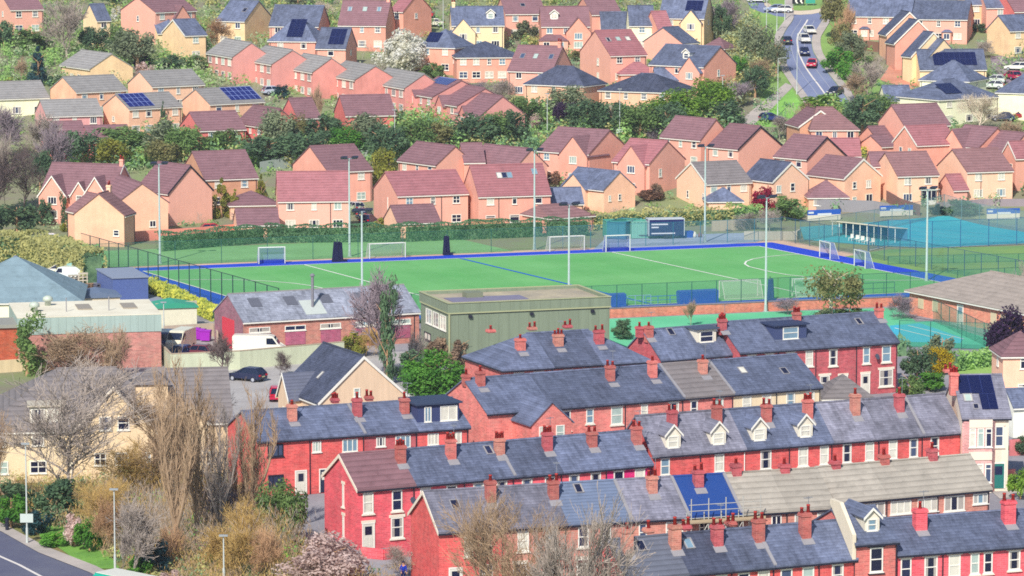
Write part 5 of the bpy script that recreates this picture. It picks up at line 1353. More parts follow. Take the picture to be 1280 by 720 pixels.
# goals ----------------------------------------------------------------
def goal(label, px, py, yaw, w, h, d, frame, net, blue=False, group='goals round the hockey pitch'):
    c = P(px, py)
    rt = thing('goal', label, 'goal', (c.x, c.y, c.z + .1), yaw, group)
    fm = m_plain(frame, .4, name='goal_paint')
    b = MB(); r = .07
    b.tube((-w / 2, 0, 0), (-w / 2, 0, h), r).tube((w / 2, 0, 0), (w / 2, 0, h), r).tube((-w / 2 - r, 0, h), (w / 2 + r, 0, h), r)
    b.build('frame', fm, rt)
    nb = MB()
    t = d * .45
    A = [(-w / 2, 0, h), (w / 2, 0, h), (w / 2, t, h), (-w / 2, t, h), (-w / 2, d, 0), (w / 2, d, 0), (-w / 2, 0, 0), (w / 2, 0, 0)]
    nb.poly(A, [(0, 1, 2, 3), (3, 2, 5, 4), (6, 0, 3, 4), (7, 5, 2, 1)])
    nb.build('net', m_net(net, .42 if blue else .3, .85), rt)
    s = MB(); s.tube((-w / 2, t, h), (-w / 2, d, 0), .04, n=4).tube((w / 2, t, h), (w / 2, d, 0), .04, n=4).tube((-w / 2, d, .03), (w / 2, d, .03), .04, n=4).tube((-w / 2, t, h), (w / 2, t, h), .03, n=4)
    s.build('stanchion', fm, rt)
    if blue:
        MB().box(-w / 2 + .08, w / 2 - .08, d - .1, d - .04, 0, .46).box(-w / 2 + .03, -w / 2 + .07, .08, d - .1, 0, .46).box(w / 2 - .07, w / 2 - .03, .08, d - .1, 0, .46).build('backboard', m_plain('#1f3fb0', .6, name='backboard'), rt)
    return rt
ya = math.atan2(e1.y, e1.x)
goal('white framed hockey goal with blue boards at the far left of the pitch', 340, 330.5, ya - .1, 3.7, 2.3, 1.4, '#f4f4ee', '#7f8fd0', True)
goal('white football goal with pale net on the far side, left of centre', 484.5, 323.5, ya, 5.3, 2.1, 1.9, '#f2efe4', '#d8dccb')
goal('white football goal behind the middle floodlight pole', 709, 314.5, ya, 5.3, 2.1, 1.9, '#f2efe4', '#d8dccb')
goal('white framed hockey goal with blue boards beside the container compound', 772.5, 315, ya, 3.7, 2.3, 1.4, '#f4f4ee', '#7f8fd0', True)
goal('hockey goal on the right hand blue surround, farther of two', 1031, 323.5, ya - math.pi / 2, 3.6, 2.3, 1.4, '#f4f4ee', '#8f9fe0', True)
goal('hockey goal on the right hand blue surround, nearer of two', 1074.5, 335, ya - math.pi / 2, 3.6, 2.3, 1.4, '#f4f4ee', '#8f9fe0', True)
goal('large white football goal with net near the front edge of the pitch', 923, 372, ya + math.pi, 5.4, 2.2, 1.9, '#f2efe4', '#d8dccb')
goal('pale hockey goal seen edge on behind the weeping birch', 1006, 370, ya + math.pi, 3.6, 2.2, 1.3, '#e8ebe0', '#c8dccb')
# furled black dividing nets
def furled(label, px, py, h, w, hx='#22264a'):
    c = P(px, py)
    rt = thing('dividing_net', label, 'net', (c.x, c.y, c.z), ya, 'furled dividing nets')
    b = MB(); rng = random.Random(px)
    for i in range(9):
        x = (i - 4) * w / 9
        b.tube((x + rng.uniform(-.1, .1), rng.uniform(-.2, .2), .05), (x * .75 + rng.uniform(-.05, .05), rng.uniform(-.1, .1), h * rng.uniform(.9, 1)), .2, .13, n=6)
    b.build('netting', m_plain(hx, .9, .1, name='dark_net'), rt)
    MB().tube((0, .3, 0), (0, .3, h + .2), .06, n=6).build('post', m_metal('#45506a'), rt)
    MB().box(-w * .6, w * .9, -.4, .3, 0, .35).build('folds', m_plain(hx, .9, .1, name='dark_net'), rt)
furled('wide black furled net beside the left floodlight', 422.5, 327.5, 2.9, 1.4)
furled('slim black furled net at the far side centre line', 558.5, 319, 2.8, .9)
furled('blue black furled net at the near side by the tall floodlight', 963.5, 376.5, 3.0, .8, '#2a3a8a')
# dugouts
def dugout(label, px, py, yaw, w, hx, pan=None, grp='team shelters'):
    c = P(px, py); rt = thing('team_shelter', label, 'shelter', (c.x, c.y, c.z + .08), yaw, grp)
    b = MB().prism([(0, 0), (0, 1.55), (-.9, 1.65), (-1.3, 1.35), (-1.3, 1.28), (-.9, 1.56), (-.08, 1.48), (-.08, 0)], 'x', -w / 2, w / 2)
    b.build('shell', m_plain(hx, .35, .4, name='shelter_shell'), rt)
    for sg in (-1, 1):
        MB().prism([(-.08, 0), (-.08, 1.46), (-.9, 1.54), (-1.2, 1.3), (-.9, 0)], 'x', sg * w / 2 - .03, sg * w / 2 + .03).build('side_panel', m_plain(hx, .35, .4, name='shelter_shell'), rt)
    MB().box(-w / 2 + .15, w / 2 - .15, -.55, -.15, .4, .46).build('bench', WHITE, rt)
dugout('long blue team shelter at the near side of the pitch', 874, 379.5, ya + math.pi, 5.4, '#2246c0')
dugout('short blue team shelter beside the green hall', 771, 384, ya + math.pi, 2.6, '#2246c0')
# barriers
def rail(label, px, py, w, h, hx):
    c = P(px, py); rt = thing('pitch_barrier', label, 'barrier', (c.x, c.y, c.z + .06), ya, 'barriers along the near pitch side')
    b = MB().tube((-w / 2, 0, h), (w / 2, 0, h), .05, n=5).tube((-w / 2, 0, h * .5), (w / 2, 0, h * .5), .04, n=5)
    b.build('rail', m_metal(hx), rt)
    for i in range(4):
        x = -w / 2 + w * i / 3
        MB().tube((x, 0, 0), (x, 0, h), .05, n=5).build('post', m_metal(hx), rt)
rail('pale blue rail barrier right of the short blue shelter', 799, 381.5, 3.2, 1.2, '#9fc3e0')
rail('low blue rail barrier between the two blue shelters', 830, 380, 5.0, 1.0, '#3f7fd0')
rail('dark green rail barrier near the far end of the near side', 1098, 368, 4.6, 1.5, '#3f6f6a')
# advertising boards
def advert(label, px, py, yaw, w):
    c = P(px, py); rt = thing('advertising_board', label, 'board', (c.x, c.y, c.z + .05), yaw, 'blue and white boards round the court')
    MB().box(-w / 2, w / 2, -.05, .05, .1, .95).build('lower_panel', m_plain('#f1ead8', .5, name='board_white'), rt)
    MB().box(-w / 2, w / 2, -.05, .05, .954, 1.75).build('upper_panel', m_plain('#2b64c8', .5, name='board_blue'), rt)
    MB().box(-w * .2, w * .22, -.075, -.055, .85, 1.2).box(-w * .48, -w * .32, -.075, -.055, 1.2, 1.5).build('lettering', m_plain('#e9eef2', .5, name='board_print'), rt)
    for sg in (-1, 1): MB().box(sg * w * .42 - .05, sg * w * .42 + .05, .054, .14, 0, 1.7).build('post', BLACKP, rt)
advert('blue and white advertising board at the left of the blue court', 1030, 276.5, R(20), 5.6)
advert('blue and white advertising board at the middle back of the blue court', 1120.5, 271, R(18), 5.6)
advert('blue and white advertising board at the right edge behind the blue court', 1254, 275, R(12), 5.4)
# floodlights
def floodlight(label, px, pyb, pyt, hx='#c9dcd8', heads=2):
    c = P(px, pyb); zt = zat(c.x, c.y, pyt); h = min(max(zt - c.z, 8), 19)
    rt = thing('floodlight', label, 'floodlight', (c.x, c.y, c.z), ya, 'floodlights round the sports ground')
    MB().tube((0, 0, 0), (0, 0, h), .17, .10, n=8).build('pole', m_metal(hx), rt)
    MB().box(-.28, .28, -.28, .28, 0, .12).lathe([(.24, .12), (.2, .9), (.17, 1.0)], 8).build('base_plate', m_metal('#b9cac6'), rt)
    MB().box(-1.15, 1.15, -.06, .06, h - .1, h + .02).build('cross_arm', m_metal('#8b93a4'), rt)
    for i in range(heads):
        x = (-.8, .8)[i] if heads == 2 else 0
        lm = MB().box(-.42, .42, -.45, .35, -.22, .06)
        place('lamp_head', shared('lamphead', lambda: lm.mesh('lamp_head', m_plain('#33384e', .4, name='lamp_housing'))), rt, (x, -.1, h + .22), (R(-18), 0, 0))
for l, px, b, t in (('left end', 200, 330, 205), ('left of the furled black net', 437, 321, 198), ('in front of the long workshop roof', 453, 424, 264), ('behind the white goal, centre', 668, 312, 188),
                    ('in front of the green hall', 711, 420, 256), ('beside the container compound', 881, 303, 183), ('near right corner of the pitch', 957, 390, 247), ('by the right end goals', 1158, 352, 236)):
    floodlight('pale floodlight pole with twin dark lamps, ' + l, px, b, t)
# containers in the compound
def container(label, px, py, yaw, L, hx, W=2.4, h=2.5):
    c = P(px, py); rt = thing('shipping_container', label, 'container', (c.x, c.y, c.z + .02), yaw, 'containers in the compound')
    b = MB(); n = int(L / .28); prof = []
    for i in range(n):
        x = i * L / n; d = .05 if i % 2 else 0
        prof += [(x, d), (x + L / n, d)]
    pts = prof + [(L, W), (0, W)]
    b.poly([(x, y, .1) for x, y in pts] + [(x, y, h) for x, y in pts], [(i, (i + 1) % len(pts), len(pts) + (i + 1) % len(pts), len(pts) + i) for i in range(len(pts))])
    b.poly([(0, .05, h - .02), (L, .05, h - .02), (L, W, h - .02), (0, W, h - .02)], [(0, 1, 2, 3)])
    b.build('body', m_metal(hx, .5), rt)
    MB().box(-.06, L + .06, -.04, .06, h, h + .12).box(-.06, L + .06, W - .06, W + .04, h, h + .12).box(-.06, .06, .064, W - .064, h, h + .12).box(-.06, -.004, .0, .1, .0, h - .004).build('frame', m_metal(hx, .5), rt)
    d = MB().box(-.05, -.01, .15, W / 2 - .02, .15, h - .1).box(-.05, -.01, W / 2 + .02, W - .15, .15, h - .1)
    d.build('door', m_metal(hx, .5), rt)
    return rt
container('teal green shipping container at the back of the compound', 758, 298, R(12), 6, '#4fae9c')
container('dark teal shipping container by the hedge end, in the compound', 782, 300, R(68), 7.0, '#357f94', 3.0)
container('pale green corrugated container in the compound, beside the navy trailer', 790, 299, R(16), 6.0, '#86c4b2', 2.6)
# catering trailer
c = P(811, 299.5); tr = thing('catering_trailer', 'navy box trailer with white lettering beside the pale green container', 'trailer', (c.x, c.y, c.z), R(10))
NAVY = m_plain('#262c66', .35, .4, name='navy_panel')
MB().box(0, 5.4, 0, 2.2, .55, 2.95).build('body', NAVY, tr)
MB().box(-.05, .05, -.04, -.004, .5, 3).box(5.35, 5.45, -.04, -.004, .5, 3).box(-.05, 5.45, -.05, -.006, 2.95, 3.05).box(-.08, 5.48, 0, 2.25, 2.954, 3.06).build('edging', m_metal('#d6dfe2'), tr)
MB().box(-.03, -.004, .1, 2.1, .7, 2.8).build('end_panel', m_plain('#b3aabc', .5, name='end_panel'), tr)
MB().box(.4, 2.9, -.02, -.004, 2.15, 2.35).box(.4, 1.5, -.02, -.004, 1.7, 1.9).box(.4, 4.0, -.02, -.004, .8, .98).build('lettering', m_plain('#e8e9f0', .5, name='lettering'), tr)
for x in (2.6, 3.4):
    w_ = MB(); w_.tube((x, -.05, .36), (x, .2, .36), .36, n=14); w_.build('wheel', BLACKP, tr)
MB().box(-1.3, 0, 1.0, 1.2, .5, .6).build('drawbar', m_metal('#5a5f70'), tr)
# blue tub with sacks
def tub(label, px, py, hx, w, d, h, yaw, items=0, name='storage_tub'):
    c = P(px, py); rt = thing(name, label, 'tub', (c.x, c.y, c.z), yaw)
    b = MB(); b.poly([(-w * .45, -d * .45, 0), (w * .45, -d * .45, 0), (w * .45, d * .45, 0), (-w * .45, d * .45, 0), (-w / 2, -d / 2, h), (w / 2, -d / 2, h), (w / 2, d / 2, h), (-w / 2, d / 2, h)], [(0, 3, 2, 1), (0, 1, 5, 4), (1, 2, 6, 5), (2, 3, 7, 6), (3, 0, 4, 7)])
    b.box(-w / 2 - .05, w / 2 + .05, -d / 2 - .05, -d / 2 - .005, h - .1, h + .03)
    b.build('body', m_plain(hx, .5, name='plastic'), rt)
    MB().box(-w * .44, w * .44, -d * .44, d * .44, h - .25, h - .12).build('contents', m_plain('#e8e4d6', .8, name='sacks'), rt)
tub('blue open tub with white sacks beside the navy trailer', 857, 297, '#2f5ac0', 2.1, 1.2, 1.0, R(10))
def sack(label, px, py, hx, s=.6, name='sack'):
    c = P(px, py); b = MB().lathe([(.1, 0), (.5, .1), (.55, .5), (.4, .9), (.1, 1.05)], 9)
    o = b.build(name, m_plain(hx, .8, name='sackcloth'), None, (c.x, c.y, c.z + .02), (0, 0, px), True); o.scale = (s, s, s * 1.4); tag(o, label, name.replace('_', ' ')); return o
sack('upright white bag on the ground right of the blue tub', 868, 297, '#f2efe0', .6)
sack('small dark bag at the far right of the compound bags', 875, 297, '#8f6a6a', .55)
# green covered stack and tables of the stand (white slats) by the blue court
c = P(1046, 294); rt = thing('spectator_shelter', 'long low shelter with cream sloping roof and white posts beside the blue court', 'shelter', (c.x, c.y, c.z), R(-48))
MB().prism([(-1.4, 2.2), (1.4, 1.9), (1.4, 2.0), (-1.4, 2.32)], 'x', 0, 13).build('roof', m_plain('#efe2c4', .7, name='roof_sheet'), rt)
for i in range(10):
    MB().tube((.2 + i * 1.4, -1.2, 0), (.2 + i * 1.4, -1.2, 2.15), .07, n=5).build('post', WHITE, rt)
MB().box(0, 13, 1.2, 1.3, 0, 1.9).build('back_panel', m_plain('#4f86a8', .7, name='panel'), rt)

for i in range(5):
    q = P(1064 + i * 6.5, 301.5 + i * 1.3)
    ch = thing('white_chair', 'white plastic chair in the row in front of the cream roofed shelter', 'chair', (q.x, q.y, q.z + .06), R(-40), 'white chairs by the shelter')
    cm = shared('chseat', lambda: MB().box(-.3, .3, -.3, .3, .42, .47).mesh('seat', WHITE)); place('seat', cm, ch)
    cm = shared('chback', lambda: MB().box(-.3, .3, .26, .31, .472, 1.0).mesh('backrest', WHITE)); place('backrest', cm, ch)
    for x in (-.26, .26):
        for y in (-.26, .26): place('leg', shared('chleg', lambda: MB().box(-.03, .03, -.03, .03, 0, .418).mesh('leg', WHITE)), ch, (x, y, 0))

def garden_room(label, px, py, yaw, w, d, h, rise, roofhex, group=None):
    c = P(px, py); rt = thing('garden_room', label, 'garden room', (c.x, c.y, c.z), yaw, group)
    x = w / 2; k = min(w, d) * .28
    pl = [(-x, d), (-x, k), (-x + k, 0), (x - k, 0), (x, k), (x, d)]
    b = MB().poly([(p, q, 0) for p, q in pl] + [(p, q, .7) for p, q in pl], [(i, i + 1, i + 7, i + 6) for i in range(5)]); b.build('dwarf_wall', WHITE, rt)
    g = MB().poly([(p * .99, q + .01, .7) for p, q in pl] + [(p * .99, q + .01, h) for p, q in pl], [(i, i + 1, i + 7, i + 6) for i in range(5)]); g.build('glazing', GLASS, rt)
    f = MB()
    for i in range(5):
        (xa, ya_), (xb, yb) = pl[i], pl[i + 1]; n = max(1, int(math.hypot(xb - xa, yb - ya_) / .8))
        for j in range(n + 1): 
            t = j / n; f.tube((xa + (xb - xa) * t, ya_ + (yb - ya_) * t, .7), (xa + (xb - xa) * t, ya_ + (yb - ya_) * t, h), .06, n=4)
        f.tube((xa, ya_, h), (xb, yb, h), .09, n=4)
    f.build('frame', WHITE, rt)
    top = [(p * 1.06, q - .12, h) for p, q in pl]
    MB().poly(top + [(-x * .35, d * .62, h + rise), (x * .35, d * .62, h + rise), (-x * .35, d, h + rise), (x * .35, d, h + rise)], [(0, 1, 6, 8), (1, 2, 6), (2, 3, 7, 6), (3, 4, 7), (4, 5, 9, 7), (6, 7, 9, 8)]).build('roof', m_plain(roofhex, .3, .5, name='room_roof'), rt)
    return rt
garden_room('white garden room with small dark roof in front of the wide hip roofed house', 598, 100, R(4), 5.6, 3.4, 1.7, 1.1, '#4a5068')
garden_room('white arched garden room with bright glass beside the flat fronted house', 361, 286, R(4), 3.4, 2.6, 2.2, 1.0, '#a9d2e4')
garden_room('garden room with pale green roof in front of the left orange gabled house', 1161, 256, R(14), 4.2, 3.2, 2.3, .9, '#9fc9c2')
garden_room('small blue roofed bay room on the house with three front gables', 67, 277, R(12), 2.6, 1.8, 2.2, .6, '#7fa3c0')

def crate(label, px, py, yaw, w, d, h, hx, rows=4, name='pallet_stack', cat='pallets', group='clutter in the yard behind the factory'):
    c = P(px, py); rt = thing(name, label, cat, (c.x, c.y, c.z + .03), yaw, group)
    m = m_plain(hx, .85, .1, name='crate_wood')
    b = MB()
    for i in range(rows):
        z = h * i / rows
        for k in range(5):
            y = -d / 2 + (k + .1) * d / 5; b.box(-w / 2, w / 2, y, y + d / 6.5, z + h / rows * .72, z + h / rows * .95)
    b.build('slats', m, rt)
    q = MB()
    for i in range(rows):
        z = h * i / rows
        for k in (-1, 0, 1): q.box(k * w * .42 - .06, k * w * .42 + .06, -d / 2, d / 2, z, z + h / rows * .715)
    q.build('blocks', m, rt)
for a in (('grey pallet stack beside the parked white hatchback', 92, 356, .3, 1.3, 1.2, 1.3, '#c9bfae'), ('tall pale pallet stack left of the blue store', 104, 358, .1, 1.3, 1.2, 1.8, '#dccfb8'), ('low brown pallet stack behind the factory roof', 112, 362, .5, 1.4, 1.2, .8, '#a98a70'), ('white topped pallet stack by the hedge, yard', 116, 352, .2, 1.2, 1.2, 1.5, '#e6e2d6'), ('dark pallet stack against the blue store', 124, 366, .4, 1.3, 1.1, 1.2, '#6b6a78')):
    crate(*a)
for a in (('turquoise covered frame tent in the yard, left', 98, 349, .2, '#9fd0c8'), ):
    c = P(a[1], a[2]); rt = thing('canopy_tent', a[0], 'tent', (c.x, c.y, c.z), a[3])
    MB().poly([(-1.6, -1.6, 2.1), (1.6, -1.6, 2.1), (1.6, 1.6, 2.1), (-1.6, 1.6, 2.1), (0, 0, 2.9)], [(0, 1, 4), (1, 2, 4), (2, 3, 4), (3, 0, 4)]).build('canopy', m_plain(a[4], .7, name='canvas'), rt)
    for x in (-1.5, 1.5):
        for y in (-1.5, 1.5): MB().tube((x, y, 0), (x, y, 2.1), .05, n=5).build('leg', WHITE, rt)
tub('purple recycling crate on the ground by the yard bins', 236, 427, '#7a3a9a', 1.0, .7, .8, .2)
# ------------------------------------------------------------------ vehicles
def car(label, px, py, yaw, hx, L=4.2, W=1.78, H=1.48, kind='hatch', name='car', cat='car', group='cars', xy=None):
    c = P(px, py) if xy is None else Vector((xy[0], xy[1], ground(xy[1])))
    rt = thing(name, label, cat, (c.x, c.y, c.z + .09), yaw, group)
    paint = shared(('paint', hx), lambda: m_plain(hx, .25, .5, .85, .06, name='car_paint'))
    zl = .24; zb = H * .60
    if kind == 'van':
        body = [(0, zl), (0, H * .98), (.12, H), (L * .70, H), (L * .80, H * .93), (L * .89, H * .58), (L - .08, H * .48), (L, H * .3), (L, zl)]
    else:
        body = [(0, zl), (0, zb * .8), (.06, zb), (L * .25, zb + .03), (L * .68, zb + .01), (L * .92, zb * .86), (L - .03, zb * .7), (L, zl + .1), (L, zl)]
    bm = bmesh.new()
    def loft(prof, w0, w1, zsplit):
        n = len(prof); a = []; b = []
        for x, z in prof:
            w = w0 if z < zsplit else w1
            a.append(bm.verts.new((x - L / 2, -w / 2, z))); b.append(bm.verts.new((x - L / 2, w / 2, z)))
        bm.faces.new(a[::-1]); bm.faces.new(b)
        for i in range(n): bm.faces.new((a[i], a[(i + 1) % n], b[(i + 1) % n], b[i]))
    loft(body, W, W * .95 if kind != 'van' else W * .93, zb * .75)
    bmesh.ops.bevel(bm, geom=[e for e in bm.edges if e.calc_length() > .2], offset=.06, segments=2, affect='EDGES')
    bmesh.ops.recalc_face_normals(bm, faces=bm.faces[:])
    me = bpy.data.meshes.new('body'); bm.to_mesh(me); bm.free(); me.materials.append(paint)
    place('body', me, rt)
    gl = shared('carglass', lambda: m_plain('#1e2740', .06, .6, .8, .05, name='car_glass'))
    if kind != 'van':
        x0, x1 = (-L * .49, L * .24) if kind != 'saloon' else (-L * .40, L * .22)
        r0, r1 = (-L * .36, L * .02) if kind != 'saloon' else (-L * .24, L * .02)
        wb, wt = W * .93, W * .72
        z0 = zb - .01; z1 = H - .06
        g = MB(); g.poly([(x0, -wb / 2, z0), (x1, -wb / 2, z0), (x1, wb / 2, z0), (x0, wb / 2, z0), (r0, -wt / 2, z1), (r1, -wt / 2, z1), (r1, wt / 2, z1), (r0, wt / 2, z1)],
                         [(4, 5, 6, 7), (0, 1, 5, 4), (1, 2, 6, 5), (2, 3, 7, 6), (3, 0, 4, 7)])
        g.build('windows', gl, rt)
        t = MB(); t.poly([(r0 - .06, -wt / 2 - .03, z1 - .02), (r1 + .06, -wt / 2 - .03, z1 - .02), (r1 + .06, wt / 2 + .03, z1 - .02), (r0 - .06, wt / 2 + .03, z1 - .02), (r0 + .05, -wt / 2 + .06, H), (r1 - .04, -wt / 2 + .06, H), (r1 - .04, wt / 2 - .06, H), (r0 + .05, wt / 2 - .06, H)],
                         [(4, 5, 6, 7), (0, 1, 5, 4), (1, 2, 6, 5), (2, 3, 7, 6), (3, 0, 4, 7), (0, 3, 2, 1)])
        for sg in (-1, 1):
            for xa, xb in ((x0, r0), (x1, r1), ((x0 + x1) / 2, (r0 + r1) / 2)):
                t.tube((xa, sg * (wb / 2 + .005), z0), (xb, sg * (wt / 2 + .01), z1), .045, n=4)
        t.build('roof', paint, rt)
    else:
        g = MB(); g.poly([(L * .80 - L / 2 + .02, -W * .42, H * .92), (L * .80 - L / 2 + .02, W * .42, H * .92), (L * .89 - L / 2 + .02, W * .44, H * .60), (L * .89 - L / 2 + .02, -W * .44, H * .60)], [(0, 1, 2, 3)])
        for sg in (-1, 1):
            y = sg * (W * .475 + .012)
            g.poly([(L * .66 - L / 2, y, H * .88), (L * .78 - L / 2, y, H * .88), (L * .86 - L / 2, y, H * .60), (L * .66 - L / 2, y, H * .60)], [(0, 1, 2, 3)])
        g.build('windows', gl, rt)
    wr = .32 if kind != 'van' else .36
    tyre = shared(('tyre', wr), lambda: MB().tube((0, -.1, 0), (0, .1, 0), wr, n=16).mesh('wheel', BLACKP))
    rim = shared(('rim', wr), lambda: MB().tube((0, -.112, 0), (0, .112, 0), wr * .62, n=12).mesh('rim', m_metal('#b9bcc6')))
    for xs in (-L * .31, L * .32):
        for sg in (-1, 1):
            w_ = place('wheel', tyre, rt, (xs, sg * (W / 2 - .08), wr - .09)); place('rim', rim, w_)
    hl = shared('hl', lambda: MB().box(-.06, .06, -.18, .18, -.07, .07).mesh('headlight', m_plain('#f3f0e0', .2, .5, name='lamp_lens')))
    tl = shared('tl', lambda: MB().box(-.06, .06, -.16, .16, -.09, .09).mesh('tail_light', m_plain('#d0122f', .3, .5, name='tail_lens')))
    for sg in (-1, 1):
        place('headlight', hl, rt, (L / 2 - .02 - (.03 if kind == 'van' else 0), sg * W * .36, zb * .74)); place('tail_light', tl, rt, (-L / 2 - .01, sg * W * .37, zb * .8))
    pl = shared('npl', lambda: MB().box(-.015, .015, -.26, .26, -.06, .06).mesh('number_plate', m_plain('#f3e9a8', .5, name='plate')))
    place('number_plate', pl, rt, (-L / 2 - .02, 0, zb * .62)); 
    place('number_plate', shared('nplf', lambda: MB().box(-.015, .015, -.26, .26, -.06, .06).mesh('number_plate', m_plain('#f0f0ea', .5, name='plate'))), rt, (L / 2 + .02, 0, zl + .22))
    return rt
TC = 'cars on the upper right road'
car('white car farthest down the queue on the upper right road', 1012, 42, R(-83), '#f6f3ea', group=TC)
car('white car second in the queue on the upper right road', 1005.5, 53, R(-86), '#f4f1e8', group=TC, L=4.5, H=1.6)
car('dark blue car in front of the red car on the upper right road', 1005.5, 69, R(-92), '#2c3468', group=TC)
car('bright red car at the tail of the queue on the upper right road', 1015, 84, R(-100), '#d81e48', group=TC)
car('dark car on the left lane of the upper right road', 982.5, 55, R(95), '#3c4258', group=TC)
car('silver blue car at the roundabout, left of a white car', 968, 15, R(175), '#93a2c2', group=TC)
car('white car at the roundabout touching the silver blue one', 977.5, 16, R(172), '#eceae4', group=TC)
car('white car cut by the top edge on the roundabout approach', 947, 3, R(178), '#f0eee8', group=TC)
car('black car half hidden by shrubs at the lower end of the upper right road', 1044, 119, R(-118), '#2a2e40', group=TC)
car('dark blue car beside the green hedge and footpath, right of centre', 964, 152, R(10), '#2c3b7c')
PK = 'cars parked among the houses at upper right'
car('white estate car parked at the right edge, upper right', 1271, 88, R(160), '#f2efe6', group=PK, kind='hatch', L=4.5)
car('crimson car parked beside the white ones, upper right', 1265, 99, R(110), '#c61f5c', group=PK)
car('pale car parked above the slate hip roof, upper right', 1242, 104, R(165), '#dfe6e0', group=PK)
car('white car parked lowest above the slate hip roof, upper right', 1240, 111, R(165), '#e9efe8', group=PK)
car('dark car under the tan house wall at the right edge', 1271, 70, R(20), '#2b3050', group=PK)
car('dark saloon parked by the pale bare tree at the right edge', 1254, 151, R(170), '#39415e', group=PK, kind='saloon')
car('dark red car parked by the right edge above the salmon houses', 1276, 149, R(170), '#a8202f', group=PK)
car('red car parked in the top centre drive', 529, 22, R(170), '#cf1f3a')
car('cream car parked below the red one in the top centre drive', 541, 33, R(172), '#efe9d8', kind='saloon')
car('dark blue car in the drive between the salmon houses, left of centre', 455, 272, R(80), '#27305c')
car('silver car in the drive behind the left floodlight', 443, 264, R(120), '#c9c6c6')
car('dark blue car in the lower part of the drive, left of centre', 460, 280, R(75), '#2b3768')
car('pale car with a blue sheet beside the grey roofed semis', 342, 118, R(25), '#c9cfe0')
car('white car in the shaded drive of the three gabled house', 67, 305, R(10), '#efeef0')
car('white hatchback parked between the pyramid roof and the conifer hedge', 72, 344, R(172), '#f5efe0', L=4.3)
car('dark blue car parked behind the white hatchback', 50, 332, R(170), '#27357e')
car('black hatchback parked in the car park by the cream house', 309, 476, R(150), '#262d4e', L=4.3)
car('red hatchback half hidden by the cream house porch', 347, 500, R(95), '#cf1f4a', L=4.0)
car('red car behind the brick wall below the big plain gable', 268, 292, R(10), '#c4182c')
car('white van parked along the brick workshop', 324, 446, R(-3), '#f7f3e4', L=6.0, W=2.0, H=2.5, kind='van', name='van', cat='van', group='vans')
car('white flatbed van with dark windscreen in the yard by the factory', 226, 438, R(-105), '#f2ecd2', L=5.4, W=2.0, H=2.4, kind='van', name='van', cat='van', group='vans')
car('dark van in the shade at the factory corner', 207, 436, R(-95), '#2a3166', L=4.8, W=1.9, H=2.0, kind='van', name='van', cat='van', group='vans')
car('dark blue car parked in front of the flatbed van', 224, 449, R(-110), '#2b3a70')
car('dark red car under cover in the yard, right of the flatbed van', 245, 447, R(160), '#7a3a45')
car('white van cut off among the clutter by the conifer hedge', 88, 352, R(160), '#e9efe9', L=4.8, W=1.9, H=2.0, kind='van', name='van', cat='van', group='vans')
# bus at the bottom edge
c = P(190, 776); c.z = 0; bs = thing('bus', 'white and turquoise bus at the bottom edge, only its roof in view', 'bus', (c.x, c.y, .1), R(-42))
bm = bmesh.new(); bmesh.ops.create_cube(bm, size=1.0); bmesh.ops.scale(bm, vec=(11, 2.5, 2.7), verts=bm.verts); bmesh.ops.translate(bm, vec=(0, 0, 1.75), verts=bm.verts)
bmesh.ops.bevel(bm, geom=bm.edges[:], offset=.18, segments=3, affect='EDGES'); me = bpy.data.meshes.new('body'); bm.to_mesh(me); bm.free(); me.materials.append(m_plain('#29b8a0', .3, .5, name='bus_paint')); place('body', me, bs)
MB().box(-5.2, 5.2, -1.05, 1.05, 3.105, 3.16).build('roof', m_plain('#f3f1e2', .4, name='bus_roof'), bs)
for sg in (-1, 1): MB().box(-5.0, 5.0, sg * 1.26 - .01, sg * 1.26 + .01, 1.6, 2.6).build('windows', m_plain('#1e2740', .06, .6, name='car_glass'), bs)
for sg in (-1, 1): MB().box(sg * 5.51 - .01, sg * 5.51 + .01, -1.05, 1.05, 1.3, 2.7).build('windscreen', m_plain('#1e2740', .06, .6, name='car_glass'), bs)
for x in (-3.4, 3.2):
    for sg in (-1, 1): MB().tube((x, sg * 1.1, .4), (x, sg * 1.3, .4), .48, n=16).build('wheel', BLACKP, bs)

# ------------------------------------------------------------------ street furniture
def lamp(label, px, pyb, pyt, arm=0, hx='#d5dcd8', sign=False, group='street lamps'):
    c = P(px, pyb); h = min(max(zat(c.x, c.y, pyt) - c.z, 4), 13)
    rt = thing('street_lamp', label, 'street lamp', (c.x, c.y, c.z), 0, group)
    b = MB().tube((0, 0, 0), (0, 0, 1.4), .11, n=8).tube((0, 0, 1.4), (0, 0, h), .075, .05, n=8)
    b.build('pole', m_metal(hx), rt)
    if arm: 
        MB().tube((0, 0, h), (arm, -.1, h + .12), .04, n=6).build('arm', m_metal(hx), rt)
    place('lamp_head', shared('lh', lambda: MB().box(-.35, .35, -.12, .12, -.08, .06).mesh('lamp_head', m_metal('#a9b0b4'))), rt, (arm, -.1, h + .12))
    if sign: MB().box(-.55, .55, -.14, -.1, h * .22, h * .22 + .75).build('sign_plate', m_plain('#d7e2dc', .5, name='sign_plate'), rt)
    return rt
lamp('pale lamp post with small sign beside the lower left road', 34, 680, 556, 0, sign=True)
lamp('pale lamp post in front of the small bare trees, lower left', 144, 714, 613)
lamp('pale lamp post among the golden shrubs at the bottom edge', 280, 732, 673)
lamp('thin pale lamp post in the tree belt, left of centre', 493.5, 200, 138)
lamp('thin lamp post beside the purple leaved shrub, upper centre', 684, 178, 118)
lamp('lamp post with a square sign in the grass, upper centre', 774.5, 182, 112, sign=True)
lamp('thin lamp post above the purple roofs, right of centre', 903, 150, 95)
lamp('lamp post with an arm beside the footpath at the road bend', 972, 145, 73, 1.2)
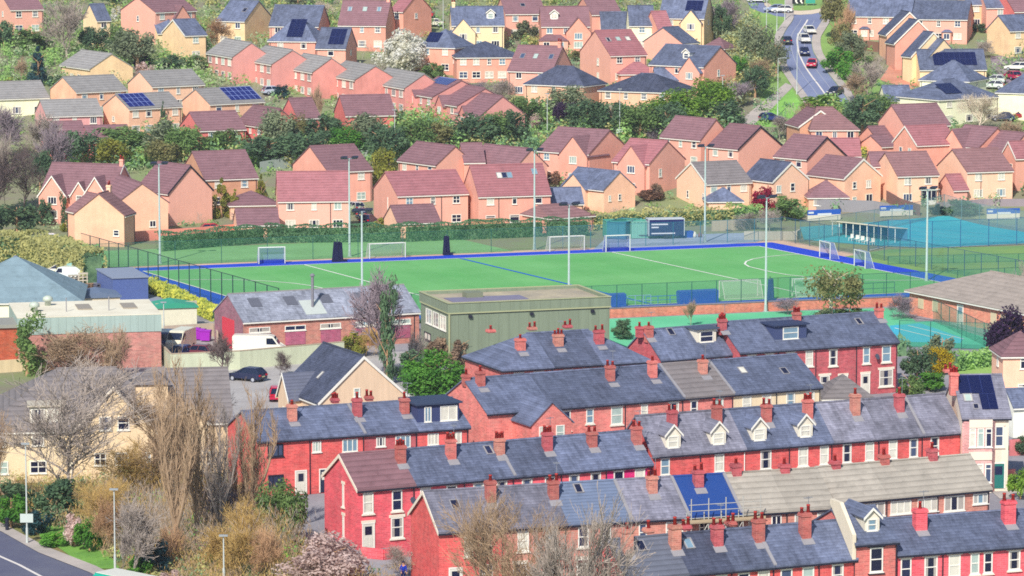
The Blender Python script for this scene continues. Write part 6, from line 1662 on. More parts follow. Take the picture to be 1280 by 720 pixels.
lamp('tall lamp post in the left verge of the upper right road', 996, 118, 42, 1.0)
lamp('lamp post by the grass at the roundabout, left', 958, 40, -4, .6)
lamp('lamp post behind the cars at the roundabout', 981, 26, -6, .6)
lamp('short lamp post in the grass by the roundabout', 971, 40, 15, .6)
lamp('lamp post in the top centre drive', 554, 36, -4)
lamp('thin pole in front of the salmon house with purple roof, top left', 23, 40, 10)
lamp('pole in the green yard behind the pale wall, left', 205, 420, 383)
# chevron sign on the roundabout
c = P(1004, 8); rt = thing('chevron_sign', 'black and white chevron sign with green direction sign on the roundabout', 'road sign', (c.x, c.y, c.z), 0)
MB().box(-2.2, .2, -.05, .05, .5, 1.7).build('chevron_board', m_plain('#1c1e28', .6, name='sign_black'), rt)
cv = MB()
for k in range(2):
    x = -1.7 + k * 1.0
    cv.poly([(x, -.056, 1.1), (x + .35, -.056, 1.6), (x + .7, -.056, 1.6), (x + .35, -.056, 1.1), (x + .7, -.056, .6), (x + .35, -.056, .6)], [(0, 3, 2, 1), (0, 5, 4, 3)])
cv.build('chevrons', WHITE, rt)
MB().box(.5, 2.4, -.05, .05, .6, 1.8).build('direction_board', m_plain('#3fae96', .6, name='sign_green'), rt)
for x in (-1.8, -.2, .8, 2.1): MB().tube((x, .1, 0), (x, .1, 1.5), .05, n=5).build('post', m_metal('#8f959c'), rt)
isl = [W2((1000 + 46 * math.cos(t), 2 + 17 * math.sin(t))) for t in [i * math.pi / 10 for i in range(20)]]
sheet('roundabout_kerb', isl, m_plain('#e9d7bf', .9, .1, name='kerb_stone'), .09)
isl2 = [W2((1000 + 42 * math.cos(t), 0 + 14 * math.sin(t))) for t in [i * math.pi / 10 for i in range(20)]]
sheet('roundabout', isl2, GRASS, .13)
# wheelie bins
def bin_(label, px, py, hx, yaw, w=1.25, d=.95, h=1.2):
    c = P(px, py); rt = thing('wheelie_bin', label, 'bin', (c.x, c.y, c.z + .05), yaw, 'purple bins in the yard')
    MB().poly([(-w * .44, -d * .42, .12), (w * .44, -d * .42, .12), (w * .44, d * .42, .12), (-w * .44, d * .42, .12), (-w / 2, -d / 2, h), (w / 2, -d / 2, h), (w / 2, d / 2, h), (-w / 2, d / 2, h)],
              [(0, 3, 2, 1), (4, 5, 6, 7), (0, 1, 5, 4), (1, 2, 6, 5), (2, 3, 7, 6), (3, 0, 4, 7)]).build('body', m_plain(hx, .45, .4, name='bin_plastic'), rt)
    MB().prism([(-d / 2 - .05, h + .004), (d / 2 + .03, h + .004), (d / 2 + .03, h + .14), (0, h + .2), (-d / 2 - .05, h + .08)], 'x', -w / 2 - .04, w / 2 + .04).build('lid', m_plain(hx, .4, .4, name='bin_plastic'), rt)
    for sx in (-1, 1): MB().tube((sx * w * .36, d * .3, .1), (sx * w * .36 + .08, d * .3, .1), .12, n=8).build('wheel', BLACKP, rt)
for i, (px, py, sz, l) in enumerate(((243, 424, 1.25, 'left purple wheelie bin of the group in the yard'), (250, 425.5, 1.25, 'middle purple wheelie bin of the group in the yard'), (257, 427, 1.3, 'right and nearest purple wheelie bin in the yard'))):
    bin_(l, px, py, '#b32cc8', R(-20 + 5 * i), sz)
# scaffolding on the blue roofed house
Hf = F[4]; rt = thing('scaffold', 'steel scaffolding with boarded walkway along the eaves of the blue roofed house', 'scaffolding', Hf.root.location.copy(), Hf.root.rotation_euler.z)
Lf = Hf.La; sm = m_metal('#c8c6bc')
for i in range(5):
    x = -.3 + i * (Lf + 1.4) / 4
    for y in (-.35, -1.35):
        MB().tube((x, y, 0), (x, y, 6.9 if y < -1 else 5.6), .045, n=6).build('upright', sm, rt)
bb = MB()
for z in (5.9, 6.4): bb.tube((-.5, -1.35, z), (Lf + 1.3, -1.35, z), .035, n=5)
for i in range(4): 
    x = -.3 + i * (Lf + 1.4) / 4
    bb.tube((x, -1.36, 2.4), (x + (Lf + 1.4) / 4, -1.36, 4.9), .035, n=5)
for z in (2.6, 5.1): bb.tube((-.5, -.36, z), (Lf + 1.3, -.36, z), .04, n=5)
bb.build('brace', sm, rt)
MB().box(-.6, Lf + 1.5, -1.5, -.3, 4.9, 4.97).build('walkway_boards', m_plain('#d2bfa0', .9, name='boards'), rt)
MB().box(-.6, Lf + 1.5, -1.53, -1.505, 4.975, 5.2).build('toe_board', m_plain('#cdb896', .9, name='boards'), rt)

# ------------------------------------------------------------------ people (small in the photo)
def person(label, loc, yaw, top, legs, hair='#3a2a26', skin='#d9a184', arm=(.25, .1), lean=0.0, group=None):
    """standing figure grown over a joint skeleton with the Skin modifier"""
    rt = thing('person', label, 'person', loc, yaw, group)
    J = dict(pel=(0, 0, .95), ch=(lean * .5, 0, 1.32), nk=(lean, 0, 1.5), hd0=(lean, 0, 1.56), hd=(lean + .015, 0, 1.70),
             lh=(0, .1, .90), lk=(.04, .11, .50), la=(0, .12, .08), lt=(.16, .13, .04), rh=(0, -.1, .90), rk=(.06, -.11, .50), ra=(.0, -.12, .08), rt=(.16, -.13, .04),
             ls=(lean * .9, .19, 1.42), le=(lean + arm[1] * .5, .25, 1.14), lw=(lean + arm[0], .22, .93), rs=(lean * .9, -.19, 1.42), re=(lean + arm[1] * .6, -.25, 1.15), rw=(lean + arm[0], -.2, .96))
    rad = dict(pel=.15, ch=.16, nk=.06, hd0=.065, hd=.10, lh=.09, lk=.06, la=.045, lt=.04, rh=.09, rk=.06, ra=.045, rt=.04, ls=.07, le=.045, lw=.035, rs=.07, re=.045, rw=.035)
    E_ = [('pel', 'ch'), ('ch', 'nk'), ('nk', 'hd0'), ('hd0', 'hd'), ('pel', 'lh'), ('lh', 'lk'), ('lk', 'la'), ('la', 'lt'), ('pel', 'rh'), ('rh', 'rk'), ('rk', 'ra'), ('ra', 'rt'), ('ch', 'ls'), ('ls', 'le'), ('le', 'lw'), ('ch', 'rs'), ('rs', 're'), ('re', 'rw')]
    for sd, w in (('l', 'lw'), ('r', 'rw')):      # five short fingers at each wrist
        for i in range(5):
            k = f'{sd}f{i}'; p = J[w]
            J[k] = (p[0] + (.05 if i else .02), p[1] + (i - 2) * .016 + (.03 if i == 0 else 0) * (1 if sd == 'l' else -1), p[2] - (.08, .10, .115, .11, .09)[i]); rad[k] = .011
            E_.append((w, k))
    ks = list(J)
    def grow(name, keys, scale, mat):
        idx = {k: i for i, k in enumerate(keys)}
        me = bpy.data.meshes.new(name); me.from_pydata([J[k] for k in keys], [(idx[a], idx[b]) for a, b in E_ if a in idx and b in idx], [])
        o = place(name, me, rt)
        bm_ = bmesh.new(); bm_.from_mesh(me); lay = bm_.verts.layers.skin.verify()
        for v, k in zip(bm_.verts, keys):
            v[lay].radius = (rad[k] * scale,) * 2; v[lay].use_root = (v.index == 0)
        bm_.to_mesh(me); bm_.free()
        me.materials.append(mat)
        o.modifiers.new('skin', 'SKIN'); s_ = o.modifiers.new('sub', 'SUBSURF'); s_.levels = s_.render_levels = 1
        return o
    grow('body', ks, 1.0, m_plain(skin, .7, name='skin'))
    grow('jacket', ['ch', 'pel', 'nk', 'ls', 'le', 'lw', 'rs', 're', 'rw'], 1.16, m_plain(top, .9, .1, name='cloth'))
    grow('trousers', ['pel', 'lh', 'lk', 'la', 'rh', 'rk', 'ra'], 1.14, m_plain(legs, .9, .1, name='cloth'))
    MB().lathe([(.02, 1.68), (.112, 1.69), (.118, 1.74), (.085, 1.80), (.02, 1.825)], 10, (lean, 0)).build('hair', m_plain(hair, .9, .1, name='hair'), rt, None, None, True)
    f = MB(); f.box(lean + .095, lean + .135, -.012, .012, 1.66, 1.70)
    f.build('nose', m_plain(skin, .7, name='skin'), rt)
    e = MB()
    for sg in (-1, 1): e.box(lean + .1, lean + .116, sg * .035 - .012, sg * .035 + .012, 1.71, 1.722)
    e.box(lean + .1, lean + .116, -.025, .025, 1.628, 1.636)
    e.build('face_features', m_plain('#4a2b28', .7, name='features'), rt)
    return rt
p0 = Hf.root.matrix_basis @ Vector((Lf * .3, -2.2, 0))
person('worker in blue standing below the scaffolding of the blue roofed house', (p0.x, p0.y, 2.35), R(90), '#2f4fa8', '#2c3766', lean=.05)
rt = thing('scaffold_platform', 'small boarded trestle platform under the worker in blue', 'platform', (p0.x, p0.y, 0), Hf.root.rotation_euler.z)
MB().box(-.9, .9, -.6, .6, 2.25, 2.34).build('boards', m_plain('#cdb896', .9, name='boards'), rt)
for x in (-.8, .8):
    for y in (-.5, .5): MB().tube((x, y, 0), (x, y, 2.25), .05, n=5).build('leg', sm, rt)
c = P(504, 729); person('person in a blue coat standing by the bare shrubs, bottom centre', (c.x, c.y, c.z + .03), R(-80), '#2640b8', '#262e6a', hair='#26264a', lean=.1)
# dark post box shape on the pavement, lower left
c = P(9, 664); b = MB().lathe([(.16, 0), (.16, .9), (.2, .95), (.2, 1.05), (.05, 1.12)], 10)
o = b.build('bollard', BLACKP, None, (c.x, c.y, .12)); tag(o, 'dark bollard on the pavement at the far left of the lower road', 'bollard')
# ------------------------------------------------------------------ trees and shrubs
def leaf_crown(seed, n, leaf, shape='round', gaps=.5, clumps=16, flat=1.0):
    """leaf-sized faces in clumps; unit size: height 1, radius .5"""
    rng = random.Random(seed); b = MB(); cl = []
    for i in range(clumps):
        for _ in range(30):
            x, y, z = rng.uniform(-1, 1), rng.uniform(-1, 1), rng.uniform(-1, 1)
            q = x * x + y * y + z * z
            if .12 < q < 1: break
        if shape == 'round': c = (x * .36, y * .36, .58 + z * .30)
        elif shape == 'bush': c = (x * .37, y * .37, .45 + z * .36)
        elif shape == 'cone':
            t = rng.random() ** 1.5; r = .40 * (1 - t) ** .9; a = rng.uniform(0, 6.28)
            c = (r * math.cos(a) * rng.uniform(.4, 1), r * math.sin(a) * rng.uniform(.4, 1), .06 + t * .88)
        elif shape == 'column': c = (x * .2, y * .2, .1 + (i + .5) / clumps * .85)
        elif shape == 'weep': c = (x * .36, y * .36, .55 + abs(z) * .3)
        rr = rng.uniform(.11, .21)
        if shape == 'cone': rr = .16 * (1.12 - c[2])
        cl.append((c, rr))
    per = n // clumps
    for c, rr in cl:
        for k in range(per):
            d = Vector((rng.gauss(0, 1), rng.gauss(0, 1), rng.gauss(0, 1))).normalized()
            r_ = rr * (rng.random() ** .4)
            p = Vector(c) + d * r_
            p.z = max(.01, p.z - (rng.random() * .3 if shape == 'weep' else 0))
            s = leaf * 1.25 * rng.uniform(.6, 1.3)
            # faces lean outwards and upwards like foliage, with scatter
            nrm = (d * .7 + Vector((rng.gauss(0, .5), rng.gauss(0, .5), rng.gauss(.35, .5)))).normalized()
            t1 = nrm.orthogonal().normalized(); t2 = nrm.cross(t1); a = rng.uniform(0, 6.28)
            u = t1 * math.cos(a) + t2 * math.sin(a); w = nrm.cross(u)
            b.poly([p - u * s, p + w * s * .55, p + u * s, p - w * s * .55], [(0, 1, 2, 3)])
    return b
def limbs(seed, shape='round', n=7, r=.022, top=.75):
    rng = random.Random(seed + 99); b = MB()
    b.tube((0, 0, -.03), (.01, 0, .3), r * 1.5, r * 1.1, n=7); b.tube((.01, 0, .3), (0, .01, top), r * 1.1, r * .35, n=6)
    for i in range(n):
        a = i * 2.4; z = .2 + .5 * i / n; q = rng.uniform(.18, .34)
        b.tube((.005, 0, z), (q * math.cos(a), q * math.sin(a), z + rng.uniform(.12, .25)), r * .6, r * .18, n=5)
    return b
def bare(seed, levels=4, kids=(6, 5, 5, 4), spread=.75, up=.35, r0=.028, wig=.25, shape='round', tw=1.0):
    """branching skeleton; returns (trunk, twigs) builders normalised to height 1, radius .5"""
    rng = random.Random(seed); segs = []
    def branch(p, d, L, r, lev):
        n = 3 if lev < 2 else 2
        pts = [Vector(p)]
        for i in range(n):
            d = (d + Vector((rng.gauss(0, wig), rng.gauss(0, wig), rng.gauss(0, wig) * .6 + up * .16))).normalized()
            pts.append(pts[-1] + d * L / n)
        for i in range(n): segs.append((pts[i], pts[i + 1], r * (1 - .55 * i / n), r * (1 - .55 * (i + 1) / n), lev))
        if lev >= levels: return
        k = kids[lev]
        for j in range(k):
            t = rng.uniform(.35, 1.0) if lev else rng.uniform(.3, 1.0)
            if j == 0: t = 1.0
            f = t * n; i = min(n - 1, int(f)); q = pts[i].lerp(pts[i + 1], f - i)
            az = rng.uniform(0, 6.28); ax = d.orthogonal().normalized(); bx = d.cross(ax)
            sp = spread * rng.uniform(.6, 1.25) * (1 if j else .35)
            nd = (d * math.cos(sp) + (ax * math.cos(az) + bx * math.sin(az)) * math.sin(sp) + Vector((0, 0, up * .5))).normalized()
            branch(q, nd, L * rng.uniform(.52, .78), r * .52 * (1.15 if j == 0 else .9), lev + 1)
    branch((0, 0, 0), Vector((0, 0, 1)), 1.0, r0 * 2.4, 0)
    zs = max(s[1].z for s in segs)
    rad = sorted(math.hypot(s[1].x, s[1].y) for s in segs)[int(len(segs) * .97)]
    kz, kx = 1 / zs, .5 / rad
    T, C = MB(), MB()
    f = lambda v: (v.x * kx, v.y * kx, v.z * kz)
    for a, b_, ra, rb, lev in segs:
        rm = .0022 * tw if lev >= 3 else 0
        (T if lev < 2 else C).tube(f(a), f(b_), max(ra * kz, rm), max(rb * kz, rm), n=6 if lev < 2 else 3, cap=False)
    return T, C
def poplar(seed):
    """several upright stems, each feathered with steep branches and fine twigs"""
    rng = random.Random(seed); T, C = MB(), MB()
    for k in range(7):
        a = k * 2.4 + rng.uniform(-.3, .3); q = 0 if k == 0 else rng.uniform(.14, .36); top = .99 if k == 0 else rng.uniform(.62, .93)
        ex, ey = q * math.cos(a), q * math.sin(a)
        z0 = 0 if k == 0 else rng.uniform(.05, .3)
        p0 = Vector((0, 0, z0)); p1 = Vector((ex * .55, ey * .55, z0 + (top - z0) * .3)); p2 = Vector((ex, ey, z0 + (top - z0) * .65)); p3 = Vector((ex * 1.05, ey * 1.05, top))
        r = .034 if k == 0 else .02
        T.tube(p0, p1, r, r * .75, n=6, cap=False); T.tube(p1, p2, r * .75, r * .45, n=6, cap=False); T.tube(p2, p3, r * .45, r * .08, n=5, cap=False)
        for i in range(34):
            t = rng.uniform(.15, .97)
            q0 = p0.lerp(p1, t * 3) if t < .333 else (p1.lerp(p2, t * 3 - 1) if t < .667 else p2.lerp(p3, t * 3 - 2))
            az = rng.uniform(0, 6.28); o = rng.uniform(.05, .16); L = rng.uniform(.07, .17) * (1.2 - t * .6)
            m = q0 + Vector((math.cos(az) * o * .6, math.sin(az) * o * .6, L * .45)); e = m + Vector((math.cos(az) * o * .35, math.sin(az) * o * .35, L * .65))
            C.tube(q0, m, .0055, .004, n=3, cap=False); C.tube(m, e, .004, .0016, n=3, cap=False)
            for j in range(9):
                u = q0.lerp(m, rng.random()) if rng.random() < .4 else m.lerp(e, rng.random()); z_ = rng.uniform(0, 6.28)
                C.tube(u, u + Vector((math.cos(z_) * .045, math.sin(z_) * .045, rng.uniform(.02, .07))), .0019, .0011, n=3, cap=False)
    return T, C
PROTO = {}
def proto(key):
    if key in PROTO: return PROTO[key]
    k, v = key
    if k in ('round', 'bush', 'cone', 'column', 'weep'):
        n, leaf, cl = dict(round=(3000, .026, 20), bush=(2400, .034, 16), cone=(2600, .03, 30), column=(1500, .03, 9), weep=(2600, .022, 18))[k]
        c = leaf_crown(v * 17 + 5, n, leaf, k, clumps=cl); t = limbs(v, k)
    elif k == 'blossom': c = leaf_crown(v * 31 + 2, 9000, .026, 'bush', clumps=40); t = limbs(v)
    elif k == 'bigleaf': c = leaf_crown(v * 31 + 2, 9000, .021, 'bush', clumps=34); t = limbs(v)
    elif k == 'bare': t, c = bare(100 + v, 4, (8, 7, 6, 6), .7, .35, tw=1.3)
    elif k == 'bigbare': t, c = bare(200 + v, 5, (8, 6, 5, 4, 3), .62, .3, .022, .2, tw=.62)
    elif k == 'upbare': t, c = bare(300 + v, 4, (10, 7, 6, 5), .42, .8, .018, .16, tw=1.1)
    elif k == 'scrub': t, c = bare(400 + v, 4, (12, 8, 6, 4), .9, .3, .010, .3, tw=1.1)
    elif k == 'poplar': t, c = poplar(500 + v)
    PROTO[key] = (t, c); return PROTO[key]
_pm = {}
def pmesh(key, which, mat):
    kk = (key, which, mat.name)
    if kk not in _pm:
        _pm[kk] = proto(key)[0 if which == 't' else 1].mesh('trunk' if which == 't' else 'crown', mat)
    return _pm[kk]
GREENS = dict(green=('#92ae66', '#587748'), dark=('#7b986e', '#48644e'), blue=('#42686a', '#1c3c48'), grey=('#a5ae88', '#6c7a60'), bright=('#9cbf4a', '#4f7a34'), yellow=('#c9c04a', '#7f8a34'), gold=('#f0d332', '#b9a025'),
              white=('#fffdf2', '#ddd8b8'), pinkw=('#f3dcd4', '#c2a39a'), clip=('#557a56', '#36543f'), purple=('#5b3f62', '#2c2140'), red=('#c52a50', '#74183a'), brown=('#a8836a', '#6d5348'), olive=('#aca66e', '#76784e'), lime=('#7fb84a', '#3f7a35'), golden=('#b7b04e', '#6c7a38'), reed=('#b59a80', '#7c6a5c'))
BARKS = dict(grey='#a0948b', pale='#cfc0aa', brown='#b48f6e', purple='#8d7f86', gold='#b99a60', dark='#6f605e', silver='#a3968c', tan='#a58c72')
KEEP = {}
def tree(label, kind, v, colr, px, py, hpx, wpx, cat='tree', name=None, group=None, bark=None, lift=0):
    c = P(px, py); s = pxm(c); h, w = hpx / s / .99, wpx / s
    if kind in ('blossom', 'round', 'bush', 'bigleaf', 'weep', 'column'): h, w = h * 1.1, w * 1.22
    nm = name or {'bush': 'shrub', 'bigleaf': 'shrub', 'blossom': 'blossom_tree', 'scrub': 'bare_shrub', 'cone': 'conifer_tree', 'poplar': 'poplar_tree'}.get(kind, 'bare_tree' if 'bare' in kind else 'leafy_tree')
    if nm in ('shrub', 'bare_shrub'): cat = 'shrub'
    rng = random.Random(label)
    rt = thing(nm, label, cat, (c.x, c.y, c.z), rng.uniform(0, 6.28), group, (w, w, h))
    key = (kind, v)
    if kind in ('bare', 'bigbare', 'upbare', 'scrub', 'poplar'):
        place('trunk', pmesh(key, 't', m_bark(BARKS[bark or colr])), rt); place('crown', pmesh(key, 'c', m_bark(BARKS[colr])), rt)
    else:
        lm = m_leaf(*GREENS[colr], k=1.0)
        place('trunk', pmesh(key, 't', m_bark(BARKS[bark or 'brown'])), rt); place('crown', pmesh(key, 'c', lm), rt)
    return rt
T = tree
# top left
T('dark green shrub at the far left edge below the purple roof', 'bush', 0, 'dark', 5, 60, 38, 26)
T('mid green spreading shrub right of the left edge, top left', 'bush', 1, 'green', 40, 63, 28, 56)
T('tall pale bare tree in front of the slate roof, top left', 'bare', 0, 'silver', 84, 76, 82, 58)
T('dark green leafy tree right of the tall bare tree', 'round', 0, 'dark', 122, 72, 38, 42)
T('grey green broad tree in front of the tan house, top left', 'round', 1, 'grey', 172, 88, 50, 56)
T('small green tree beside the grey green one', 'round', 2, 'green', 150, 70, 36, 34)
T('dense blue green conifer at the left by the green hut', 'cone', 0, 'blue', 48, 106, 50, 40)
T('purple leaved shrub above the tan grey roofed house', 'bush', 2, 'purple', 177, 84, 20, 32)
T('cream flowering shrub above the tan grey roofed house', 'bush', 3, 'pinkw', 180, 98, 22, 28)
T('green shrub right of the cream flowering one', 'bush', 0, 'dark', 215, 90, 24, 36)
T('green shrub beside the little grey hut roof', 'bush', 1, 'green', 247, 87, 20, 26)
T('bare brown tree beside the tan white edged gable', 'bare', 1, 'brown', 267, 64, 44, 40)
T('small bare tree right of the tan house, under the blue slate roof', 'bare', 2, 'tan', 292, 56, 32, 30)
T('yellow green low shrub at the left edge', 'bush', 2, 'yellow', 15, 106, 11, 24)
T('small bare tree in front of the dark conifer', 'bare', 2, 'tan', 29, 104, 34, 20)
T('dark shrub under the conifer at the left edge', 'bush', 3, 'dark', 70, 108, 16, 26)
T('slim dark fir in front of the solar roofed tan house', 'cone', 1, 'dark', 204, 168, 44, 16)
T('dark clipped shrub beside the parked blue sheeted car', 'bush', 0, 'blue', 353, 124, 20, 18)
T('small cypress at the end of the grey roofed semi', 'column', 0, 'dark', 335, 110, 14, 10, name='conifer_tree')
T('big white blossom tree in the upper middle', 'blossom', 0, 'white', 502, 94, 56, 58, cat='tree', name='blossom_tree')
T('green shrub under the white blossom tree', 'bush', 1, 'green', 540, 99, 22, 32)
T('bare scrub below the white garden room', 'scrub', 0, 'purple', 600, 128, 30, 66)
T('bare scrub left of the dark hip roofs', 'scrub', 1, 'grey', 636, 130, 34, 44)
T('green shrub under the window gable with white bay', 'bush', 2, 'olive', 722, 76, 14, 18)
T('pale shrub left of the purple roofed dormer house', 'bush', 3, 'grey', 655, 50, 26, 32)
T('small fir in front of the white windowed wall, top middle', 'cone', 0, 'dark', 653, 46, 22, 12)
T('fir beside the red car in the top centre', 'cone', 1, 'dark', 527, 14, 18, 12)
T('pale bare shrub in the gap left of the slate dormer house', 'scrub', 2, 'pale', 400, 26, 26, 36)
T('grey green shrub at the top edge left of the salmon house', 'bush', 0, 'grey', 372, 12, 16, 40)
T('white flowering small tree near the top left slate roof', 'bush', 1, 'white', 146, 28, 22, 16, name='blossom_tree')
T('dark purple shrub behind the white flowering tree, top left', 'bush', 2, 'purple', 160, 27, 18, 18)
T('green tree at the top edge above the big salmon house', 'round', 2, 'dark', 140, 8, 20, 26)
# tree belt, left mass of bare trees
gb = 'bare trees at the left edge'
T('bare purple tree at the left edge, rearmost of the mass', 'bare', 0, 'purple', 8, 205, 78, 62, group=gb)
T('bare purple grey tree right of the rearmost one, left edge', 'bare', 1, 'grey', 48, 215, 78, 66, group=gb)
T('large bare grey tree by the three gabled house', 'bare', 2, 'purple', 76, 232, 84, 62, group=gb)
T('dark bare tree in the middle of the left mass', 'bigbare', 0, 'dark', 30, 268, 96, 76, group=gb)
T('dark bare tree in the left corner of the mass', 'bare', 0, 'dark', -4, 275, 92, 66, group=gb)
T('white stemmed birch at the left edge in front of the bare mass', 'upbare', 0, 'silver', 7, 272, 108, 26, cat='tree', name='birch_tree', bark='pale')
T('dark evergreen under the bare mass, left edge', 'bush', 0, 'dark', 22, 292, 40, 60)
T('dark evergreen tree left of the three gabled house', 'round', 0, 'dark', 50, 240, 52, 34)
T('dark clipped evergreen beside the three gabled house', 'column', 1, 'dark', 80, 284, 38, 14, name='conifer_tree')
T('deep green shrub right of the dark bare trees', 'bush', 1, 'dark', 55, 282, 36, 24)
# belt
gt = 'leafy trees in the belt across the hillside'
belt = [('dark green tree above the three gabled house', 'round', 0, 'dark', 104, 212, 46, 52), ('golden green tree above the chimney of the three gabled house', 'round', 1, 'golden', 141, 212, 36, 40), ('long olive green tree below the tan solar roofed house', 'round', 2, 'green', 152, 196, 34, 70),
        ('broad grey green tree below the slim fir', 'round', 3, 'grey', 205, 200, 46, 64), ('green tree left of the purple roofed terrace pair', 'round', 0, 'green', 236, 205, 44, 50), ('bare green tree above the left floodlight lamp', 'round', 1, 'olive', 206, 214, 36, 44),
        ('low green tree in front of the red gabled house', 'round', 2, 'green', 275, 192, 28, 54), ('dark tree under the birch, left of centre', 'round', 3, 'dark', 334, 206, 34, 70), ('airy green tree in front of the red gable facing right', 'round', 1, 'grey', 352, 196, 54, 50),
        ('dark green tree below the purple roofs, left of centre', 'round', 0, 'dark', 384, 208, 40, 66), ('bright green tree in the belt right of the birch', 'round', 2, 'lime', 432, 200, 38, 46), ('deep green tree behind the salmon house with stacked windows', 'round', 3, 'dark', 408, 190, 44, 52),
        ('grey green tree in the middle of the belt', 'round', 1, 'grey', 462, 190, 44, 56), ('dark green tree left of the thin lamp post', 'round', 0, 'dark', 480, 208, 48, 50), ('mid green tree right of the thin lamp post', 'round', 2, 'green', 514, 196, 44, 52),
        ('olive green tree above the purple roofed house, centre', 'round', 3, 'olive', 548, 190, 34, 56), ('dark green tree right of the white patch in the belt', 'round', 0, 'dark', 590, 190, 44, 58), ('dense green tree near the stepped purple houses', 'round', 2, 'green', 618, 186, 42, 48),
        ('dark green tree left of the cream flowering tree', 'round', 3, 'dark', 640, 184, 44, 40), ('yellow green shrub like tree behind the centre gable', 'round', 1, 'golden', 575, 188, 22, 44),
        ('leafy tree left of the purple leaved tree, centre', 'round', 0, 'green', 660, 166, 42, 44), ('grey green tree under the left pyramid roof', 'round', 1, 'grey', 705, 150, 40, 50), ('dark tree right of the purple leaved tree', 'round', 2, 'dark', 734, 174, 46, 52),
        ('dark tree with pale stems under the right pyramid roof', 'round', 3, 'dark', 768, 176, 46, 46), ('green tree right of the square sign', 'round', 0, 'green', 800, 178, 46, 50), ('dark green tree at the right end of the belt', 'round', 1, 'dark', 832, 176, 44, 46)]
for a in belt: T(a[0], a[1], a[2], a[3], a[4], a[5], a[6] * 1.05, a[7] * 1.12, group=gt)
T('slim birch with pale stem in front of the purple roof, left of centre', 'upbare', 1, 'tan', 402, 160, 58, 26, cat='tree', name='birch_tree', bark='pale')
T('tall green yellow birch in the belt, left of centre', 'weep', 0, 'olive', 372, 188, 52, 26, name='birch_tree')
T('bare brown shrub in front of the low purple roof, centre left', 'bare', 1, 'brown', 462, 152, 34, 66)
T('purple leaved tree in the belt, upper centre', 'round', 0, 'purple', 708, 164, 36, 34, name='purple_leaved_tree')
T('cream flowering tree in the belt, upper centre', 'round', 1, 'pinkw', 669, 168, 26, 20, name='blossom_tree')
T('white stemmed birch under the right pyramid roof', 'upbare', 2, 'silver', 764, 170, 46, 22, cat='tree', name='birch_tree', bark='pale')
T('purple bare shrub beside the purple roof at the belt end', 'scrub', 3, 'purple', 812, 180, 24, 32)
T('bright yellow green shrub bank below the right pyramid roof, left half', 'bigleaf', 0, 'bright', 846, 160, 48, 76)
T('bright yellow green shrub bank below the right pyramid roof, right half', 'bigleaf', 1, 'bright', 888, 148, 52, 66)
T('yellow shrub low beside the purple roof', 'bush', 1, 'yellow', 826, 168, 22, 24)
T('dark shrub filling below the bright bank', 'bush', 2, 'dark', 905, 158, 34, 60)
T('golden conifer left of three behind the big plain gable', 'cone', 0, 'golden', 277, 272, 52, 40, group='golden conifers')
T('golden conifer, small middle one behind the big plain gable', 'cone', 1, 'golden', 294, 272, 38, 30, group='golden conifers')
T('golden conifer right of three beside the flat fronted house', 'cone', 0, 'golden', 327, 262, 46, 32, group='golden conifers')
T('green tree with yellow leaves beside the stacked window house', 'round', 2, 'golden', 480, 246, 60, 40)
T('bare grey shrubs beside the stacked window house', 'scrub', 1, 'grey', 474, 222, 36, 30)
T('green dome shrub in front of the flat fronted house', 'bush', 1, 'dark', 388, 286, 21, 34)
T('golden shrub by the garage behind the hedge', 'bush', 2, 'golden', 481, 290, 20, 30)
T('bare pink shrub by the flat fronted house', 'scrub', 2, 'purple', 412, 287, 20, 28)
T('bare reddish shrub behind the hedge, left', 'scrub', 0, 'purple', 300, 290, 28, 36)
T('yellow shrub at the corner of the orange end on house', 'bush', 3, 'yellow', 80, 290, 12, 10)
# right of centre belt
T('green tree beside the tall brick gable', 'round', 0, 'lime', 926, 104, 34, 26)
T('pinkish bare tree below the tall brick gable', 'bare', 0, 'purple', 924, 134, 34, 42)
T('dark green shrub at the head of the footpath', 'round', 1, 'dark', 944, 124, 40, 40)
T('bare purple tree at the top right of centre', 'bare', 1, 'purple', 915, 50, 56, 46)
T('dark green tree behind the garage, top right of centre', 'round', 2, 'dark', 903, 52, 44, 26)
T('grey green willow beside the upper right road', 'weep', 1, 'grey', 945, 82, 58, 52, name='willow_tree')
T('second grey green willow beside the upper right road', 'weep', 2, 'grey', 970, 92, 44, 36, name='willow_tree')
T('bare scrub between the willow and the footpath', 'scrub', 0, 'tan', 955, 104, 34, 48)
T('bare grey tree in front of the narrow brick gable', 'bare', 2, 'tan', 1006, 176, 52, 44)
T('grey bare shrub left of the narrow brick gable', 'scrub', 2, 'grey', 975, 176, 34, 44)
gr_ = 'trees along the right side of the upper road'
for l, k, v, cl, px, py, h, w in (('tall olive tree nearest the roundabout, right verge', 'round', 0, 'olive', 1044, 50, 60, 34), ('tall bare brown tree behind the olive one, right verge', 'upbare', 1, 'brown', 1052, 66, 66, 36),
                                  ('bright green shrub on the bend of the right verge', 'bush', 1, 'lime', 1047, 92, 36, 40), ('grey green tree above the bright shrub, right verge', 'round', 2, 'grey', 1066, 84, 42, 40), ('lower bright green shrub of the right verge', 'bush', 3, 'lime', 1063, 100, 30, 34),
                                  ('olive tree in the middle of the right verge', 'round', 1, 'olive', 1050, 74, 44, 30)):
    T(l, k, v, cl, px, py, h, w, group=gr_)
T('pale bare tree beside the brick paved drive, upper right', 'bare', 0, 'silver', 1086, 128, 56, 48)
T('grey bare tree left of the low cream annexe', 'bare', 1, 'tan', 1068, 132, 44, 44)
T('yellow green shrub bank at the lower end of the upper road', 'bush', 1, 'bright', 1030, 138, 22, 60)
T('dark green tree behind the yellow clipped hedge', 'round', 3, 'dark', 1078, 166, 46, 52)
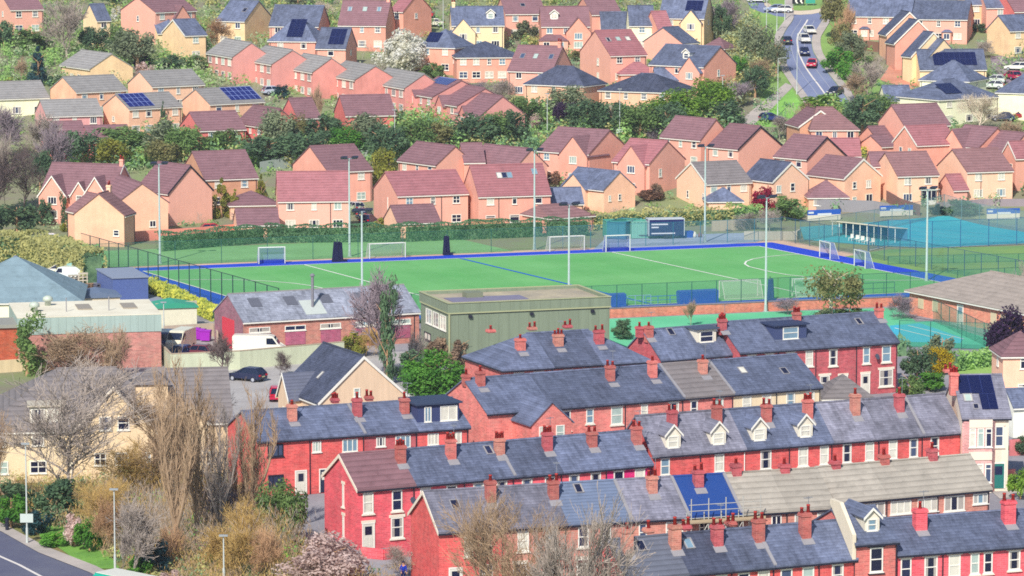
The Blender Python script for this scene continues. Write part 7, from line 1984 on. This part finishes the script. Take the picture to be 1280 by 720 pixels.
T('green tree between the hip roof and the salmon gable', 'round', 0, 'green', 1100, 152, 34, 44)
T('pale multi stemmed bare tree in front of the cream hip roofed house', 'bigbare', 1, 'pale', 1222, 168, 54, 72)
T('bare shrub right of the pale multi stemmed tree', 'scrub', 3, 'tan', 1262, 170, 22, 44)
T('dark small conifer above the salmon gabled house', 'cone', 0, 'olive', 1163, 136, 18, 24)
T('green shrub beside the tan house at the top right', 'bush', 0, 'dark', 1222, 40, 12, 26)
T('pale bare shrub left of the tan house, upper right', 'scrub', 0, 'silver', 1234, 74, 26, 34)
# around the compound and court
T('crimson leaved small tree by the white gabled tan house', 'bush', 0, 'red', 956, 271, 42, 28, name='red_leaved_tree')
T('dark green dome shrub right of the crimson tree', 'bush', 1, 'green', 981, 276, 34, 46)
T('grey bare shrub by the pale stone wall', 'scrub', 1, 'grey', 962, 289, 30, 40)
T('grey bare shrub left of the pale stone wall end', 'scrub', 2, 'grey', 938, 288, 24, 40)
T('dark spreading shrub behind the right hand court boards', 'bush', 2, 'dark', 1205, 268, 20, 52)
T('dark shrub left of the spreading one behind the court', 'bush', 3, 'blue', 1172, 268, 14, 22)
T('grey shrub beside the tan bungalow end', 'bush', 2, 'reed', 822, 250, 22, 18)
T('brown beech hedge shrub between the pink house and the bungalow', 'bush', 3, 'brown', 810, 250, 14, 34)
T('brown leaved shrub at the corner of the window gable house', 'bush', 0, 'brown', 690, 234, 22, 22)
T('small fir above the tan gabled house', 'cone', 1, 'grey', 866, 204, 14, 14)
# mid
T('weeping birch in front of the pitch, right', 'weep', 0, 'olive', 1038, 398, 72, 72, name='birch_tree', bark='pale')
T('bare shrub on the retaining wall left of the birch', 'scrub', 1, 'purple', 985, 394, 24, 40)
T('bare shrub at the right end of the retaining wall', 'scrub', 0, 'purple', 1122, 398, 34, 48)
T('green spiky shrub under the weeping birch', 'bush', 1, 'green', 1062, 398, 14, 46)
T('grey green spiky shrub left of the birch trunk', 'bush', 2, 'grey', 1030, 400, 16, 26)
T('thin bare tree behind the far terrace by the tennis court', 'upbare', 2, 'tan', 863, 408, 36, 20)
T('large bare tree at the right edge by the pavilion', 'bigbare', 2, 'grey', 1272, 402, 92, 80)
T('purple leaved tree at the right edge by the lawn', 'bigleaf', 0, 'purple', 1262, 454, 70, 66, cat='tree', name='purple_leaved_tree')
gs = 'garden shrubs left of the lawn'
T('dark green rounded shrub left of the yellow one', 'bush', 0, 'dark', 1146, 476, 46, 40, group=gs)
T('grey green tall conical shrub behind the yellow one', 'bush', 1, 'grey', 1177, 458, 44, 38, group=gs)
T('bright yellow shrub by the lawn', 'bigleaf', 1, 'gold', 1173, 468, 36, 36, group=gs)
T('mid green shrub below the yellow one', 'bush', 2, 'lime', 1162, 488, 26, 44, group=gs)
T('low green shrub nearest the chimney, by the lawn', 'bush', 3, 'green', 1137, 498, 32, 36, group=gs)
T('magnolia with pale pink flowers at the right edge', 'bare', 2, 'pale', 1266, 528, 44, 36, name='magnolia_tree')
T('yellow green shrub at the right edge below the bay windowed house', 'bush', 0, 'bright', 1276, 624, 42, 30)
T('dark green shrub at the right edge beside the pink wall', 'bush', 1, 'dark', 1276, 568, 26, 32)
T('dark climbing shrub by the block with six chimneys', 'bush', 2, 'dark', 778, 424, 26, 30)
# centre
T('bare tree with dense twigs behind the cream house', 'bare', 1, 'purple', 482, 478, 150, 88, bark='dark')
T('ivy column growing up the bare tree behind the cream house', 'column', 1, 'dark', 484, 481, 116, 34, cat='ivy', name='ivy')
T('broad light green shrub in front of the green hall', 'bigleaf', 0, 'lime', 543, 502, 64, 84)
T('yellow green shrub left of the ivy clad tree', 'bush', 1, 'golden', 441, 446, 34, 36)
T('brown withered shrub under the green hall, left', 'bush', 2, 'reed', 545, 456, 36, 44)
T('brown withered shrub under the green hall, right', 'bush', 3, 'reed', 574, 458, 36, 34)
T('dark green shrub right of the ivy clad tree', 'bush', 0, 'dark', 512, 478, 44, 40)
T('grey scrub right of the ivy clad tree', 'scrub', 3, 'grey', 512, 462, 52, 40)
T('orange red scrub beside the workshop wall', 'scrub', 1, 'gold', 457, 446, 44, 40)
T('small bare shrub on the boarded fence, car park', 'scrub', 2, 'dark', 350, 470, 34, 28)
T('dark bare tree growing over the car park fence', 'bare', 1, 'dark', 282, 478, 66, 40)
# lower left
T('big pale bare tree in front of the stone house', 'bigbare', 0, 'silver', 88, 652, 216, 205, bark='silver')
T('second big bare tree at the left edge before the stone house', 'bigbare', 2, 'tan', 10, 640, 165, 150)
T('bare tan tree in front of the stone gable, beside the poplars', 'bigbare', 1, 'tan', 196, 640, 170, 130)
T('bare upright stems in front of the factory wall', 'scrub', 0, 'tan', 110, 470, 66, 130)
T('bare upright stems in front of the factory wall, right', 'scrub', 3, 'tan', 155, 472, 70, 60)
T('dark bare tree right of the stone wing', 'bigbare', 1, 'dark', 266, 578, 104, 52)
T('ivy grown stump at the left of the factory wall', 'column', 0, 'green', 34, 470, 70, 58, cat='ivy', name='ivy')
T('tall bare poplar left of the red end terrace', 'poplar', 0, 'tan', 222, 706, 262, 92)
T('second tall bare poplar just right of the first', 'poplar', 1, 'tan', 246, 690, 225, 80)
T('tall bare poplar in front of the dark framed red house', 'poplar', 1, 'tan', 316, 676, 190, 78)
T('slim bare poplar right of the dark framed red house corner', 'poplar', 0, 'tan', 296, 668, 130, 40)
T('golden twigged willow below the stone gable', 'bigbare', 0, 'gold', 168, 640, 100, 120, name='willow_tree')
T('golden olive shrub under the stone house, middle', 'bush', 1, 'olive', 180, 612, 44, 60)
T('grey small bare tree beside the lamp post, lower left', 'bare', 0, 'grey', 172, 728, 112, 74)
T('thin bare tree left of the grey small one', 'upbare', 1, 'silver', 152, 720, 70, 30)
T('pale pink blossom tree by the lower left road', 'bush', 1, 'pinkw', 93, 684, 46, 32, name='blossom_tree')
T('bright green shrub at the left edge by the road', 'bush', 0, 'lime', 14, 660, 46, 40)
T('dark green shrub behind the bright one by the road', 'bush', 2, 'dark', 24, 640, 40, 60)
T('blue green low shrub beside the lower left lamp post', 'bush', 3, 'blue', 45, 668, 32, 40)
T('bright green low shrub on the road bank', 'bush', 1, 'lime', 68, 684, 22, 36)
T('dark undergrowth shrub behind the pink blossom tree', 'bush', 2, 'dark', 70, 654, 60, 60)
T('green shrub right of the pink blossom tree', 'bush', 0, 'lime', 112, 690, 48, 34)
T('brown scrub right of the pink blossom tree', 'scrub', 1, 'brown', 128, 694, 80, 50)
T('green leafy shrub under the small bare tree, lower left', 'bush', 3, 'lime', 170, 726, 34, 36)
T('dark blue green shrub right of the small bare tree', 'bush', 0, 'blue', 194, 722, 52, 40)
T('golden shrub right of the poplars', 'scrub', 0, 'gold', 268, 716, 64, 74)
T('golden brown scrub at the bottom, between the poplars', 'scrub', 2, 'gold', 306, 728, 74, 70)
T('brown scrub under the tall poplars', 'scrub', 3, 'brown', 200, 712, 60, 60)
T('purple brown scrub right of the tall poplars', 'bare', 2, 'purple', 268, 676, 92, 64)
T('green ivy shrub left of the red end terrace', 'bigleaf', 1, 'green', 352, 684, 86, 62)
T('brown scrub below the ivy shrub', 'scrub', 1, 'brown', 340, 726, 76, 60)
T('pink blossom shrub at the bottom in front of the red end terrace', 'bigleaf', 0, 'pinkw', 408, 738, 72, 104, cat='tree', name='blossom_tree')
T('small pink blossom bush at the bottom edge, left', 'bush', 1, 'pinkw', 213, 738, 28, 32)
T('dense brown bare shrub in front of the near terrace end', 'scrub', 0, 'tan', 536, 722, 84, 76)
T('pale bare shrub left of the dense brown one', 'scrub', 2, 'silver', 492, 722, 44, 50)
T('tall bare tree in front of the purple grey roofed terrace', 'bigbare', 1, 'tan', 612, 800, 200, 110)
T('big wide bare tree at the bottom in front of the near terraces', 'bigbare', 2, 'silver', 690, 850, 262, 200)
T('second pale bare tree at the bottom beside the wide one', 'bigbare', 0, 'silver', 752, 850, 190, 120)
T('pale bare tree at the bottom left of the wide one', 'bigbare', 0, 'tan', 645, 840, 225, 120)

T('third bare poplar between the two groups of poplars', 'poplar', 0, 'grey', 276, 690, 190, 70)
T('golden twigged shrub mass left of the poplars', 'bigbare', 1, 'gold', 142, 676, 84, 90, cat='shrub', name='willow_shrub')
T('golden twigged shrub mass right of the poplars, lower', 'bigbare', 2, 'gold', 300, 706, 84, 100, cat='shrub', name='willow_shrub')
# hedges: leaves over a clipped block
def hedge(label, pts, h, t, colr, dens=60, leaf=.22, cat='hedge', rag=.12):
    wp = [Vector((p[0], p[1], 0)) for p in pts]; o = wp[0]
    rt = thing('hedge', label, cat, (o.x, o.y, ground(o.y)))
    rng = random.Random(label); b = MB(); core = MB()
    for a, c in zip(wp[:-1], wp[1:]):
        d = c - a; L = d.length; d.normalize(); n = Vector((-d.y, d.x, 0))
        k = [a + d * .5 - n * t * .34, c - d * .5 - n * t * .34, c - d * .5 + n * t * .34, a + d * .5 + n * t * .34]
        core.poly([(p.x - o.x, p.y - o.y, ground(p.y) - ground(o.y) - .1) for p in k] + [(p.x - o.x, p.y - o.y, ground(p.y) - ground(o.y) + h * .8) for p in k], [(4, 5, 6, 7), (0, 1, 5, 4), (1, 2, 6, 5), (2, 3, 7, 6), (3, 0, 4, 7)])
        for i in range(int(L * dens)):
            s = rng.uniform(0, L); f = rng.random(); hh = h * (1 + .06 * math.sin(s * 1.3) + .05 * math.sin(s * .47 + 2))
            if f < .55: u, z = -t / 2 + rng.gauss(0, rag), rng.uniform(0, hh)
            elif f < .8: u, z = rng.uniform(-t / 2, t / 2), hh + rng.gauss(0, rag * .7)
            else: u, z = t / 2 + rng.gauss(0, rag), rng.uniform(0, hh)
            p = a + d * s + n * u
            q = Vector((p.x - o.x, p.y - o.y, ground(p.y) - ground(o.y) + z))
            nr = Vector((rng.gauss(0, .6), rng.gauss(-.5, .6), rng.gauss(.5, .6))).normalized(); t1 = nr.orthogonal().normalized(); t2 = nr.cross(t1); sz = leaf * rng.uniform(.6, 1.3); an = rng.uniform(0, 6.28)
            x = t1 * math.cos(an) + t2 * math.sin(an); y = nr.cross(x)
            b.poly([q - x * sz, q + y * sz * .6, q + x * sz, q - y * sz * .6], [(0, 1, 2, 3)])
    core.build('core', m_leaf(*GREENS['dark']), rt); b.build('foliage', m_leaf(*GREENS[colr]), rt)
    return rt
hedge('long clipped dark green hedge behind the far side of the pitch', [W2((198, 314)), W2((330, 303)), W2((505, 302)), W2((680, 295)), W2((738, 294))], 2.6, 2.0, 'clip', 190, .15, rag=.04)
hedge('short green hedge left of the long one, behind the storage unit', [W2((78, 322)), W2((122, 324))], 2.0, 1.6, 'green')
hedge('tall green hedge in front of the tan bungalow', [W2((734, 288)), W2((830, 283)), W2((915, 279))], 2.6, 2.2, 'olive', 80)
hedge('rough green hedge left of the crimson tree', [W2((910, 279)), W2((950, 276))], 2.6, 2.2, 'green', 80)
hedge('tall dense conifer hedge at the left edge above the pyramid roof', [W2((-40, 326)), W2((40, 330)), W2((119, 354))], 4.4, 3.4, 'olive', 150, .28)
hedge('low yellow green hedge along the left end of the pitch', [W2((188, 362)), W2((272, 402))], 1.6, 1.5, 'golden', 110, .18)
hedge('clipped green hedge at the back of the small lawn', [W2((1190, 464)), W2((1246, 456))], 1.9, 1.6, 'green', 90)
hedge('clipped yellow hedge between the purple roofs, right', [W2((1072, 196)), W2((1116, 193))], 1.4, 1.2, 'golden', 90, .18)
hedge('short dark green hedge at the left corner of the tennis court', [W2((1116, 440)), W2((1130, 446))], 1.9, 1.4, 'dark', 80)

# ------------------------------------------------------------------ uncountable ground cover (one object each)
def free(x, y, m=.8):
    for fx, fy, c, s, La, b0, b1 in FOOT:
        dx, dy = x - fx, y - fy
        a, b = dx * c + dy * s, -dx * s + dy * c
        if -m < a < La + m and b0 - m < b < b1 + m: return False
    return True
def inpoly(x, y, pts):
    r = False; j = len(pts) - 1
    for i in range(len(pts)):
        (xi, yi), (xj, yj) = pts[i], pts[j]
        if (yi > y) != (yj > y) and x < (xj - xi) * (y - yi) / (yj - yi) + xi: r = not r
        j = i
    return r
ROADPOLY = [tuple(p) for p in offs(LW, RW, 5)] + [tuple(p) for p in offs(RW, LW, 7)][::-1]
def cover(name, region, n, hmin, hmax, rmin, rmax, colr, per=26, leaf=.3, thin=.55, m=.8, seed=1, mat=None):
    """clumps of leaves (or thin stems) over a patch of ground, keeping off houses and roads"""
    rng = random.Random(seed); b = MB(); xs = [p[0] for p in region]; ys = [p[1] for p in region]; k = 0
    while k < n:
        x, y = rng.uniform(min(xs), max(xs)), rng.uniform(min(ys), max(ys)); k += 1
        if not inpoly(x, y, region) or not free(x, y, m) or inpoly(x, y, ROADPOLY): continue
        h = rng.uniform(hmin, hmax); r = rng.uniform(rmin, rmax); g = ground(y)
        for i in range(per):
            d = Vector((rng.gauss(0, 1), rng.gauss(0, 1), rng.gauss(0, 1))).normalized() * (rng.random() ** .4)
            p = Vector((x + d.x * r, y + d.y * r, g + h * .5 + d.z * h * .5))
            if thin < .2: nr = Vector((rng.gauss(0, .4), -1, rng.gauss(0, .3))).normalized(); u = (Vector((rng.gauss(0, .4), rng.gauss(0, .3), 1))).normalized(); w_ = nr.cross(u).normalized()
            else:
                nr = (d + Vector((rng.gauss(0, .4), rng.gauss(0, .4), rng.gauss(.4, .4)))).normalized(); u = nr.orthogonal().normalized(); w_ = nr.cross(u)
                an = rng.uniform(0, 6.28); u, w_ = u * math.cos(an) + w_ * math.sin(an), w_ * math.cos(an) - u * math.sin(an)
            s = leaf * rng.uniform(.6, 1.4)
            b.poly([p - u * s, p + w_ * s * thin, p + u * s, p - w_ * s * thin], [(0, 1, 2, 3)])
    o = b.build(name, mat or m_leaf(*GREENS[colr])); o['kind'] = 'stuff'
    return o
hill = [W2((-150, -14)), W2((1430, -14)), W2((1430, 262)), W2((-150, 292))]
cover('garden_greenery', hill, 1500, .6, 2.0, .8, 1.7, 'green', 24, .26, seed=3)
cover('garden_greenery', hill, 1100, .6, 2.4, .8, 1.6, 'grey', 24, .24, seed=4)
cover('garden_greenery', hill, 800, .8, 2.8, .8, 1.6, 'dark', 28, .26, seed=5)
cover('garden_scrub', hill, 700, .8, 2.6, .8, 1.7, 'brown', 30, .32, .08, seed=6, mat=m_bark(BARKS['grey']))
topl = [W2((-30, 30)), W2((120, 30)), W2((345, 60)), W2((345, 112)), W2((-30, 112))]
cover('garden_greenery', topl, 420, .8, 3.4, 1.0, 2.0, 'green', 36, .28, seed=23)
cover('garden_greenery', topl, 260, 1.0, 3.6, 1.0, 2.0, 'grey', 36, .28, seed=24)
topm = [W2((-30, -8)), W2((940, -8)), W2((900, 60)), W2((640, 62)), W2((420, 40)), W2((-30, 40))]
cover('garden_greenery', topm, 520, .8, 3.0, .9, 1.8, 'olive', 34, .28, seed=25)
cover('garden_greenery', topm, 420, .8, 3.0, .9, 1.8, 'green', 34, .28, seed=26)
beltp = [W2((90, 215)), W2((230, 212)), W2((420, 212)), W2((640, 198)), W2((860, 182)), W2((920, 165)), W2((900, 140)), W2((640, 140)), W2((420, 160)), W2((200, 172)), W2((80, 182))]
cover('undergrowth', beltp, 480, 1.5, 4.0, 1.2, 2.4, 'dark', 46, .32, seed=7)
cover('undergrowth', beltp, 620, 1.5, 5.0, 1.2, 2.4, 'green', 46, .32, seed=8)
cover('undergrowth', beltp, 420, 1.5, 4.5, 1.0, 2.2, 'olive', 46, .3, seed=9)
roadl = [W2((905, 150)), W2((985, 92)), W2((972, 60)), W2((940, 30)), W2((898, 40)), W2((905, 100))]
cover('undergrowth', roadl, 260, 1.5, 4.0, 1.2, 2.2, 'olive', 44, .3, seed=10)
cover('undergrowth', roadl, 200, 1.5, 4.0, 1.2, 2.2, 'grey', 44, .3, seed=11)
roadr = [W2((1034, 10)), W2((1052, 10)), W2((1062, 60)), W2((1100, 118)), W2((1120, 150)), W2((1040, 160)), W2((1012, 138)), W2((1066, 132)), W2((1046, 96)), W2((1032, 60))]
cover('undergrowth', roadr, 340, 1.2, 4.0, 1.0, 2.0, 'green', 44, .3, seed=12)
cover('undergrowth', roadr, 240, 1.2, 4.2, 1.0, 2.0, 'olive', 44, .3, seed=13)
bank = [W2((-40, 632)), W2((30, 652)), W2((70, 664)), W2((150, 708)), W2((230, 760)), W2((520, 770)), W2((470, 720)), W2((395, 690)), W2((330, 650)), W2((270, 610)), W2((60, 604)), W2((-40, 606))]
goldp = [W2((110, 640)), W2((330, 640)), W2((380, 704)), W2((330, 716)), W2((180, 704)), W2((130, 690))]
cover('undergrowth', goldp, 120, 2.0, 4.8, 1.0, 2.0, 'olive', 130, .28, .05, seed=34, mat=m_bark(BARKS['gold']), m=.3)
cover('undergrowth', goldp, 150, 2.0, 5.0, 1.0, 2.0, 'olive', 130, .28, .05, seed=35, mat=m_bark(BARKS['tan']), m=.3)
cover('undergrowth', goldp, 140, 2.0, 5.0, 1.0, 2.0, 'olive', 130, .28, .05, seed=36, mat=m_bark(BARKS['grey']), m=.3)
cover('undergrowth', goldp, 60, 1.0, 3.0, .8, 1.6, 'lime', 60, .16, seed=37, m=.3)
cover('undergrowth', bank, 700, .8, 2.6, .8, 1.6, 'olive', 60, .16, .12, seed=14, mat=m_bark(BARKS['tan']), m=.3)
cover('undergrowth', bank, 500, .8, 3.0, .8, 1.6, 'olive', 60, .16, .12, seed=15, mat=m_bark(BARKS['gold']), m=.3)
cover('undergrowth', bank, 380, .5, 1.8, .6, 1.3, 'olive', 46, .14, seed=16, m=.3)
cover('undergrowth', bank, 260, .5, 2.0, .6, 1.3, 'dark', 46, .14, seed=17, m=.3)

# planting just beyond the frame on both sides, so a step sideways still meets a lived-in hillside
sideR = [W2((1285, -10)), W2((1480, -10)), W2((1480, 262)), W2((1290, 262))]
sideL = [W2((-200, -10)), W2((-20, -10)), W2((-20, 280)), W2((-200, 290))]
for k_, reg in enumerate((sideR, sideL)):
    cover('undergrowth', reg, 320, 1.5, 6.0, 1.4, 2.8, 'green', 60, .4, seed=50 + k_)
    cover('undergrowth', reg, 240, 1.5, 6.0, 1.4, 2.8, 'olive', 60, .4, seed=54 + k_)
# ------------------------------------------------------------------ light, sky, camera
w = bpy.data.worlds.new('World'); SC.world = w; w.use_nodes = True
nt = w.node_tree; bgd = nt.nodes['Background']
sky = nt.nodes.new('ShaderNodeTexSky'); sky.sky_type = 'NISHITA'; sky.sun_disc = False
EL, AZ = R(40), R(198)          # sun behind the camera and to the left
sky.sun_elevation = EL; sky.sun_rotation = AZ
sky.air_density = 1.0; sky.dust_density = 0.6; sky.ozone_density = 1.5
nt.links.new(sky.outputs[0], bgd.inputs[0]); bgd.inputs[1].default_value = 0.13
sd = bpy.data.lights.new('sun', 'SUN'); sd.energy = 5.0; sd.angle = R(.55); sd.color = (1.0, .955, .885)
so = bpy.data.objects.new('sun', sd); COL.objects.link(so)
tosun = Vector((math.sin(AZ) * math.cos(EL), math.cos(AZ) * math.cos(EL), math.sin(EL)))
so.rotation_euler = tosun.to_track_quat('Z', 'Y').to_euler(); so.location = (0, 0, 200)
cd = bpy.data.cameras.new('camera'); co = bpy.data.objects.new('camera', cd); COL.objects.link(co)
cd.sensor_width = 36; cd.lens = FPX / 1280 * 36; cd.clip_start = 1; cd.clip_end = 8000
co.location = (0, 0, HC); co.rotation_euler = (math.pi / 2 - TILT, 0, 0)
SC.camera = co
# thin spring haze over the valley, as in the photo
hm = bpy.data.materials.new('haze'); hm.use_nodes = True; ht = hm.node_tree; ht.nodes.remove(ht.nodes['Principled BSDF'])
vs = ht.nodes.new('ShaderNodeVolumeScatter'); vs.inputs['Color'].default_value = (.80, .86, 1.0, 1); vs.inputs['Density'].default_value = 9e-5; vs.inputs['Anisotropy'].default_value = 0.0
ht.links.new(vs.outputs[0], ht.nodes['Material Output'].inputs['Volume'])
hz = struct('haze', MB().box(-700, 700, -60, 1200, -8, 150), hm, 'stuff')
SC.view_settings.view_transform = 'Standard'; SC.view_settings.look = 'None'; SC.view_settings.exposure = 0
SC.render.engine = 'CYCLES'
cy = SC.cycles
cy.max_bounces = 5; cy.diffuse_bounces = 3; cy.transparent_max_bounces = 24; cy.use_denoising = False; cy.denoiser = 'OPENIMAGEDENOISE'; cy.denoising_input_passes = 'RGB_ALBEDO_NORMAL'; cy.denoising_prefilter = 'ACCURATE'
cy.caustics_reflective = False; cy.caustics_refractive = False
SC.cycles.filter_width = 1.7
if WARN:
    for q in WARN: print('WARN', q)
print('OBJECTS', len(SC.objects))
